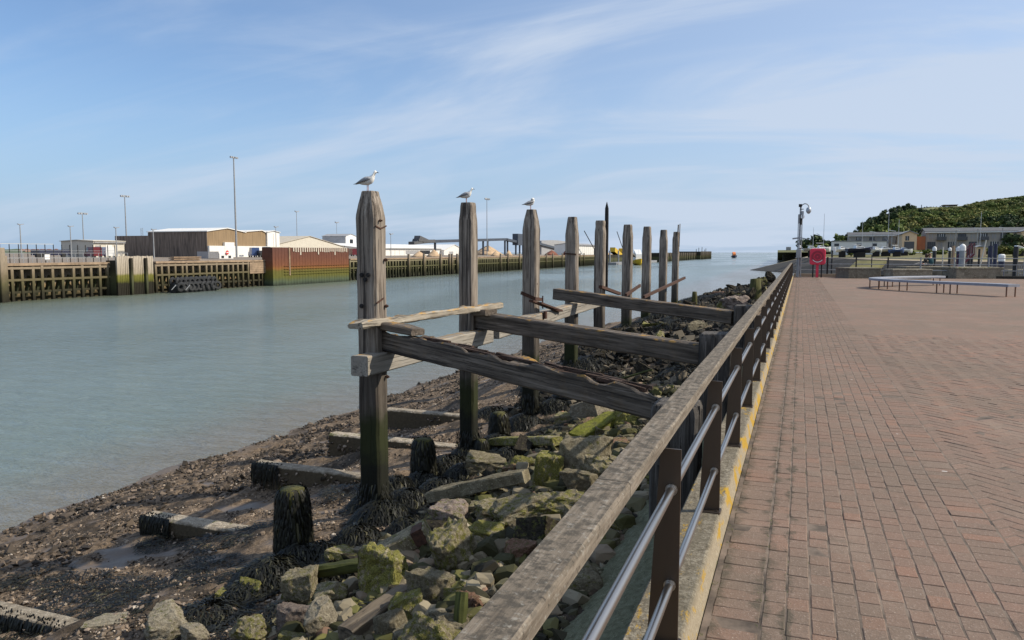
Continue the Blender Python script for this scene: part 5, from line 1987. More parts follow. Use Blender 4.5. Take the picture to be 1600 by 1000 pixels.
def wharf(y0, y1, step, label, dark=False, big=(), y_parts=None, low_boards=None):
    root = empty('timber_wharf', (WX, y0, -3.3), label=label, cat='wharf', group='timber wharf fronts across the river')
    PM = M['wharf_post_dark' if dark else 'wharf_post']
    mb = MB()
    mb.loft([[(WX - 1.9, y, DECK - .25), (WX - 1.9, y, DECK - 1.35), (WX - .5, y, -3.4), (WX - 2.4, y, -3.4)] for y in (y0, y1)])
    mb.build('backing', M['wharf_dark' if dark else 'wharf_bank'], root)
    mb = MB()
    mb.box(WX - 2.2, WX + .22, y0, y1, DECK - .22, DECK + .02)
    mb.build('cap_beam', M['timber_cap'], root)
    for z in (DECK - .45, -1.05, -2.25):
        if z == -2.25 and dark:
            continue
        mb = MB()
        mb.box(WX - .16, WX + (.16 if z > -2 else .04), y0, y1, z - .11, z + .11)
        mb.build('waling', PM, root)
    n = int((y1 - y0) / step)
    mbp = MB()
    mbp.bbox(-.15, .15, -.15, .15, 0, DECK + 3.05, .02)
    me_ = mbp.mesh('post', PM)
    mbr = MB()
    mbr.bar((-.35, 0, 2.6), (-1.3, .0, -.2), .26, .26)
    me_r = mbr.mesh('raker', M['wharf_dark'])
    far = MB()
    for i in range(n + 1):
        y = y0 + (y1 - y0) * i / n
        jx = rng.uniform(-.03, .03)
        if y_parts is not None and y > y_parts:
            far.box(WX - .15, WX + .15, y - .15, y + .15, -3.4, DECK - .25)
            continue
        link('post', me_, None, root, (jx, y - y0 + rng.uniform(-.14, .14), rng.uniform(-.12, .05)), (rng.uniform(-.015, .015), rng.uniform(-.01, .01), 0))
        link('raker', me_r, None, root, (0, y - y0, 0))
    if far.v:
        o_ = far.build('far_posts', PM, root)
        o_['kind'] = 'stuff'
    mbb = MB()
    mbb.bbox(-.2, .2, -.2, .2, 0, 4.6, .03)
    meb = mbb.mesh('fender_pile', M['wharf_post'])
    for px in big:
        link('fender_pile', meb, None, root, (.36, Yx(px) - y0, 0))
    if low_boards:
        a, b_ = low_boards
        mb = MB()
        for k in range(6):
            yy0, yy1 = Yx(a), Yx(b_)
            mb.box(WX + .17, WX + .24, yy0, yy1, DECK - .30 - .26 * (k + 1) + .02, DECK - .30 - .26 * k)
        mb.build('board_facing', M['timber_cap'], root)
    return root


wharf(Yx(-40), Yx(180), 1.08, 'open timber wharf front at the left end of the far quay', big=(2,))
wharf(Yx(241), Yx(424), .98, 'timber wharf front between the plank dolphin and the rusty wall', low_boards=(388, 421))
wharf(Yx(546), Yx(936), 1.12, 'long dark timber wharf front running on past the rusty wall', dark=True, big=(636, 660, 686, 700, 704, 712, 780, 792, 810, 852, 862, 877, 905, 911), y_parts=205)

# plank dolphin
y0, y1 = Yx(182, -69.8), Yx(239, -69.8)
root = empty('plank_dolphin', (-69.8, y0, -3.3), label='square dolphin faced with upright weedy planks beside the dark warehouse', cat='dolphin')
n = 22
for i in range(n):
    w = (y1 - y0) / n
    mb = MB()
    zt = Zx(210, 400, -69.8) + rng.uniform(-.05, .03)
    jx = rng.uniform(-.03, .03)
    mb.box(-70.0 + jx, -69.8 + jx, y0 + w * i + .02, y0 + w * (i + 1) - .02, -3.4, zt)
    mb.build('plank', M['plank_panel'], root)
mb = MB()
mb.box(-71.4, -70.05, y0 + .05, y1 - .05, -3.4, .75)
mb.build('core', M['wharf_dark'], root)
for px in (205, 228):
    mb = MB()
    y = Yx(px, -69.6)
    mb.box(-69.77, -69.5, y - .14, y + .14, -3.4, 1.0)
    mb.build('fender_pile', M['wharf_dark'], root)

# rusty sheet pile wall
y0, y1 = Yx(426, -69.5), Yx(545, -69.5)
zt = Zx(430, 386.5, -69.5)
root = empty('sheet_pile_wall', (-69.5, y0, -3.3), label='rust red corrugated sheet pile wall with green tide band', cat='quay wall')
mb = MB()
poly = []
n = 28
for i in range(n):
    w = (y1 - y0) / n
    a = y0 + i * w
    poly += [(-69.5, a), (-69.5, a + .42 * w), (-69.55, a + .55 * w), (-69.55, a + .87 * w)]
poly += [(-69.5, y1), (-71.3, y1), (-71.3, y0)]
mb.loft([[(x, y, z) for x, y in poly] for z in (-3.4, zt)])
mb.build('sheet_piling', M['sheet_pile'], root)
mb = MB()
mb.box(-71.3, -69.9, y0 + .1, y1 - .1, zt + .004, zt + .08)
mb.build('coping', M['cream'], root)
for i in range(26):  # row of pale blocks along the top of the piling
    mb = MB()
    y = y0 + (y1 - y0) * (.24 + .75 * i / 26)
    mb.box(-69.495, -69.46, y, y + .26, zt - (1.05 if i % 8 == 3 else .62) + rng.uniform(-.06, .06), zt + .02)
    mb.build('pale_tooth', M['pale_tooth'], root)
mb = MB()
mb.box(-69.49, -69.40, Yx(452, -69.5) - .12, Yx(452, -69.5) + .12, -1.7, zt + .05)
mb.build('ladder_strip', M['timber_cap'], root)
for z in (-.35, -.75, -1.15, -1.55):
    mb = MB()
    mb.box(-69.49, -69.42, y0 + 2.5, y1, z - .04, z + .04)
    mb.build('rubbing_strip', M['sheet_pile'], root)

# floating fender hung with tyres
ya, yb = Yx(268, -68.4), Yx(332, -68.4)
root = empty('tyre_fender', (-68.4, ya, WATER_Z), label='floating fender wrapped in black tyres moored against the wharf', cat='fender')
mb = MB()
rings = []
for k in range(9):
    u = k / 8
    r_ = .95 * math.sin(math.pi * min(1, max(.12, .12 + u * .76)) if u < .5 else math.pi * (.88 - (u - .5) * .0)) if False else (.6 if k in (0, 8) else .92)
    y = ya + (yb - ya) * u
    rings.append([(-68.4 + r_ * math.cos(a), y, WATER_Z + .45 + r_ * math.sin(a)) for a in [2 * math.pi * q / 12 for q in range(12)]])
mb.loft(rings)
mb.build('float', M['tyre'], root)


def torus(R_, r_, n=12, m=6):
    V = [((R_ + r_ * math.cos(b_)) * math.cos(a), r_ * math.sin(b_), (R_ + r_ * math.cos(b_)) * math.sin(a)) for a in [2 * math.pi * i / n for i in range(n)] for b_ in [2 * math.pi * j / m for j in range(m)]]
    F_ = [(i * m + j, ((i + 1) % n) * m + j, ((i + 1) % n) * m + (j + 1) % m, i * m + (j + 1) % m) for i in range(n) for j in range(m)]
    return V, F_


V, F_ = torus(.40, .19)
tyre_me = bpy.data.meshes.new('tyre')
tyre_me.from_pydata(V, [], F_)
tyre_me.materials.append(M['tyre'])
for i in range(9):
    y = (yb - ya) * (i + .5) / 9
    for a in (R(15), R(62), R(110)):
        link('tyre', tyre_me, None, root, (.88 * math.cos(a), y + rng.uniform(-.1, .1), .45 + .88 * math.sin(a)), (rng.uniform(-.2, .2), -a, R(90) + rng.uniform(-.35, .35)))
for k in (0, 1):
    mb = MB()
    p = on_x(268 + 22 * k, 453, -67.3)
    mb.bar(p, p + Vector((.0, .7, .55)), .06, .06)
    mb.build('chain', M['galv'], root)


# ---- sheds and yards
def shed(name, x0, x1, y0, y1, z0, ze, zr, axis, wall, roof, label, cat='building', openings=(), over=.25):
    """gabled shed; axis: direction of the ridge. openings: (face, a0, a1, z0, z1, mat, name)"""
    root = empty(name, ((x0 + x1) / 2, (y0 + y1) / 2, z0), label=label, cat=cat)
    mb = MB()
    if axis == 'x':
        ym = (y0 + y1) / 2
        mb.prism([(y0, z0), (y1, z0), (y1, ze), (ym, zr), (y0, ze)], 'x', x0, x1)
    else:
        xm = (x0 + x1) / 2
        mb.prism([(x0, z0), (x1, z0), (x1, ze), (xm, zr), (x0, ze)], 'y', y0, y1)
    mb.build('wall', M[wall], root)
    mb = MB()
    th = .12
    if axis == 'x':
        for sd, ya, yb in ((-1, y0 - over, ym), (1, y1 + over, ym)):
            zb = ze - (zr - ze) * over / (ym - y0)
            mb.loft([[(x, ya, zb + .03), (x, yb, zr + .03), (x, yb, zr + .03 + th), (x, ya, zb + .03 + th)] for x in (x0 - over, x1 + over)])
    else:
        for sd, xa, xb in ((-1, x0 - over, xm), (1, x1 + over, xm)):
            zb = ze - (zr - ze) * over / (xm - x0)
            mb.loft([[(xa, y, zb + .03), (xb, y, zr + .03), (xb, y, zr + .03 + th), (xa, y, zb + .03 + th)] for y in (y0 - over, y1 + over)])
    mb.build('roof', M[roof], root)
    # gutter, downpipes and cladding joints on the river side
    if axis == 'y':
        mb = MB()
        mb.box(x1 + over - .02, x1 + over + .14, y0, y1, ze - .32, ze - .12)
        mb.build('gutter', M['grey_clad'], root)
    n_s = max(2, int((y1 - y0) / 3.2))
    seams = MB()
    for i in range(1, n_s):
        ys_ = y0 + (y1 - y0) * i / n_s
        seams.box(x1 - .01, x1 + .035, ys_ - .05, ys_ + .05, z0 + .05, ze - .35)
    if seams.v:
        o_ = seams.build('cladding_joints', M['roof_pale' if wall in ('white', 'cream') else 'slate'], root)
        o_['kind'] = 'stuff'
    for face, a0, a1, b0, b1, mt, nm in openings:
        mb = MB()
        if face == 'E':
            mb.box(x1 - .05, x1 + .05, a0, a1, b0, b1)
        else:
            mb.box(a0, a1, y0 - .05, y0 + .05, b0, b1)
        mb.build(nm, M[mt], root)
    return root


# big dark warehouse: two bays, dark long side towards the camera, brown gables towards the river
X = -120.0
ya, ym, yb = Yx(325, X), Yx(385, X), Yx(416, X)
xl = on_y(181, 400, ya).x
xs = on_y(233, 400, ya).x
root = empty('dark_warehouse', (X, ya, DECK), label='long dark clad warehouse with brown gables towards the river', cat='warehouse')
mb = MB()
ze, zr = Zx(325, 362, X), Zx(356, 358.2, X) + .15
mb.prism([(ya, DECK), (ym, DECK), (ym, ze + .05), ((ya + ym) / 2, zr), (ya, ze)], 'x', xs, X)
mb.build('gable_bay', M['brown_clad'], root)
mb = MB()
mb.box(xs, X - .02, ya - .12, ya - .003, DECK, ze - .05)
mb.build('side_wall', M['dark_clad'], root)
mb = MB()
ze2 = on_y(200, 368.5, ya).z
mb.box(xl, xs - .003, ya - .05, ya + 8, DECK, ze2)
mb.build('low_end', M['dark_clad'], root)
mb = MB()
ze3 = Zx(388, 362.5, X)
zr3 = Zx(408, 360.5, X)
mb.prism([(ym + .003, DECK), (yb, DECK), (yb, ze3), (yb - (yb - ym) * .2, zr3), (ym + .003, ze3)], 'x', X - 14, X - .05)
mb.build('gable_bay', M['brown_clad'], root)
mb = MB()
yr = (ya + ym) / 2
for (u0, z0_, u1, z1_) in ((ya - .3, ze, yr, zr), (ym + .0, ze + .05, yr, zr)):
    mb.loft([[(x, u0, z0_ + .02), (x, u1, z1_ + .02), (x, u1, z1_ + .2), (x, u0, z0_ + .2)] for x in (xs - .2, X + .25)])
mb.build('roof', M['white'], root)
mb = MB()
for (u0, z0_, u1, z1_) in ((ym + .05, ze3, yb - (yb - ym) * .2, zr3), (yb + .2, ze3 - .1, yb - (yb - ym) * .2, zr3)):
    mb.loft([[(x, u0, z0_ + .02), (x, u1, z1_ + .02), (x, u1, z1_ + .2), (x, u0, z0_ + .2)] for x in (X - 14, X + .2)])
mb.build('roof', M['white'], root)
mb = MB()
zl = Zx(330, 384, X)
mb.box(X + .01, X + .5, ya, yb, DECK, zl)
yq0, yq1 = Yx(349, X), Yx(364, X)
mb.box(X + .02, X + .55, yq0, yq1, DECK, Zx(350, 378.5, X))
mb.build('white_dado', M['white'], root)
for px in (388, 400):
    mb = MB()
    mb.box(X + .5, X + .56, Yx(px, X), Yx(px + 8, X), DECK, Zx(px, 392, X))
    mb.build('door', M['grey_clad'], root)
# white tall bay next to it
yc = Yx(436, X)
shed('white_warehouse', X - 14, X + .3, yb + .25, yc, DECK, Zx(420, 363, X), Zx(425, 361, X), 'x', 'white', 'white', 'tall white clad bay standing at the right of the dark warehouse', 'warehouse')
# low sheds with a broad pale roof
ye = Yx(545, -130)
shed('pale_roofed_shed', -150, -130, Yx(412, -130), ye, DECK, Zx(530, 388, -130), Zx(455, 372, -130) + .6, 'x', 'cream', 'roof_pale', 'low shed with a wide pale sheet roof behind the rusty wall', 'shed')
# two storey office block
X = -140
shed('office_block', X - 9, X, Yx(541, X), Yx(557, X), DECK, Zx(541, 369, X), Zx(548, 366, X), 'x', 'white', 'grey_clad', 'small grey and white two storey office block beyond the rusty wall', 'building',
     (('E', Yx(547, X), Yx(552, X), Zx(550, 381, X), Zx(550, 374, X), 'glass', 'window'),))
root = bpy.data.objects['office_block']
mb = MB()
mb.box(X - 9, X - .1, Yx(541, X) - .15, Yx(541, X) - .003, DECK, Zx(541, 369.5, X))
mb.build('side_cladding', M['grey_clad'], root)
# long white shed and its gabled neighbour
X = -125
shed('long_white_shed', X - 26, X, Yx(560, X), Yx(690, X), DECK, Zx(640, 388, X), Zx(640, 381.5, X), 'y', 'white', 'white', 'long low white shed with a dark opening behind the gravel heaps', 'shed',
     (('E', Yx(634, X), Yx(655, X), DECK + .4, Zx(650, 391.5, X), 'grey_clad', 'door'), ('E', Yx(656, X), Yx(672, X), DECK + .4, Zx(665, 391.5, X), 'glass', 'door')))
shed('gabled_white_shed', X - 24, X + 1.5, Yx(688, X), Yx(720, X), DECK, Zx(690, 391, X), Zx(703, 382.5, X), 'x', 'white', 'white', 'white shed with a low pointed gable at the end of the long white shed', 'shed',
     (('E', Yx(702, X + 1.5), Yx(708, X + 1.5), Zx(704, 399, X), Zx(704, 393, X), 'grey_clad', 'door'),))
# cream two storey building at the left
X = -135
yq = Yx(147, X)
shed('cream_building', X - 9, X, yq, Yx(183, X) + 2, DECK, Zx(147, 377, X), Zx(160, 375.5, X), 'y', 'cream', 'cream', 'cream flat roofed building at the left of the dark warehouse', 'building',
     (('E', Yx(150, X), Yx(157, X), Zx(150, 387, X), Zx(150, 383.5, X), 'grey_clad', 'window'), ('E', Yx(166, X), Yx(176, X), Zx(170, 387, X), Zx(170, 383, X), 'white', 'window')))
# grey domed barn, white silo shed in the distance
X = -110
root = empty('curved_barn', (X, Yx(840, X), DECK), label='big grey barn with a curved roof beyond the third pile', cat='barn')
mb = MB()
pa, pb = Yx(846, X), Yx(888, X)
poly = [(pa, DECK)] + [(pa + (pb - pa) * u, Zx(838, 376 - 2.2 * math.sin(math.pi * min(1, u * 1.0)), X)) for u in (0, .2, .4, .6, .8, 1)] + [(pb, DECK)]
mb.prism(poly, 'x', X - 6, X)
mb.build('wall', M['grey_clad'], root)
X = -84
shed('white_harbour_shed', X - 10, X, Yx(903, X), Yx(934, X), DECK, Zx(915, 383, X), Zx(915, 380.5, X), 'y', 'white', 'grey_clad', 'white shed between the fourth and fifth piles', 'shed')
# gravel heaps
def heap(px, py, w, h, x, mat, label, cat='heap'):
    y = Yx(px, x)
    d = depth((x, y, 0)) / F_PX
    W, Hh = w * d, h * d
    mb = MB()
    rings = []
    for k in range(5):
        u = k / 4
        r_ = (1 - u) ** .8 * .5 + .02
        rings.append([(x + W * r_ * .6 * math.cos(a) * (1 + .2 * fbm(a, u, px)), y + W * r_ * math.sin(a) * (1 + .2 * fbm(a + 3, u, px)), DECK + Hh * u + .1 * fbm(a * 2, u * 3, px)) for a in [2 * math.pi * q / 16 for q in range(16)]])
    mb.loft(rings)
    tag(mb.build('aggregate_heap', M[mat], origin=(x, y, DECK), smooth=True), label, cat, 'heaps on the far quay')


heap(655, 400, 34, 9, -80, 'sand', 'sand coloured heap with a dark red streak, in front of the long white shed')
heap(678, 400, 32, 11, -83, 'sand', 'taller sand coloured heap beside the gabled white shed')
heap(762, 400, 70, 15, -112, 'sand', 'wide tan aggregate heap under the conveyor')
heap(775, 400, 26, 8, -80, 'sand', 'small pale rubble heap by the wharf edge below the conveyor')
heap(795, 400, 20, 9, -80, 'sand', 'small brown heap at the foot of the conveyor legs')
heap(862, 400, 34, 8, -80, 'scrap', 'red brown scrap heap in front of the curved barn')
heap(886, 400, 26, 9, -78, 'scrap', 'darker scrap heap beside the fourth pile')
heap(945, 402, 40, 5, -80, 'sand', 'low tan heap near the yellow excavator')

# conveyor
X = -110
root = empty('conveyor', (X, Yx(720, X), DECK), label='long dark blue elevated conveyor with a square transfer tower', cat='conveyor')


def cp(px, py):
    return Vector((X, Yx(px, X), Zx(px, py, X)))


mb = MB()
mb.bar(cp(648, 378), cp(790, 374), 1.6, .95)
mb.build('gallery', M['blue_dark'], root)
mb = MB()
mb.bar(cp(789, 374), cp(812, 379), 1.6, .95)
mb.build('gallery', M['blue_dark'], root)
mb = MB()
mb.bar(cp(838, 380), cp(884, 392), 1.6, 1.0)
mb.build('gallery', M['blue_dark'], root)
mb = MB()
a, b_ = cp(805, 383), cp(818, 366)
mb.box(X - 1.2, X + 1.2, a.y, b_.y, a.z, b_.z)
mb.build('transfer_tower', M['blue_dark'], root)
for px, pt in ((680, 378), (755, 376), (762, 376), (789, 375), (793, 375), (806, 383), (812, 383), (817, 383)):
    mb = MB()
    q = cp(px, pt)
    mb.box(X - .3, X + .3, q.y - .25, q.y + .25, DECK, q.z)
    mb.build('leg', M['blue_dark'], root)
mb = MB()
q = cp(656, 377)
mb.bar(cp(643, 380), cp(676, 376.5), 2.0, .9)
mb.bar(cp(650, 375), cp(668, 377), 2.2, .8)
mb.bar(cp(652, 371), cp(658, 377), 2.0, 1.2)
mb.bar(cp(655, 370), cp(668, 376), 1.4, .5)
mb.build('head_house', M['slate'], root)


# light masts
def mast(px, ptop, x, label, kind='flood', r_=.13):
    y = Yx(px, x)
    zt = Zx(px, ptop, x)
    root = empty('light_mast', (x, y, DECK), label=label, cat='light mast', group='light masts on the far quay')
    mb = MB()
    mb.tube((x, y, DECK), (x, y, zt), r_, 8, r_ * .55)
    mb.build('pole', M['galv'], root)
    k = depth((x, y, zt)) / F_PX
    mb = MB()
    if kind == 'flood':
        mb.bar((x, y - 7 * k, zt), (x, y + 7 * k, zt), .15, .15)
        mb.build('cross_arm', M['galv'], root)
        for dy in (-7, -3.2, 3.2, 7):
            mb = MB()
            mb.bar((x + .1, y + dy * k, zt + .15 * k), (x + .9 * k, y + dy * k * 1.05, zt - 2.2 * k), 2.4 * k, 2.6 * k)
            mb.build('lamp', M['lamp_head'], root)
    else:
        for sd in (-1, 1):
            mb = MB()
            mb.bar((x, y + sd * .5 * k, zt - .2 * k), (x + .2, y + sd * 5 * k, zt + .9 * k), 1.8 * k, 1.1 * k)
            mb.build('lamp', M['lamp_head'], root)
    return root


mast(370, 246, -112, 'tallest flood light mast rising in front of the brown gables', 'flood', .22)
mast(199, 306, -150, 'tall flood light mast behind the left end of the dark warehouse', 'flood', .18)
mast(132, 333, -150, 'flood light mast left of the cream building', 'flood', .14)
mast(34, 351, -125, 'twin headed lamp mast at the left end of the far quay', 'twin', .12)
mast(112, 354, -125, 'twin headed lamp mast with upturned lamps near the parked trailer', 'twin', .12)
mast(183, 356, -110, 'twin headed lamp mast at the left corner of the dark warehouse', 'twin', .12)
mast(241, 359, -108, 'twin headed lamp mast in front of the dark warehouse wall', 'twin', .12)
mast(432, 355, -112, 'lamp mast at the right corner of the white warehouse', 'twin', .10)
mast(465, 331, -155, 'flood light mast above the pale sheet roof', 'twin', .14)
mast(527, 348, -180, 'distant lamp mast above the office block', 'twin', .12)
mast(611, 366, -85, 'lamp mast in front of the long white shed', 'twin', .09)
mast(761, 310, -95, 'flood light mast right of the second pile above the conveyor', 'flood', .16)
# lattice mast on the warehouse
p0 = on_y(222, 368, 150)
root = empty('radio_mast', p0, label='small lattice radio mast above the dark warehouse roof', cat='radio mast')
for dx in (-.35, .35):
    mb = MB()
    mb.tube(p0 + Vector((dx, 0, -3)), p0 + Vector((dx * .9, 0, 1.9)), .05, 5)
    mb.build('upright', M['galv'], root)
mb = MB()
for k in range(5):
    mb.bar(p0 + Vector((-.33, 0, k * .38)), p0 + Vector((.33, 0, k * .38 + .3)), .04, .04)
mb.build('bracing', M['galv'], root)

# chain link fence on the left part of the quay
ya, yb = Yx(-30, -74.5), Yx(180, -74.5)
root = empty('yard_fence', (-74.5, ya, DECK), label='dark posted yard fence along the left part of the far quay', cat='fence')
n = 16
for i in range(n + 1):
    mb = MB()
    y = ya + (yb - ya) * i / n
    mb.box(-74.53, -74.47, y - .03, y + .03, DECK, DECK + 1.9)
    mb.build('fence_post', M['dark_iron'], root)
for z in (.45, 1.25, 1.95):
    mb = MB()
    mb.box(-74.52, -74.48, ya, yb if z < 1.5 else ya + (yb - ya) * .5, DECK + z - .018, DECK + z + .018)
    mb.build('fence_rail', M['cream' if z > 1.5 else 'galv'], root)
# low front guard rail nearer the edge
root = empty('wharf_handrail', (-72.6, ya, DECK), label='thin grey low guard rail along the left wharf edge', cat='railing')
for i in range(n + 1):
    mb = MB()
    y = ya + (yb - ya) * i / n
    mb.box(-72.62, -72.58, y - .02, y + .02, DECK, DECK + 1.0)
    mb.build('rail_post', M['galv'], root)
for z in (.55, 1.0):
    mb = MB()
    mb.box(-72.61, -72.59, ya, yb, DECK + z - .02, DECK + z + .02)
    mb.build('rail', M['galv'], root)
# tall end post at the frame's left
mb = MB()
y = Yx(2, -70.4)
mb.bbox(-70.6, -70.2, y - .28, y + .28, -3.4, Zx(2, 387, -70.4), .05)
tag(mb.build('mooring_post', M['wharf_post'], origin=(-70.4, y, -3.3)), 'tall square mooring post at the left end of the wharf', 'post')
# white notice board
p = on_x(74, 402, -73.4)
root = empty('notice_board', (p.x, p.y, DECK), label='small white notice board on the left wharf edge', cat='sign')
mb = MB()
mb.box(p.x - .03, p.x + .03, p.y - .3, p.y + .3, p.z - .28, p.z + .3)
mb.build('board', M['white_paint'], root)
mb = MB()
mb.box(p.x - .07, p.x - .031, p.y - .04, p.y + .04, DECK, p.z + .1)
mb.build('leg', M['galv'], root)


# vehicles
def car(loc, rz, paint, label, kind='car', L=4.3):
    root = empty('parked_' + kind, loc, rz, label, kind, 'vehicles parked on the far quay')
    W, H_ = 1.75, (1.45 if kind == 'car' else 2.1)
    mb = MB()
    if kind == 'car':
        prof = [(-L / 2, .35), (L / 2, .35), (L / 2, .75), (L * .28, .9), (L * .12, H_), (-L * .28, H_), (-L * .45, .95), (-L / 2, .9)]
        glass = [(L * .24, .93), (L * .11, H_ - .08), (-L * .27, H_ - .08), (-L * .40, .97)]
    else:
        prof = [(-L / 2, .35), (L / 2, .35), (L / 2, 1.0), (L * .36, 1.15), (L * .24, H_), (-L / 2, H_)]
        glass = [(L * .33, 1.2), (L * .22, H_ - .12), (L * .05, H_ - .12), (L * .05, 1.2)]
    mb.prism(prof, 'y', -W / 2, W / 2)
    mb.v = [(x, y * (1 - .12 * max(0, z - .9)), z) for x, y, z in mb.v]
    mb.build_local('body', M[paint], root)
    mb = MB()
    mb.prism(glass, 'y', -W / 2 - .004, W / 2 + .004)
    mb.v = [(x, y * (1 - .11 * max(0, z - .9)), z) for x, y, z in mb.v]
    mb.build_local('window', M['glass'], root)
    for sx_ in (-.31, .31):
        for sy_ in (-1, 1):
            mb = MB()
            mb.tube((sx_ * L, sy_ * (W / 2 - .2), .32), (sx_ * L, sy_ * (W / 2 + .01), .32), .32, 12)
            mb.build_local('wheel', M['black'], root)


for (px, x, paint, lab, kind, rz) in (
        (116, -190, 'silver', 'silver car parked beside the lamp mast at the left', 'car', 80), (126, -195, 'white_paint', 'white car parked next to the silver one', 'car', 95),
        (146, -128, 'maroon', 'dark red van parked before the cream building', 'van', 90), (168, -128, 'white_paint', 'white van parked before the cream building', 'van', 85),
        (397, -112, 'blue', 'blue van parked before the brown gable', 'van', 80), (407, -110, 'black', 'black car parked near the rusty wall', 'car', 90), (417, -113, 'silver', 'silver car half hidden by the rusty wall', 'car', 90),
        (551, -118, 'maroon', 'dark red van parked right of the rusty wall', 'van', 90)):
    _y = Yx(px, x)
    car((x, _y, DECK), math.atan2(_y, x) + R(rz - 70), paint, lab, kind)
# long dark trailer
root = empty('flat_trailer', (-140, Yx(80, -140), DECK), label='long low dark trailer parked on the left of the far quay', cat='trailer')
mb = MB()
mb.bbox(-141.2, -138.8, Yx(55, -140), Yx(105, -140), DECK + .5, DECK + 1.6, .05)
mb.build('body', M['navy'], root)
for px in (60, 66, 100):
    mb = MB()
    y = Yx(px, -138.8)
    mb.tube((-139.2, y, DECK + .45), (-138.75, y, DECK + .45), .45, 12)
    mb.build('wheel', M['black'], root)
# hut with the round red sign, grey container, low timber wall
X = -92
root = empty('white_hut', (X, Yx(354, X), DECK), label='small white hut with a round red sign on its roof edge', cat='hut')
mb = MB()
mb.bbox(X - 2.5, X, Yx(343, X), Yx(365, X), DECK, Zx(350, 395.5, X), .05)
mb.build('wall', M['white'], root)
for px in (346, 357):
    mb = MB()
    mb.box(X - .02, X + .04, Yx(px, X), Yx(px + 4, X), DECK + .1, Zx(350, 399.5, X))
    mb.build('window', M['glass'], root)
mb = MB()
p = on_x(355, 394.5, X + .15)
mb.tube(p, p + Vector((.06, 0, 0)), .36, 16)
mb.build('round_sign', M['red_paint'], root)
mb = MB()
mb.box(X + .215, X + .23, p.y - .24, p.y + .24, p.z - .07, p.z + .07)
mb.build('sign_bar', M['white_paint'], root)
root = empty('shipping_container', (X, Yx(334, X), DECK), label='grey shipping container left of the white hut', cat='container')
mb = MB()
a, b_ = Yx(326, X), Yx(342, X)
poly = []
n = 14
for i in range(n):
    w = (b_ - a) / n
    poly += [(X, a + i * w), (X, a + (i + .45) * w), (X - .06, a + (i + .55) * w), (X - .06, a + (i + .95) * w)]
poly += [(X, b_), (X - 2.4, b_), (X - 2.4, a)]
mb.loft([[(x, y, z) for x, y in poly] for z in (DECK + .05, Zx(334, 393, X))])
mb.build('wall', M['grey_clad'], root)
root = empty('timber_stack', (-76, Yx(290, -76), DECK), label='long low tan timber stack on the wharf edge', cat='timber stack')
for k in range(4):
    mb = MB()
    mb.box(-76.6 + .3 * (k % 2), -76.0 + .3 * (k % 2), Yx(269, -76), Yx(312, -76), DECK + .13 * k, DECK + .13 * k + .12)
    mb.build('baulk', M['timber_cap'], root)

# excavator, work boat, pontoon, pier
p = on_x(962, 404, -74)
root = empty('excavator', (-74, p.y, DECK), label='yellow excavator with its long boom raised by the river', cat='excavator')
k = depth(p) / F_PX
a, b_ = on_x(957, 390, -74), on_x(970, 401, -74)
mb = MB()
mb.bar(a, b_, 2.2, 1.9)
mb.build('boom', M['yellow'], root)
mb = MB()
q = on_x(972, 401, -74)
mb.bbox(q.x - 1.2, q.x + 1.2, q.y - 2, q.y + 3.5, DECK + .9, DECK + 2.8, .2)
mb.build('cab', M['yellow'], root)
mb = MB()
mb.bbox(q.x - 1.5, q.x + 1.5, q.y - 3, q.y + 3, DECK, DECK + .9, .2)
mb.build('track', M['black'], root)
for (pa, pb, lab) in (((913, 361), (929, 390), 'thin dark crane jib between the fourth and fifth piles'), ((964, 362), (973, 388), 'thin dark crane jib left of the sixth pile')):
    mb = MB()
    u, v = on_x(pa[0], pa[1], -80), on_x(pb[0], pb[1], -80)
    mb.tube(u, v, .18, 6)
    mb.tube(v, (v.x, v.y, DECK), .3, 6)
    tag(mb.build('crane_jib', M['black'], origin=(v.x, v.y, DECK)), lab, 'crane')


def boat(loc, rz, L, hullm, label, cabin=(.1, .3, .9), group=None, mastH=0, deckm='white_paint', name='boat', draft=.35, stern=.85):
    """hull lofted from sections along local x (bow at +x), z 0 at the waterline or keel foot"""
    root = empty(name, loc, rz, label, 'boat', group)
    B_ = L * .17
    mb = MB()
    rings = []
    for u in (-.5, -.35, -.1, .15, .33, .45, .5):
        b_ = B_ * (stern if u < -.4 else (1 if u < .2 else max(.04, 1 - ((u - .2) / .3) ** 1.8)))
        sh = L * (.115 + .05 * max(0, u + .1) ** 1.5 * 3)
        x = u * L
        rings.append([(x, -b_, sh), (x + (0 if u < .4 else -.02 * L), -b_ * .8, sh * .35), (x - (0 if u < .3 else .03 * L), 0, -draft), (x, b_ * .8, sh * .35), (x, b_, sh)])
    mb.loft(rings)
    mb.build_local('hull', M[hullm], root)
    mb = MB()
    c0, c1, ch = cabin
    sh = L * .118
    mb.loft([[(c0 * L, y, sh), (c1 * L, y * .8, sh), (c1 * L - .06 * L, y * .7, sh + ch * .6), (c0 * L + .03 * L, y * .8, sh + ch)] for y in (-B_ * .7, B_ * .7)])
    mb.build_local('cabin', M[deckm], root)
    mb = MB()
    mb.loft([[(c0 * L + .05 * L, y, sh + ch * .35), (c1 * L - .05 * L, y * .84, sh + ch * .3), (c1 * L - .06 * L, y * .8, sh + ch * .5), (c0 * L + .05 * L, y, sh + ch * .7)] for y in (-B_ * .68, B_ * .68)])
    mb.build_local('window', M['glass'], root)
    if mastH:
        mb = MB()
        mb.tube((.08 * L, 0, sh), (.08 * L, 0, sh + mastH), .06, 6, .035)
        mb.build_local('mast', M['silver'], root)
        mb = MB()
        mb.tube((.08 * L, 0, sh + mastH * .14), (-.32 * L, 0, sh + mastH * .14), .05, 6)
        mb.build_local('boom', M['silver'], root)
    return root


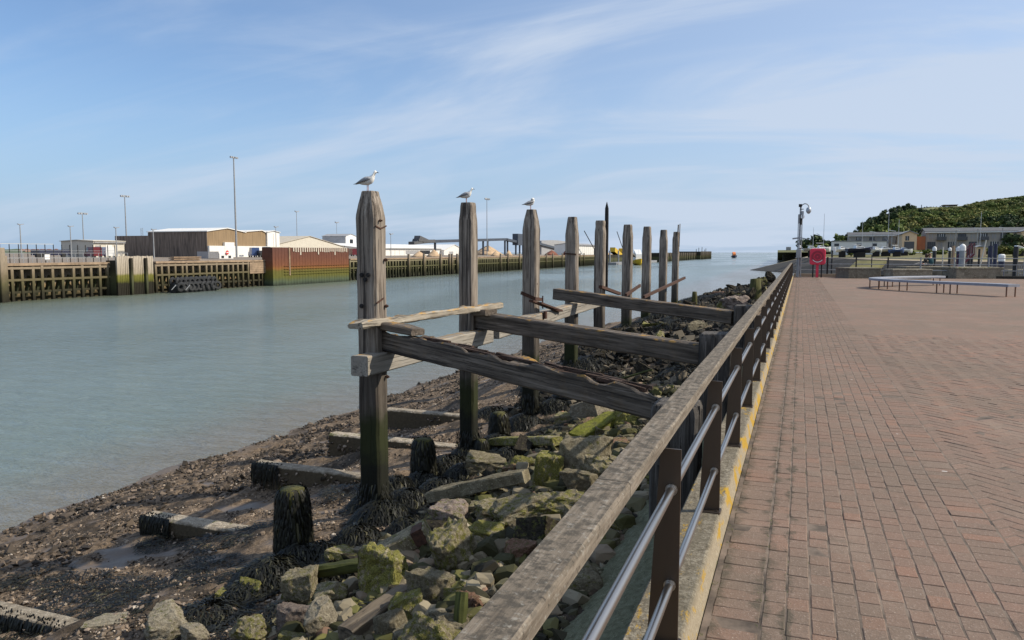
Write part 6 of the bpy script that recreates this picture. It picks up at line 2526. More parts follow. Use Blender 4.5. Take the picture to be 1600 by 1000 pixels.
p = on_z(997, 414, WATER_Z)
boat((p.x, p.y, WATER_Z), R(-70), 13, 'yellow', 'yellow hulled work boat with white wheelhouse by the far quay', (-.25, .2, 4.2), name='work_boat', mastH=4)
p = on_z(1147, 404, WATER_Z)
p = Vector((on_z(1147, 403, WATER_Z)))
boat((p.x, p.y, WATER_Z), R(-80), 13, 'navy', 'orange topped pilot boat heading out at the river mouth', (-.25, .22, 3.4), deckm='orange', name='pilot_boat')
# wake
mb = MB()
dx = Vector((1, .25, 0)).normalized()
pts = []
for k in range(9):
    u = k / 8
    c_ = p + Vector((6 + 150 * u, 10 + 60 * u, .02))
    pts.append([(c_.x - 1, c_.y - 1.5 - 4 * u, WATER_Z + .05), (c_.x + 1, c_.y + 1.5 + 4 * u, WATER_Z + .05)])
mb.loft(pts, cap=False, closed=False)
tag(mb.build('boat_wake', M['wake']), 'pale wake trailing behind the pilot boat', 'wake', kind='stuff')
root = empty('pontoon', (-66, Yx(958, -66), WATER_Z), label='low grey pontoon moored along the far end of the quay', cat='pontoon')
mb = MB()
mb.box(-68, -64, Yx(955, -66), Yx(1020, -66), WATER_Z - .4, WATER_Z + .9)
mb.build('deck', M['roof_grey'], root)
for px in (962, 975, 988, 1005, 1015):
    mb = MB()
    y = Yx(px, -66)
    mb.tube((-68.3, y, -5), (-68.3, y, 2.2), .3, 8)
    mb.build('guide_pile', M['galv'], root)
mb = MB()
mb.box(-84, -70, Yx(936), Yx(1066), -5, DECK)
tag(mb.build('quay_end', M['wharf_dark']), 'dark end stretch of the far quay', kind='structure')
root = empty('west_pier', (-66, Yx(1066, -66), -3.3), label='dark timber pier with a raised end at the river mouth', cat='pier')
X = -64
a, m_, b_ = Yx(1030, X), Yx(1087, X), Yx(1105, X)
mb = MB()
mb.box(X - 8, X, a, m_ - .003, -5, Zx(1070, 395, X))
mb.build('deck_front', M['wharf_dark'], root)
mb = MB()
mb.box(X - 14, X + 3, m_, b_, -5, Zx(1095, 393, X))
mb.build('pier_head', M['wharf_dark'], root)
n = 26
for i in range(n):
    mb = MB()
    y = a + (b_ - a) * i / n
    xo = X + .3 if y < m_ else X + 3.3
    mb.box(xo - .3, xo + .3, y - .4, y + .4, -4, Zx(1095, 392.6 if y > m_ else 394.5, X))
    mb.build('pile', M['wharf_post'], root)
for px, pt in ((1088, 389), (1092, 387), (1097, 386), (1101, 390), (1103, 388)):
    mb = MB()
    q = on_x(px, pt, X)
    mb.tube((X, q.y, 1), q, .25, 6)
    mb.build('beacon_post', M['galv'], root)
# small boat mast lines near the pier
# low far hills and town at the left
V, F_ = [], []
n = 60
for i in range(n + 1):
    px = -150 + 620 * i / n
    top = 396.5 - 7 * sstep(260, -40, px) - 2.4 * max(0, fbm(px * .02, 1.0)) - 1.0 * max(0, fbm(px * .09, 4.0))
    p = on_x(px, top, -1500)
    V += [(-900, p.y * .6, -2), (-1200, p.y * .8, DECK + .5), (-1500, p.y, p.z), (-1900, p.y * 1.26, -4)]
for i in range(n):
    for j in range(3):
        F_.append((i * 4 + j, (i + 1) * 4 + j, (i + 1) * 4 + j + 1, i * 4 + j + 1))
me = bpy.data.meshes.new('far_hills')
me.from_pydata(V, [], F_)
me.materials.append(M['far_green'])
shade_smooth(me)
tag(link('far_hills', me), 'low green hills beyond the harbour at the left', kind='structure')
mb = MB()
for _ in range(240):
    px = 35 + 150 * rng.random()
    x = -1250 - 200 * rng.random()
    p = on_x(px, 391.5 + 5 * rng.random() ** 1.5 - 1.0 * (x + 1250) / -200, x)
    w = rng.uniform(5, 12)
    mb.prism([(p.y - w / 2, p.z - 5), (p.y + w / 2, p.z - 5), (p.y + w / 2, p.z), (p.y, p.z + 2.5), (p.y - w / 2, p.z)], 'x', x - 6, x)
tag(mb.build('far_town', M['far_brick']), 'distant red brick houses on the low hills', 'houses', kind='stuff')
# ------------------------------------------------------------------ end of the promenade
G_PL = 'concrete seating blocks at the end of the promenade'


def zone(px, py, z=0.0):
    return on_z(px, py, z)


# quay end upstand and railing
mb = MB()
mb.box(-.36, 4.6, QEND - .35, QEND - .02, -.5, .20)
tag(mb.build('end_upstand', M['ledge'], origin=(2, QEND, 0)), 'low tan concrete upstand under the end railing beside the lifebuoy', 'upstand')
mb = MB()
mb.box(4.604, QW, QEND - .33, QEND - .03, -.5, .16)
tag(mb.build('end_upstand', M['quay_wall'], origin=(12, QEND, 0)), 'long low dark upstand under the end railing behind the seating blocks', 'upstand')
root = empty('end_railing', (-.2, QEND - .2, .2), label='galvanised three rail fence across the end of the promenade', cat='railing')
xs_ = [.0, 1.75, 3.5] + [3.5 + 1.9 * i for i in range(1, 16)]
for i, x in enumerate(xs_):
    mb = MB()
    mb.tube((x, QEND - .2, .15), (x, QEND - .2, 1.32), .045 if i not in (1,) else .06, 8)
    mb.build('post', M['dark_iron' if i < 4 else 'galv'], root)
for z in (.48, .86, 1.26):
    mb = MB()
    mb.tube((-.3, QEND - .2, z), (xs_[-1], QEND - .2, z), .028, 6)
    mb.build('rail', M['galv'], root)
# vertical bars in the bays at the right
mb = MB()
for i in range(60):
    x = 12.6 + i * .13
    mb.box(x - .012, x + .012, QEND - .21, QEND - .19, .2, .86)
o_ = mb.build('infill_bars', M['galv'], root)
o_['kind'] = 'stuff'

# CCTV and lamp mast
mx, my = -.05, 54.6
k = depth((mx, my, 2)) / F_PX
root = empty('camera_mast', (mx, my, 0), label='slender steel mast with swan neck dome camera and antennas at the railing corner', cat='camera mast')


def mz(py):
    return on_y(1248, py, my).z


def mxx(px):
    return on_y(px, 380, my).x


mb = MB()
mb.tube((mxx(1248.6), my, 0), (mxx(1249.5), my, mz(319)), .075, 8, .055)
mb.build('pole', M['galv'], root)
mb = MB()
mb.tube((mxx(1252.2), my, 0), (mxx(1252.2), my, mz(332)), .035, 6)
mb.tube((mxx(1246.4), my, 0), (mxx(1246.4), my, mz(340)), .028, 6)
mb.build('conduit', M['galv'], root)
mb = MB()
pts = []
c_ = Vector((mxx(1256), my, mz(325)))
r_ = mxx(1261.5) - mxx(1256)
for a in range(180, -31, -15):
    pts.append((c_.x + r_ * math.cos(R(a)) * 1.1, my, c_.z + r_ * math.sin(R(a)) * 1.25))
mb.path(pts, .035, 6)
mb.build('swan_neck', M['galv'], root)
mb = MB()
mb.lathe([(.03, .22), (.13, .16), (.17, .02), (.15, -.10), (.08, -.20), (.01, -.23)], (mxx(1261.8), my, mz(329)), 12)
mb.build('dome_camera', M['silver'], root, True)
mb = MB()
mb.box(mxx(1247.4) - .05, mxx(1251.2), my - .10, my + .04, mz(323.5), mz(319))
mb.build('head_box', M['dark_iron'], root)
mb = MB()
mb.bar((mxx(1248), my - .03, mz(327)), (mxx(1254), my - .03, mz(327)), .05, .05)
mb.build('bracket', M['dark_iron'], root)
for (px, py, w, h, mt, nm) in ((1252.5, 333, 3.5, 6, 'lamp_head', 'floodlight'), (1254, 339, 3, 5, 'white_paint', 'floodlight'), (1247, 342, 2.4, 14, 'galv', 'antenna'), (1250.5, 346, 2, 10, 'dark_iron', 'antenna'), (1249.7, 385.5, 3.4, 4, 'white_paint', 'junction_box'), (1248.5, 396, 7.5, 13, 'galv', 'cabinet')):
    mb = MB()
    x, z = mxx(px), mz(py)
    mb.bbox(x - w * k / 2, x + w * k / 2, my - .16, my + .02, z - h * k / 2, z + h * k / 2, .03)
    mb.build(nm, M[mt], root)
mb = MB()
mb.bar((mxx(1238), my, mz(373)), (mxx(1250), my, mz(371.5)), .06, .10)
mb.bar((mxx(1250), my, mz(371.5)), (mxx(1262), my, mz(374)), .06, .07)
mb.build('cross_arm', M['galv'], root)
mb = MB()
for sd in (-1, 1):
    mb.bar((mxx(1249), my, mz(408)), (mxx(1249 + 4 * sd), my, .0), .05, .05)
mb.build('brace', M['galv'], root)

# lifebuoy housing
lx, ly = on_y(1277.5, 400, 54.2).x, 54.2
k = depth((lx, ly, 1)) / F_PX
root = empty('lifebuoy_housing', (lx, ly, 0), label='red lifebuoy housing on a red post at the end of the promenade', cat='lifebuoy housing')


def lz(py):
    return on_y(1277.5, py, ly).z


def rrect(w, h, r_, n=4):
    pts = []
    for cx2, cz2, a0 in ((w - r_, h - r_, 0), (-w + r_, h - r_, 90), (-w + r_, -h + r_, 180), (w - r_, -h + r_, 270)):
        for q in range(n + 1):
            a = R(a0 + 90 * q / n)
            pts.append((cx2 + r_ * math.cos(a), cz2 + r_ * math.sin(a)))
    return pts


zc = (lz(388.5) + lz(413.5)) / 2
hw_, hh_ = 11.5 * k, 12.5 * k
mb = MB()
mb.loft([[(lx + x * s__, ly + d, zc + z * s__) for x, z in rrect(hw_, hh_, .14)] for d, s__ in ((.12, .93), (.06, 1), (-.10, 1), (-.16, .95))])
mb.build('case', M['red'], root)


def ring_part(r0, r1, y0, y1, mt, nm, a0=0, a1=360, n=28):
    mb = MB()
    rings = []
    for i in range(n + 1):
        a = R(a0 + (a1 - a0) * i / n)
        c_, s__ = math.cos(a), math.sin(a)
        rings.append([(lx + r0 * c_, y1, zc + r0 * s__), (lx + r0 * c_, y0, zc + r0 * s__), (lx + r1 * c_, y0, zc + r1 * s__), (lx + r1 * c_, y1, zc + r1 * s__)])
    mb.loft(rings, cap=True)
    return mb.build(nm, M[mt], root)


ring_part(.26, .385, ly - .20, ly - .155, 'red_dark', 'ring_emboss')
ring_part(.33, .37, ly - .212, ly - .195, 'white_paint', 'lettering_band', 215, 325)
ring_part(.05, .19, ly - .185, ly - .155, 'red_dark', 'hub_emboss')
mb = MB()
for i in range(4):
    x = lx - .33 + .22 * i
    mb.bbox(x - .06, x + .06, ly - .1, ly + .05, zc + hh_ - .005, zc + hh_ + .05, .01)
mb.build('top_lugs', M['white_paint'], root)
mb = MB()
mb.bbox(lx - .085, lx + .085, ly - .06, ly + .06, 0, zc - hh_ + .05, .02)
mb.build('post', M['red'], root)
mb = MB()
mb.box(lx - .30, lx - .22, ly - .02, ly + .06, 0, zc - hh_ + .05)
mb.box(lx + .22, lx + .30, ly - .02, ly + .06, 0, zc - hh_ + .05)
mb.build('side_legs', M['dark_iron'], root)


# concrete seating blocks
def block(px0, px1, pyt, pyb, dpt, yawdeg, label):
    """front face spans px0..px1, foot at pyb, top at pyt"""
    a, b_ = on_z(px0, pyb, 0), on_z(px1, pyb, 0)
    k = depth(a) / F_PX
    zt = (on_y((px0 + px1) / 2, pyt, (a.y + b_.y) / 2)).z
    L = (b_ - a).length
    c_ = (a + b_) / 2
    rz = math.atan2(b_.y - a.y, b_.x - a.x) + R(yawdeg)
    root = empty('seating_block', (c_.x, c_.y, 0), rz, label, 'seating block', G_PL)
    mb = MB()
    mb.bbox(-L / 2, L / 2, 0, dpt, -.05, zt - .10, .02)
    mb.build_local('base', M['planter'], root)
    mb = MB()
    mb.bbox(-L / 2 - .03, L / 2 + .03, -.03, dpt + .03, zt - .097, zt, .02)
    mb.build_local('cap', M['planter'], root)
    return root, zt, c_, rz, L


block(1326, 1376, 418.5, 435, 2.0, 0, 'dark faced concrete seating block nearest the lifebuoy')
block(1395, 1456, 420.5, 436.5, 1.2, 0, 'pale fronted concrete seating block behind the end of the curved bench')
PB = block(1416, 1481, 416.5, 433, 1.3, 0, 'long concrete seating block with the couple sitting on it')
block(1494, 1567, 417.5, 435.5, 1.6, 0, 'wide concrete seating block at the right with a bright right edge')
block(1575, 1660, 421, 427, 1.0, 0, 'low dark concrete block at the right edge beside the end railing')

# curved bench
BCTL = [(18.5, 28.3), (18.25, 29.2), (17.75, 30.4), (17.2, 31.8), (16.75, 33.3), (16.6, 34.6), (16.85, 35.7), (17.8, 36.7), (19.5, 37.8), (21.5, 38.5)]   # camera-aligned ground axes (right, forward)


def camxy(u, f):
    return Vector((u * _c - f * _s, u * _s + f * _c, 0))


def crom(pts, n):
    out = []
    P = [pts[0]] + pts + [pts[-1]]
    for i in range(1, len(P) - 2):
        for k in range(n):
            u = k / n
            out.append(tuple(.5 * (2 * P[i][q] + (P[i + 1][q] - P[i - 1][q]) * u + (2 * P[i - 1][q] - 5 * P[i][q] + 4 * P[i + 1][q] - P[i + 2][q]) * u * u + (3 * P[i][q] - P[i - 1][q] - 3 * P[i + 1][q] + P[i + 2][q]) * u ** 3) for q in (0, 1)))
    return out + [pts[-1]]


BO = Vector((18.0, 33.0))
cc_ = camxy(BO.x, BO.y)
root = empty('curved_bench', (cc_.x, cc_.y, 0), YAW, 'long curved grey bench on paired legs, bending back on itself at the left', 'bench')
line = [Vector((x - BO.x, y - BO.y)) for x, y in crom(BCTL, 5)]
zs = .47
seat, frames = [], []
for i, p in enumerate(line):
    d = (line[min(i + 1, len(line) - 1)] - line[max(i - 1, 0)]).normalized()
    nrm_ = Vector((-d.y, d.x))
    frames.append((p, nrm_))
    a_, b__ = p - nrm_ * .26, p + nrm_ * .26
    a2, b2 = p - nrm_ * .245, p + nrm_ * .245
    seat.append([(a_.x, a_.y, zs - .10), (b__.x, b__.y, zs - .10), (b__.x, b__.y, zs - .015), (b2.x, b2.y, zs), (a2.x, a2.y, zs), (a_.x, a_.y, zs - .015)])
for lo_, hi_ in ((0, 15), (15, 31), (31, len(seat) - 1)):
    mb = MB()
    mb.loft(seat[lo_:hi_ + 1])
    mb.build_local('seat', M['bench'], root)
mb = MB()
mb.tube((0, 0, 0), (0, 0, zs - .10), .026, 8)
leg_me = mb.mesh('leg', M['bench_leg'])
for i in (1, 11, 13, 19, 24, 30, 36, 44):
    p, nrm_ = frames[i]
    for sd in (-.2, .2):
        q = p + nrm_ * sd
        link('leg', leg_me, None, root, (q.x, q.y, 0))


# ------------------------------------------------------------------ the couple
def person(label, base, joints, edges, radii, parts, root_i, group=None):
    """one continuous skinned body; joints in camera-aligned axes (right, away, up); parts: index groups -> material"""
    names = list(joints)
    me0 = bpy.data.meshes.new('skeleton')
    me0.from_pydata([joints[n_] for n_ in names], [(names.index(a), names.index(b_)) for a, b_ in edges], [])
    o0 = bpy.data.objects.new('skeleton', me0)
    col.objects.link(o0)
    sk = o0.modifiers.new('skin', 'SKIN')
    sk.use_smooth_shade = True
    for i, n_ in enumerate(names):
        r_ = radii[n_]
        me0.skin_vertices[0].data[i].radius = (r_, r_) if not isinstance(r_, tuple) else r_
        me0.skin_vertices[0].data[i].use_root = (i == root_i)
    ss = o0.modifiers.new('sub', 'SUBSURF')
    ss.levels = 2
    ss.render_levels = 2
    dg = bpy.context.evaluated_depsgraph_get()
    me_ = bpy.data.meshes.new_from_object(o0.evaluated_get(dg))
    bpy.data.objects.remove(o0)
    mats = []
    for mt in parts.values():
        if mt not in mats:
            mats.append(mt)
    me_.materials.clear()
    for mt in mats:
        me_.materials.append(M[mt])
    J = {n_: Vector(joints[n_]) for n_ in names}
    mids = [((J[a] + J[b_]) / 2, b_) for a, b_ in edges]
    for n_ in names:
        mids.append((J[n_], n_))
    for p_ in me_.polygons:
        c_ = p_.center
        best = min(mids, key=lambda q: (q[0] - c_).length)
        p_.material_index = mats.index(parts[best[1]])
    shade_smooth(me_)
    rt = empty('person', base, YAW, label, 'person', group)
    link('body', me_, None, rt)
    return rt, J


def hair_cap(rt, c_, r_, mat, long_=0.0):
    mb = MB()
    rings = []
    for kk in range(6):
        a = R(-10 + 100 * kk / 5)
        rings.append([((r_ * math.cos(a) + .001) * math.cos(t_) + c_.x, (r_ * math.cos(a) + .001) * math.sin(t_) * 1.08 + c_.y, c_.z + r_ * math.sin(a) * 1.05) for t_ in [2 * math.pi * q / 12 for q in range(12)]])
    if long_:
        rings.insert(0, [(r_ * .95 * math.cos(t_) + c_.x, r_ * .95 * math.sin(t_) + c_.y + .02, c_.z - long_) for t_ in [2 * math.pi * q / 12 for q in range(12)]])
    mb.loft(rings)
    mb.build_local('hair', M[mat], rt, True)


def face_bits(rt, c_, d):
    """eyes, nose, ears on the side the face looks to"""
    d = Vector(d).normalized()
    s2 = Vector((-d.y, d.x, 0))
    mb = MB()
    p0_ = c_ + d * .098 + Vector((0, 0, -.01))
    mb.lathe([(.004, .03), (.016, -.012), (.004, -.02)], tuple(p0_), 6)
    mb.build_local('nose', M['skin'], rt)
    mb = MB()
    for sd in (-1, 1):
        mb.ball(tuple(c_ + d * .085 + s2 * .034 * sd + Vector((0, 0, .015))), .010, 6, 4)
    mb.build_local('eyes', M['black'], rt)
    mb = MB()
    for sd in (-1, 1):
        mb.ball(tuple(c_ + s2 * .088 * sd), .026, 6, 5, (.6, .6, 1.2))
    mb.build_local('ears', M['skin'], rt)


root, zt, c_, rz, L = PB
pp = on_y(1445.5, 416.5, c_.y + .8)
_q = on_y(1445, 416.6, c_.y + .75)
base = Vector((_q.x, _q.y, zt))
j1 = dict(pelvis=(0, 0, .12), waist=(.02, 0, .26), chest=(.06, 0, .46), neck=(.08, 0, .58), head0=(.09, -.01, .66), head1=(.09, -.015, .78),
          shl=(-.08, -.14, .50), ell=(-.20, -.20, .28), hal=(-.30, -.18, .08), shr=(.18, .14, .50), elr=(.22, .18, .28), har=(.12, .20, .12),
          hipl=(-.04, -.10, .11), knl=(-.46, -.12, .22), anl=(-.84, -.12, .10), tol=(-.93, -.12, .17), hipr=(-.02, .10, .11), knr=(-.42, .10, .16), anr=(-.82, .09, .09), tor=(-.92, .09, .16))
e1 = [('pelvis', 'waist'), ('waist', 'chest'), ('chest', 'neck'), ('neck', 'head0'), ('head0', 'head1'), ('chest', 'shl'), ('shl', 'ell'), ('ell', 'hal'), ('chest', 'shr'), ('shr', 'elr'), ('elr', 'har'),
      ('pelvis', 'hipl'), ('hipl', 'knl'), ('knl', 'anl'), ('anl', 'tol'), ('pelvis', 'hipr'), ('hipr', 'knr'), ('knr', 'anr'), ('anr', 'tor')]
rad = dict(pelvis=.13, waist=.125, chest=.145, neck=.055, head0=.075, head1=.085, shl=.065, ell=.048, hal=.035, shr=.065, elr=.048, har=.035, hipl=.085, knl=.062, anl=.042, tol=.036, hipr=.085, knr=.062, anr=.042, tor=.036)
pt = dict(pelvis='cloth_black', waist='cloth_black', chest='cloth_black', neck='skin', head0='skin', head1='skin', shl='cloth_black', ell='cloth_black', hal='skin', shr='cloth_black', elr='cloth_black', har='skin',
          hipl='denim', knl='denim', anl='denim', tol='cloth_black', hipr='denim', knr='denim', anr='denim', tor='cloth_black')
rt, J = person('person in black with brown hair sitting with legs stretched out along the block', base, j1, e1, rad, pt, 0, 'couple sitting on the concrete block')
hair_cap(rt, J['head1'] + Vector((0, 0, -.035)), .108, 'hair', .12)
face_bits(rt, (J['head0'] + J['head1']) / 2, (.6, .7, 0))
j2 = dict(pelvis=(0, 0, .12), waist=(-.01, 0, .28), chest=(-.05, 0, .49), neck=(-.09, 0, .62), head0=(-.11, .0, .69), head1=(-.12, .0, .81),
          shl=(-.21, .02, .53), ell=(-.26, .16, .32), hal=(-.16, .34, .22), shr=(.11, .02, .52), elr=(.19, .14, .30), har=(.12, .34, .20),
          hipl=(-.09, .04, .11), knl=(-.10, .48, .13), anl=(-.10, .55, -.30), tol=(-.10, .68, -.34), hipr=(.09, .04, .11), knr=(.10, .48, .13), anr=(.10, .55, -.30), tor=(.11, .68, -.34))
rad2 = dict(rad, chest=.165, waist=.15, pelvis=.15)
pt2 = {k_: ('cloth_teal' if v_ == 'cloth_black' else v_) for k_, v_ in pt.items()}
for k_ in ('tol', 'tor'):
    pt2[k_] = 'cloth_black'
_q = on_y(1454.5, 416.6, c_.y + .85)
base2 = Vector((_q.x, _q.y, zt))
rt, J = person('person in a teal jumper seen from behind leaning towards the one in black', base2, j2, e1, rad2, pt2, 0, 'couple sitting on the concrete block')
hair_cap(rt, J['head1'] + Vector((0, 0, -.03)), .108, 'hair_light', .02)
face_bits(rt, (J['head0'] + J['head1']) / 2, (-.75, .6, 0))

# ------------------------------------------------------------------ marina piles beyond the end railing
G_MP = 'marina guide piles beyond the end railing'


def mpile(px, ptop, y, wpx, body, cap, label, capsh='dome'):
    p = on_y(px, ptop, y)
    k = depth(p) / F_PX
    r_ = wpx * k / 2
    root = empty('guide_pile', (p.x, y, WATER_Z), label=label, cat='guide pile', group=G_MP)
    caph = r_ * (1.6 if cap else 0)
    mb = MB()
    mb.tube((p.x, y, WATER_Z - 2), (p.x, y, p.z - caph), r_, 12)
    mb.build('tube', M[body], root)
    if cap:
        mb = MB()
        z0_ = p.z - caph
        if capsh == 'dome':
            mb.lathe([(r_ * 1.12, -r_ * .9), (r_ * 1.12, r_ * .3), (r_ * .95, r_ * 1.0), (r_ * .45, r_ * 1.45), (.01, r_ * 1.6)], (p.x, y, z0_), 12)
        else:
            mb.lathe([(r_ * 1.12, -r_ * .9), (r_ * 1.12, r_ * 1.2), (r_ * .7, r_ * 1.55), (.01, r_ * 1.6)], (p.x, y, z0_), 12)
        mb.build('cap', M[cap], root)


mpile(1460.5, 385, 64, 5.5, 'black', 'white_paint', 'black pile with round white cap right behind the couple')
mpile(1484.5, 386.5, 66, 4.2, 'black', 'white_paint', 'thin black pile with small round white cap')
mpile(1498, 385, 70, 6.0, 'navy', 'white_paint', 'black pile with white cap half hidden by the thick white capped pile')
mpile(1504.5, 381, 62, 8.5, 'galv', 'white_paint', 'thickest grey pile with a tall white cone cap')
mpile(1515, 386, 74, 4.5, 'black', None, 'plain black pile right of the thickest grey pile')
mpile(1519.5, 384, 76, 3.8, 'black', None, 'slender black pile beside the red gangway')
mpile(1530.5, 389, 70, 3.2, 'black', None, 'plain thin black pile in the middle of the right hand bay')
mpile(1548, 384, 72, 7.0, 'navy', None, 'broad dark navy pile left of the short white capped pile')
mpile(1556, 381, 78, 5.5, 'navy', None, 'tall dark navy pile behind the short white capped pile')
mpile(1565.5, 397, 60, 9.0, 'navy', 'white_paint', 'short stout pile with a flat topped white cap', 'flat')
mpile(1588, 385, 66, 7.0, 'black', None, 'broad black pile near the right edge')
mpile(1300.5, 391, 57.5, 2.6, 'black', None, 'thin black pile right of the lifebuoy housing')
p = on_y(1303.5, 389, 57.5)
mb = MB()
mb.bbox(p.x - .09, p.x + .10, 57.35, 57.5, p.z - .12, p.z + .12, .02)
tag(mb.build('white_lantern', M['white_paint'], origin=(p.x, 57.5, p.z)), 'small white lantern on top of the thin black pile by the lifebuoy', 'lantern')
mpile(1362.5, 398, 60, 1.6, 'black', None, 'very thin dark pole behind the first seating block')
# red gangway
a, b_ = on_y(1497, 417, 68), on_y(1520, 397, 68)
root = empty('gangway', (a.x, a.y, a.z), label='dark red sloping gangway between the marina piles', cat='gangway')
mb = MB()
mb.bar(a, b_, 1.2, .12)
mb.build('deck', M['maroon'], root)
mb = MB()
up = Vector((0, 0, .85))
for off_ in (Vector((0, -.55, 0)), Vector((0, .55, 0))):
    mb = MB()
    mb.bar(a + up + off_, b_ + up + off_, .06, .06)
    for q in range(7):
        c_ = a.lerp(b_, q / 6) + off_
        mb.bar(c_, c_ + up, .05, .05)
    mb.build('side_rail', M['maroon'], root)
p = on_y(1508, 420, 70)
mb = MB()
mb.box(p.x - 9, p.x + 22, 66, 74, WATER_Z - .3, WATER_Z + .5)
tag(mb.build('marina_pontoon', M['roof_grey'], origin=(p.x, 70, WATER_Z)), 'grey floating pontoon behind the marina piles', 'pontoon')
for (px, pt_, lab) in ((1474, 386, 'pale thin pole left of the thickest pile'), (1490, 384, 'tan square timber post left of the thickest pile'), (1541, 375, 'leaning pale pole among the navy piles')):
    q = on_y(px, pt_, 67)
    mb = MB()
    lean = -.9 if px == 1541 else 0
    mb.tube((q.x + lean, 67, WATER_Z), q, .05 if px != 1490 else .12, 6)
    tag(mb.build('mooring_pole', M['cream' if px != 1490 else 'timber_cap'], origin=(q.x, 67, WATER_Z)), lab, 'pole')

# ------------------------------------------------------------------ far side of the basin: revetment, grass, boats, houses, hill
toe = [(-12.2, 213), (-5.0, 195), (6, 168), (20, 148), (60, 141), (170, 138)]
topl = [(-9.5, 216, -2.4), (1.0, 204, .35), (9, 176, .30), (22, 153, .06), (62, 146, .02), (172, 143, .02)]
V, F_ = [], []
N = len(toe)
for (x, y), (a, b_, z) in zip(toe, topl):
    V += [(x, y, WATER_Z - 1.0), (x, y, WATER_Z + .1), (a, b_, z)]
for i in range(N - 1):
    for j in range(2):
        F_.append((i * 3 + j, (i + 1) * 3 + j, (i + 1) * 3 + j + 1, i * 3 + j + 1))
me = bpy.data.meshes.new('stone_revetment')
me.from_pydata(V, [], F_)
me.materials.append(M['bank'])
tag(link('stone_revetment', me), 'dark sloping stone revetment across the basin', kind='structure')
V, F_ = [], []
back = [(-4, 330, -2.0), (10, 330, 1.2), (20, 300, 1.4), (40, 260, 1.5), (80, 250, 1.7), (210, 250, 1.7)]
for (a, b_, z), (x2, y2, z2) in zip(topl, back):
    V += [(a, b_, z), (a + (x2 - a) * .06, b_ + (y2 - b_) * .06, z + .12), (a + (x2 - a) * .4, b_ + (y2 - b_) * .4, z + (z2 - z) * .75), (x2, y2, z2)]
for i in range(N - 1):
    for j in range(3):
        F_.append((i * 4 + j, (i + 1) * 4 + j, (i + 1) * 4 + j + 1, i * 4 + j + 1))
me = bpy.data.meshes.new('grass_bank')
me.from_pydata(V, [], F_)
me.materials.append(M['grass'])
me.materials.append(M['ledge'])
for p_ in me.polygons:
    p_.material_index = 1 if p_.index % 3 == 0 else 0
tag(link('grass_bank', me), 'rough grass flat behind the revetment with a bleached edge', kind='structure')
# slipway
p0, p1 = on_y(1352, 404, 150), on_y(1318, 424, 141)
mb = MB()
mb.loft([[(p0.x - 1, 156, .12), (p0.x + 4, 156, .12), (p0.x + 4, 156, -.4), (p0.x - 1, 156, -.4)], [(p1.x - 1, 140.4, -2.9), (p1.x + 3, 140.4, -2.9), (p1.x + 3, 140.4, -4), (p1.x - 1, 140.4, -4)]])
tag(mb.build('slipway', M['grass']), 'worn slipway running down through the revetment', kind='structure')
# harbour arm with a little tower
pa, pb = on_y(1223, 400, 330), on_y(1246, 400, 330)
root = empty('harbour_arm', (pa.x, 330, 0), label='dark stone harbour arm with a small lookout where it meets the open sea', cat='harbour arm')
mb = MB()
zt = on_y(1230, 391.5, 330).z
mb.bbox(pa.x, pb.x + 6, 326, 336, -4, zt, .3)
mb.build('wall', M['quay_wall'], root)
mb = MB()
q = on_y(1232, 388, 330)
mb.bbox(q.x - .9, q.x + 1.0, 329, 331, zt - .1, q.z + .6, .15)
mb.build('lookout', M['grey_clad'], root)

# houses behind
def terrace(px0, px1, y, pye, pyr, pyb, units, label, wall='house_grey', first=0):
    a, b_ = on_y(px0, pyb, y), on_y(px1, pyb, y)
    z0_ = a.z - .5
    ze, zr = on_y(px0, pye, y).z, on_y(px0, pyr, y + 4.5).z
    root = empty('terraced_houses', ((a.x + b_.x) / 2, y, z0_), label=label, cat='houses')
    mb = MB()
    mb.prism([(y, z0_), (y + 9, z0_), (y + 9, ze), (y + 4.5, zr - .2), (y, ze)], 'x', a.x, b_.x)
    mb.build('wall', M[wall], root)
    mb = MB()
    for s0_, s1_ in ((y - .5, y + 4.5), (y + 9.5, y + 4.5)):
        mb.loft([[(x, s0_, ze - .05), (x, s1_, zr), (x, s1_, zr + .2), (x, s0_, ze + .15)] for x in (a.x - .4, b_.x + .4)])
    mb.build('roof', M['slate'], root)
    mb = MB()
    mb.box(a.x - .4, b_.x + .4, y - .62, y - .51, ze - .25, ze + .02)
    mb.build('fascia', M['white'], root)
    w = (b_.x - a.x) / units
    hgt = ze - z0_
    for i in range(units):
        x = a.x + w * i
        for lvl, off_ in ((0, first), (1, 1 - first)):
            xa = x + w * (.08 + .46 * off_)
            xb = xa + w * .40
            zb = z0_ + hgt * (.10 if lvl == 0 else .58)
            zt2 = z0_ + hgt * (.46 if lvl == 0 else .90)
            mb = MB()
            mb.box(xa, xb, y - .06, y + .02, zb, zt2)
            f_ = mb.build('window', M['glass'], root)
            mb = MB()
            for q in range(3):
                xx = xa + (xb - xa) * (q + 1) / 4
                mb.box(xx - .05, xx + .05, y - .10, y - .062, zb, zt2)
            mb.box(xa - .05, xb + .05, y - .12, y - .062, zb - .1, zb)
            o2 = mb.build('frame', M['white' if (i + lvl) % 2 else 'slate'], root)
            if lvl == 1:
                mb = MB()
                mb.box(xa - .2, xb + .2, y - .9, y - .82, zb - .15, zb + .75)
                mb.box(xa - .2, xb + .2, y - .9, y - .002, zb - .25, zb - .16)
                mb.build('balcony', M['slate'], root)
            # plain strip windows beside the bays
            xs2 = x + w * (.60 - .46 * off_ + .02)
            for q in range(2):
                mb = MB()
                mb.box(xs2 + w * .12 * q, xs2 + w * .12 * q + w * .06, y - .05, y + .02, zb + .2, zt2 - .1)
                mb.build('window', M['grey_clad'], root)
    return root


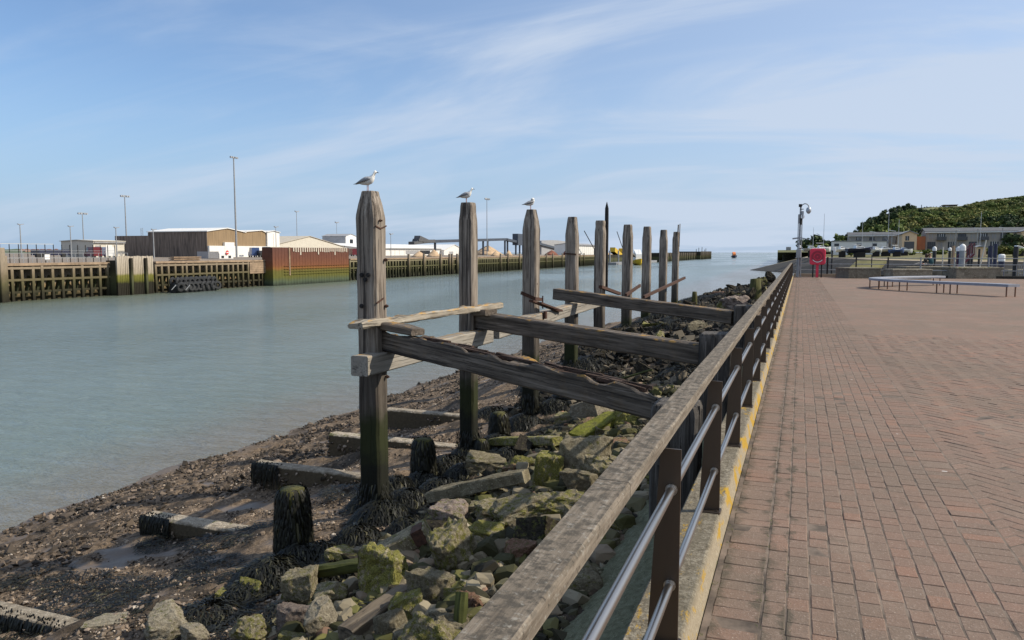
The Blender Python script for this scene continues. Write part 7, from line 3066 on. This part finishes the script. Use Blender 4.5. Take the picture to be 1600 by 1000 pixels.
terrace(1446, 1612, 236, 362.5, 357.5, 388, 5, 'long grey two storey terrace with dark balcony bays at the right', first=0)
terrace(1326, 1409, 246, 368, 364, 391, 4, 'grey terrace with dark window bays behind the boat yard', first=0)
# buff house
a, b_ = on_y(1409, 388, 232), on_y(1432, 388, 232)
z0_ = a.z - .4
root = empty('buff_house', ((a.x + b_.x) / 2, 232, z0_), label='buff rendered house with a low gable between the two grey terraces', cat='house')
ze, zr = on_y(1409, 366, 232).z, on_y(1421, 361.5, 232).z
mb = MB()
xm = (a.x + b_.x) / 2
mb.prism([(a.x, z0_), (b_.x, z0_), (b_.x, ze), (xm, zr), (a.x, ze)], 'y', 232, 244)
mb.build('wall', M['house_buff'], root)
mb = MB()
for x0, x1 in ((a.x - .4, xm), (b_.x + .4, xm)):
    mb.loft([[(x0, y, ze - .1), (x1, y, zr + .05), (x1, y, zr + .25), (x0, y, ze + .1)] for y in (231.6, 244.4)])
mb.build('roof', M['roof_grey'], root)
mb = MB()
mb.box(xm - 1.0, xm - .1, 231.94, 232.02, (z0_ + ze) / 2 + .4, ze - .5)
w_ = mb.build('window', M['glass'], root)
mb = MB()
mb.box(xm - .58, xm - .52, 231.90, 231.938, (z0_ + ze) / 2 + .4, ze - .5)
mb.build('frame', M['white'], w_)
mb = MB()
mb.box(b_.x + .003, b_.x + 2.2, 233, 243, z0_, ze - .6)
mb.build('side_wing', M['house_orange'], root)
mb = MB()
mb.box(b_.x - 3, b_.x - .6, 231.93, 232.02, z0_, z0_ + 2.2)
mb.build('porch', M['slate'], root)
# corner house at the right edge of the long terrace
a = on_y(1594, 386, 231)
mb_root = empty('buff_house', (a.x, 231, a.z), label='buff gable end house at the right edge of the view', cat='house')
mb = MB()
ze, zr = on_y(1594, 362, 231).z, on_y(1606, 356, 231).z
mb.prism([(a.x, a.z - .5), (a.x + 7, a.z - .5), (a.x + 7, ze), (a.x + 3.5, zr), (a.x, ze)], 'y', 231, 235.9)
mb.build('wall', M['house_buff'], mb_root)
mb = MB()
for x0, x1 in ((a.x - .3, a.x + 3.5), (a.x + 7.3, a.x + 3.5)):
    mb.loft([[(x0, y, ze - .1), (x1, y, zr + .02), (x1, y, zr + .2), (x0, y, ze + .1)] for y in (230.6, 236.2)])
mb.build('roof', M['roof_grey'], mb_root)
# long white workshop in the boat yard
y = 215
a, b_ = on_y(1300, 389, y), on_y(1385, 389, y)
zt = on_y(1300, 377.5, y).z
root = empty('yard_workshop', ((a.x + b_.x) / 2, y, a.z - 1), label='long low white workshop in the boat yard below the left terrace', cat='workshop')
mb = MB()
mb.box(a.x, b_.x, y, y + 6, a.z - 1.5, zt)
mb.build('wall', M['white'], root)
mb = MB()
mb.box(a.x - .2, b_.x + .2, y - .2, y + 6.2, zt + .003, zt + .2)
mb.build('roof', M['roof_grey'], root)
for px in (1305, 1340, 1364):
    mb = MB()
    x = on_y(px, 383, y).x
    mb.box(x - .2, x + .9, y - .05, y + .02, zt - 1.2, zt - .5)
    mb.build('window', M['glass'], root)
# boats ashore
G_B = 'boats laid up in the yard across the basin'
for (px, py, y, L, hm, lab, mh, rz) in (
        (1316, 393, 190, 3.6, 'white_paint', 'white motor boat at the left end of the boat yard', 0, 12),
        (1343, 394, 186, 5.9, 'navy', 'long navy hulled boat in the middle of the boat yard', 6, 4),
        (1369, 393.5, 188, 3.4, 'white_paint', 'small white boat with pale cabin right of the navy boat', 0, 20),
        (1384, 394, 190, 4.6, 'cream', 'cream hulled yacht with the tallest mast in the boat yard', 8, -6),
        (1401, 394, 186, 3.6, 'blue', 'blue and white boat right of the cream yacht', 6.5, 10),
        (1413, 394, 192, 3.4, 'white_paint', 'white boat in front of the buff house', 0, -15),
        (1284, 392, 195, 4.6, 'white_paint', 'white yacht behind the lifebuoy housing', 8, 8),
        (1268, 392, 200, 4.0, 'cream', 'cream yacht with a lower mast behind the camera mast', 5, 0),
        (1592, 393, 180, 4.0, 'white_paint', 'white boat at the right edge behind the black pile', 0, 5),
        (1528, 394, 190, 4.0, 'cream', 'cream boat with mast below the long terrace', 8, 0)):
    p = on_y(px, py, y)
    boat((p.x, p.y, p.z + .15), YAW + R(rz), L, hm, lab, (-.2, .18, .6), G_B, mh, name='laid_up_boat')
    mb = MB()
    mb.box(p.x - L * .2, p.x + L * .2, y - .5, y + .5, p.z - 2.0, p.z + .1)
    tag(mb.build('boat_cradle', M['dark_iron'], origin=(p.x, y, p.z)), 'dark cradle under the ' + lab, 'cradle', 'cradles under the laid up boats')
# tall white headed street lamps
for i, (px, pt_, y) in enumerate(((1364, 363, 205), (1394, 361, 205), (1494, 359.5, 200), (1528, 357.5, 200), (1567, 356.5, 200))):
    p = on_y(px, pt_, y)
    k = depth(p) / F_PX
    root = empty('street_lamp', (p.x, y, 1), label=('street lamp with a flat white head above the white workshop', 'street lamp with a flat white head left of the buff house', 'leftmost flat headed street lamp before the long terrace', 'middle flat headed street lamp before the long terrace', 'rightmost flat headed street lamp before the long terrace')[i], cat='street lamp', group='flat headed street lamps')
    mb = MB()
    mb.tube((p.x, y, 0), p, .07, 6)
    mb.build('pole', M['galv'], root)
    mb = MB()
    mb.loft([[(p.x + (u * 5) * k, y + dy, p.z + (-.9 * u + .2) * k + dz) for dy, dz in ((-.3, 0), (.3, 0), (.3, .12), (-.3, .12))] for u in (-1, 1)])
    mb.build('lamp_head', M['white_paint'], root)
# tan brick hut below the terrace
p = on_y(1533, 391, 175)
k = depth(p) / F_PX
root = empty('brick_hut', (p.x, 175, p.z - 1), label='small buff hut with a shallow roof among the marina piles', cat='hut')
mb = MB()
mb.box(p.x - 6 * k, p.x + 7 * k, 175, 179, p.z - 2, p.z + 5 * k)
mb.build('wall', M['house_buff'], root)
mb = MB()
mb.prism([(p.x - 7 * k, p.z + 5 * k), (p.x + 8 * k, p.z + 5 * k), (p.x + .5 * k, p.z + 8 * k)], 'y', 174.6, 179.4)
mb.build('roof', M['roof_grey'], root)

# the hill
RIDGE = [(1230, 394), (1262, 392.5), (1290, 389.5), (1318, 383), (1340, 368), (1362, 352), (1385, 342), (1405, 334), (1428, 328), (1455, 324.5), (1480, 325.5), (1505, 324), (1535, 318), (1565, 313), (1600, 308.5), (1680, 298), (1800, 288), (2100, 280)]
HY0, HY1 = 256.0, 470.0


def ridge_y(px):
    return interp(px, [r_[0] for r_ in RIDGE], [r_[1] for r_ in RIDGE])


def hill_pt(px, v):
    """v 0 foot .. 1 ridge .. 1.3 behind"""
    y = HY0 + (HY1 - HY0) * v
    f = on_y(px, 391.5, HY0)
    rd = on_y(px, ridge_y(px), HY1)
    vv = min(v, 1)
    prof = 1 - (1 - vv) ** 1.5
    x = f.x + (rd.x - f.x) * vv if v <= 1 else rd.x * (y / HY1)
    z = (1.6) + (rd.z - 1.6) * prof
    if v > 1:
        z = rd.z - (v - 1) * 40
    z += 1.6 * fbm(x * .022, y * .022, 5.0, 4) * min(1, vv * 3) * (1 if v < .95 else .25) * (1 - sstep(.7, 1, vv) * .6)
    return Vector((x, y, z))


V, F_ = [], []
nx_, nv_ = 110, 40
for i in range(nx_ + 1):
    px = 1215 + (2100 - 1215) * i / nx_
    for j in range(nv_ + 1):
        V.append(hill_pt(px, 1.3 * j / nv_)[:])
for i in range(nx_):
    for j in range(nv_):
        a = i * (nv_ + 1) + j
        F_.append((a, a + nv_ + 1, a + nv_ + 2, a + 1))
tag(link('hill', np_mesh('hill', np.array(V), np.array(F_), M['hill'], True)), 'grassy scrub covered hill behind the houses', kind='structure')


def crown_mesh(name, seed, mat, n_clump, n_leaf, leaf, squash=.75, base=.15):
    """leaf-sized faces gathered in clumps through the crown volume; radius about 1"""
    r_ = np.random.default_rng(seed)
    cs = []
    while len(cs) < n_clump:
        c_ = r_.uniform(-1, 1, 3)
        if np.linalg.norm(c_) < 1:
            cs.append(c_ * np.array([.78, .78, squash * .8]))
    V_, A_ = [], []
    for c_ in cs:
        rr = r_.uniform(.22, .42)
        d = r_.normal(size=(n_leaf, 3))
        d /= np.linalg.norm(d, axis=1)[:, None]
        p = c_ + d * rr * r_.uniform(.55, 1.0, (n_leaf, 1)) * np.array([1, 1, .8])
        t1 = np.cross(d + r_.normal(0, .5, (n_leaf, 3)), r_.normal(size=(n_leaf, 3)))
        t1 /= np.linalg.norm(t1, axis=1)[:, None]
        t2 = np.cross(d, t1)
        s_ = leaf * r_.uniform(.6, 1.4, (n_leaf, 1))
        V_.append(np.stack([p - t1 * s_, p + t2 * s_ * .7, p + t1 * s_, p - t2 * s_ * .7], 1).reshape(-1, 3))
        A_.append(np.clip(r_.normal(.5, .22, n_leaf) + r_.normal(0, .12), 0, 1))
    V_ = np.concatenate(V_)
    V_[:, 2] += squash * .8 + base
    F2 = np.arange(len(V_)).reshape(-1, 4)
    me_ = np_mesh(name, V_, F2, M[mat])
    face_attr(me_, 'var', np.concatenate(A_))
    return me_


CR = {mt: [crown_mesh('crown', 40 + 7 * i + len(mt), mt, 16, 46, .13) for i in range(3)] for mt in ('leaf_green', 'leaf_dark', 'leaf_olive')}
mb = MB()
for (dx, dy, dz) in ((0, 0, 1.1), (.35, .15, 1.0), (-.3, -.2, .95)):
    mb.path([(0, 0, -.5), (dx * .3, dy * .3, .35), (dx, dy, dz)], [.085, .06, .02], 6)
trunk_me = mb.mesh('trunk', M['bark'])


def shrub(name, p, r_, mt, label, cat, group, tall=1.0):
    root = empty(name, p, rng.uniform(0, 6.28), label, cat, group)
    root.scale = (r_, r_ * rng.uniform(.85, 1.15), r_ * tall)
    link('trunk', trunk_me, None, root)
    link('crown', CR[mt][rng.randrange(3)], None, root)
    return root


G_H = 'bushes on the hillside'
cnt = 0
spots = []
for _ in range(2200):
    px = rng.uniform(1385, 1690)
    v = rng.uniform(.02, .86)
    p = hill_pt(px, v)
    fx = fbm(p.x * .02, p.y * .02, 30.0, 3)
    if px < 1465 and v > .55:
        continue
    if (v > .66 and fx < .12) or (v > .30 and fx < -.06):
        continue
    r_ = rng.uniform(1.8, 4.8) * (1.0 if v < .3 else (.62 if v < .62 else .40))
    if any((p.x - a) ** 2 + (p.y - b_) ** 2 < (.62 * (r_ + c_)) ** 2 for a, b_, c_ in spots):
        continue
    spots.append((p.x, p.y, r_))
    mt = rng.choices(('leaf_green', 'leaf_dark', 'leaf_olive'), (6, 2, 4))[0]
    where = interp(px, [1385, 1690], [0, 8])
    zn = ('the left grey terrace', 'the buff house', 'the orange side wall', 'the left long terrace end', 'the second long terrace bay', 'the long terrace middle', 'the right long terrace bays', 'the right edge of the view', 'the right edge of the view')[int(where)]
    hgt = 'at the hill foot' if v < .15 else ('low on the hill' if v < .32 else ('halfway up the hill' if v < .52 else 'high on the hill'))
    lab = '%s %s bush %s above %s' % ('small' if r_ < 3 else ('broad' if r_ < 4.3 else 'huge'), {'leaf_green': 'mid green', 'leaf_dark': 'dark green', 'leaf_olive': 'olive yellow'}[mt], hgt, zn)
    shrub('hill_bush', p + Vector((0, 0, -r_ * .25)), r_, mt, lab, 'bush', G_H, rng.uniform(.65, .95))
    cnt += 1
    if cnt > 260:
        break
# low scrub that nobody could count, over the whole slope
def scrub(name, n, mat, seed, thr, size):
    V_, A_ = [], []
    r_ = random.Random(seed)
    while len(A_) < n:
        px, v = r_.uniform(1300, 1700), r_.random() ** .8 * .99
        p = hill_pt(px, v)
        if fbm(p.x * .035, p.y * .02, seed, 4) < thr + r_.uniform(-.12, .12) - (.04 if v < .55 else -.30 * sstep(.55, .85, v)):
            continue
        base_v = min(1, max(0, .5 + .5 * fbm(p.x * .09, p.y * .06, seed + 3, 3)))
        for _ in range(5):
            q = p + Vector((r_.gauss(0, .7), r_.gauss(0, .7), abs(r_.gauss(.15, .28)) * (1 if v < .7 else .4)))
            s_ = size * r_.uniform(.6, 1.4)
            a, b_ = Vector((r_.gauss(0, 1), r_.gauss(0, .6), r_.gauss(0, .7))).normalized() * s_, Vector((r_.gauss(0, .5), r_.gauss(0, .5), r_.gauss(0, 1))).normalized() * s_
            V_ += [(q - a)[:], (q + b_ * .8)[:], (q + a)[:], (q - b_ * .8)[:]]
            A_.append(min(1, max(0, base_v + r_.gauss(0, .16))))
    me_ = np_mesh(name, np.array(V_), np.arange(len(V_)).reshape(-1, 4), M[mat])
    face_attr(me_, 'var', A_)
    return me_


tag(link('hill_scrub', scrub('hill_scrub', 26000, 'leaf_olive', 11, -.04, .50)), 'rough olive scrub spread over the hillside', 'scrub', kind='stuff')
tag(link('hill_scrub', scrub('hill_scrub', 20000, 'leaf_green', 23, .06, .50)), 'darker green scrub in patches over the hillside', 'scrub', kind='stuff')
# trees at the foot on the left, in front of the sky
TL = [(1318, 391, 26, 9, 'leaf_dark'), (1331, 391, 22, 10, 'leaf_green'), (1345, 390, 34, 12, 'leaf_green'), (1360, 389, 30, 11, 'leaf_olive'), (1375, 386, 36, 13, 'leaf_green'), (1392, 384, 36, 13, 'leaf_green'), (1268, 391, 26, 13, 'leaf_dark'), (1280, 391, 17, 10, 'leaf_green'), (1292, 391, 18, 10, 'leaf_dark'), (1304, 391, 18, 10, 'leaf_green'), (1310, 391, 26, 9, 'leaf_green')]
TLAB = ['dark round tree behind the left end of the white workshop', 'low green tree behind the white workshop', 'broad green tree left of the left terrace', 'olive tree above the left terrace roof', 'green tree above the left terrace roof', 'rightmost green tree above the left terrace roof', 'dark tree standing against the sky beside the camera mast', 'low green tree right of the dark tree by the camera mast', 'low dark tree between camera mast and workshop', 'small green tree left of the workshop', 'pointed green tree at the left end of the workshop']
for (px, pb_, h, w, mt), lab in zip(TL, TLAB):
    y = 262
    p = on_y(px, pb_, y)
    k = depth(p) / F_PX
    r_ = w * k * 1.9
    h *= 1.45
    shrub('hill_tree', Vector((p.x, p.y, p.z - 1.0)), r_, mt, lab, 'tree', 'trees at the foot of the hill', h * k / (1.75 * r_))
SKY_T = [(1336, .55, 2.6), (1346, .60, 3.0), (1356, .66, 3.2), (1365, .70, 3.4), (1374, .74, 3.4), (1384, .78, 3.6), (1393, .80, 3.8), (1402, .80, 3.4), (1411, .82, 3.2), (1421, .82, 3.0), (1360, .40, 3.6), (1376, .45, 3.8), (1392, .48, 3.8), (1350, .30, 3.4)]
SKY_L = ['lowest dark tree at the left end of the hill skyline', 'second dark tree from the left on the hill skyline', 'dark tree on the hill skyline above the left terrace end', 'dark tree on the hill skyline above the first terrace lamp', 'round dark tree on the hill skyline above the cream yacht', 'dark tree on the hill skyline left of the tallest mast', 'tall dark tree on the hill skyline left of the pale cliff', 'dark tree on top of the pale cliff at its left', 'dark tree on top of the pale cliff', 'last dark tree of the skyline right of the pale cliff',
         'dark tree halfway down the slope behind the left terrace', 'dark tree below the pale cliff behind the left terrace', 'dark tree just left of the buff house roof up the slope', 'lower dark tree at the left foot of the hill']
for (px, v, r_), lab in zip(SKY_T, SKY_L):
    p = hill_pt(px, v)
    shrub('hill_tree', p + Vector((0, 0, -.8)), r_, 'leaf_dark', lab, 'tree', 'dark trees on the skyline', rng.uniform(.95, 1.25))
shrub('dark_conifer', Vector(on_y(1577, 394, 195)) + Vector((0, 0, -.6)), 3.0, 'leaf_dark', 'dark spreading tree in front of the right end of the long terrace', 'tree', None, 1.15)
for (px, lab) in ((1330, 'scrubby bush beside the navy boat'), (1425, 'low green bush in front of the buff house'), (1448, 'low green bush at the left end of the long terrace'), (1470, 'low hedge bush below the long terrace balconies'), (1538, 'olive bush behind the thin black pile'), (1552, 'green bush behind the navy piles'), (1562, 'yellow green bush above the short white capped pile'), (1584, 'dark bush right of the short white capped pile')):
    y = 178 if px > 1500 else 196
    p = on_y(px, 397, y)
    shrub('yard_bush', Vector((p.x, p.y, p.z - .3)), 1.3 if px < 1500 else 1.8, 'leaf_green' if px != 1562 else 'leaf_olive', lab, 'bush', 'bushes round the boat yard', .8)
# pale cliff, lookout, hut and poles on the ridge
p = on_y(1411, 352, 372)
k = depth(p) / F_PX
mb = MB()
rings = []
for j in range(7):
    u = j / 6
    rings.append([(p.x + (12 * math.cos(a) * (1 - .35 * u) + 1.2 * fbm(a, u * 3)) * k, 372 + 5 * math.sin(a) * (1 - .3 * u), p.z - 2 + (18 * u) * k + .3 * fbm(a * 2, u * 4)) for a in [2 * math.pi * q / 14 for q in range(14)]])
mb.loft(rings)
tag(mb.build('cliff_face', M['chalk'], origin=(p.x, 372, p.z)), 'pale crumbling cliff face under dark trees on the hill', 'cliff')
p = on_y(1485, 326, 455)
k = depth(p) / F_PX
root = empty('lookout_post', (p.x, 455, p.z - 1), label='low dark lookout building on the ridge of the hill', cat='lookout')
mb = MB()
mb.bbox(p.x - 9.5 * k, p.x + 9.5 * k, 455, 461, p.z - 3, p.z + 5.2 * k, .2)
mb.build('wall', M['slate'], root)
mb = MB()
mb.box(p.x - 10.5 * k, p.x + 10.2 * k, 454.5, 461.5, p.z + 5.3 * k, p.z + 6.2 * k)
mb.build('roof', M['brown_clad'], root)
mb = MB()
mb.box(p.x - 7 * k, p.x - 2 * k, 454.95, 455.1, p.z + 2.5 * k, p.z + 4.2 * k)
mb.build('window', M['silver'], root)
p = on_y(1454, 332, 400)
k = depth(p) / F_PX
root = empty('ridge_hut', (p.x, 400, p.z), label='tiny white hut just below the ridge of the hill', cat='hut')
mb = MB()
mb.prism([(p.x - 2.6 * k, p.z - 1.5), (p.x + 2.6 * k, p.z - 1.5), (p.x + 2.6 * k, p.z + 1.5 * k), (p.x, p.z + 3.4 * k), (p.x - 2.6 * k, p.z + 1.5 * k)], 'y', 400, 403)
mb.build('wall', M['white'], root)
mb = MB()
mb.prism([(p.x - 2.9 * k, p.z + 1.4 * k), (p.x, p.z + 3.5 * k), (p.x + 2.9 * k, p.z + 1.4 * k), (p.x, p.z + 3.9 * k)], 'y', 399.8, 403.2)
mb.build('roof', M['slate'], root)
for (px, pt_, lab) in ((1432, 322, 'left thin pole on the ridge near the white hut'), (1440, 320, 'middle thin pole on the ridge near the white hut'), (1448, 322, 'right thin pole on the ridge near the white hut')):
    q = on_y(px, pt_, 440)
    mb = MB()
    mb.tube((q.x, 440, q.z - 6), q, .18, 5)
    tag(mb.build('ridge_pole', M['slate'], origin=(q.x, 440, q.z - 5)), lab, 'pole')
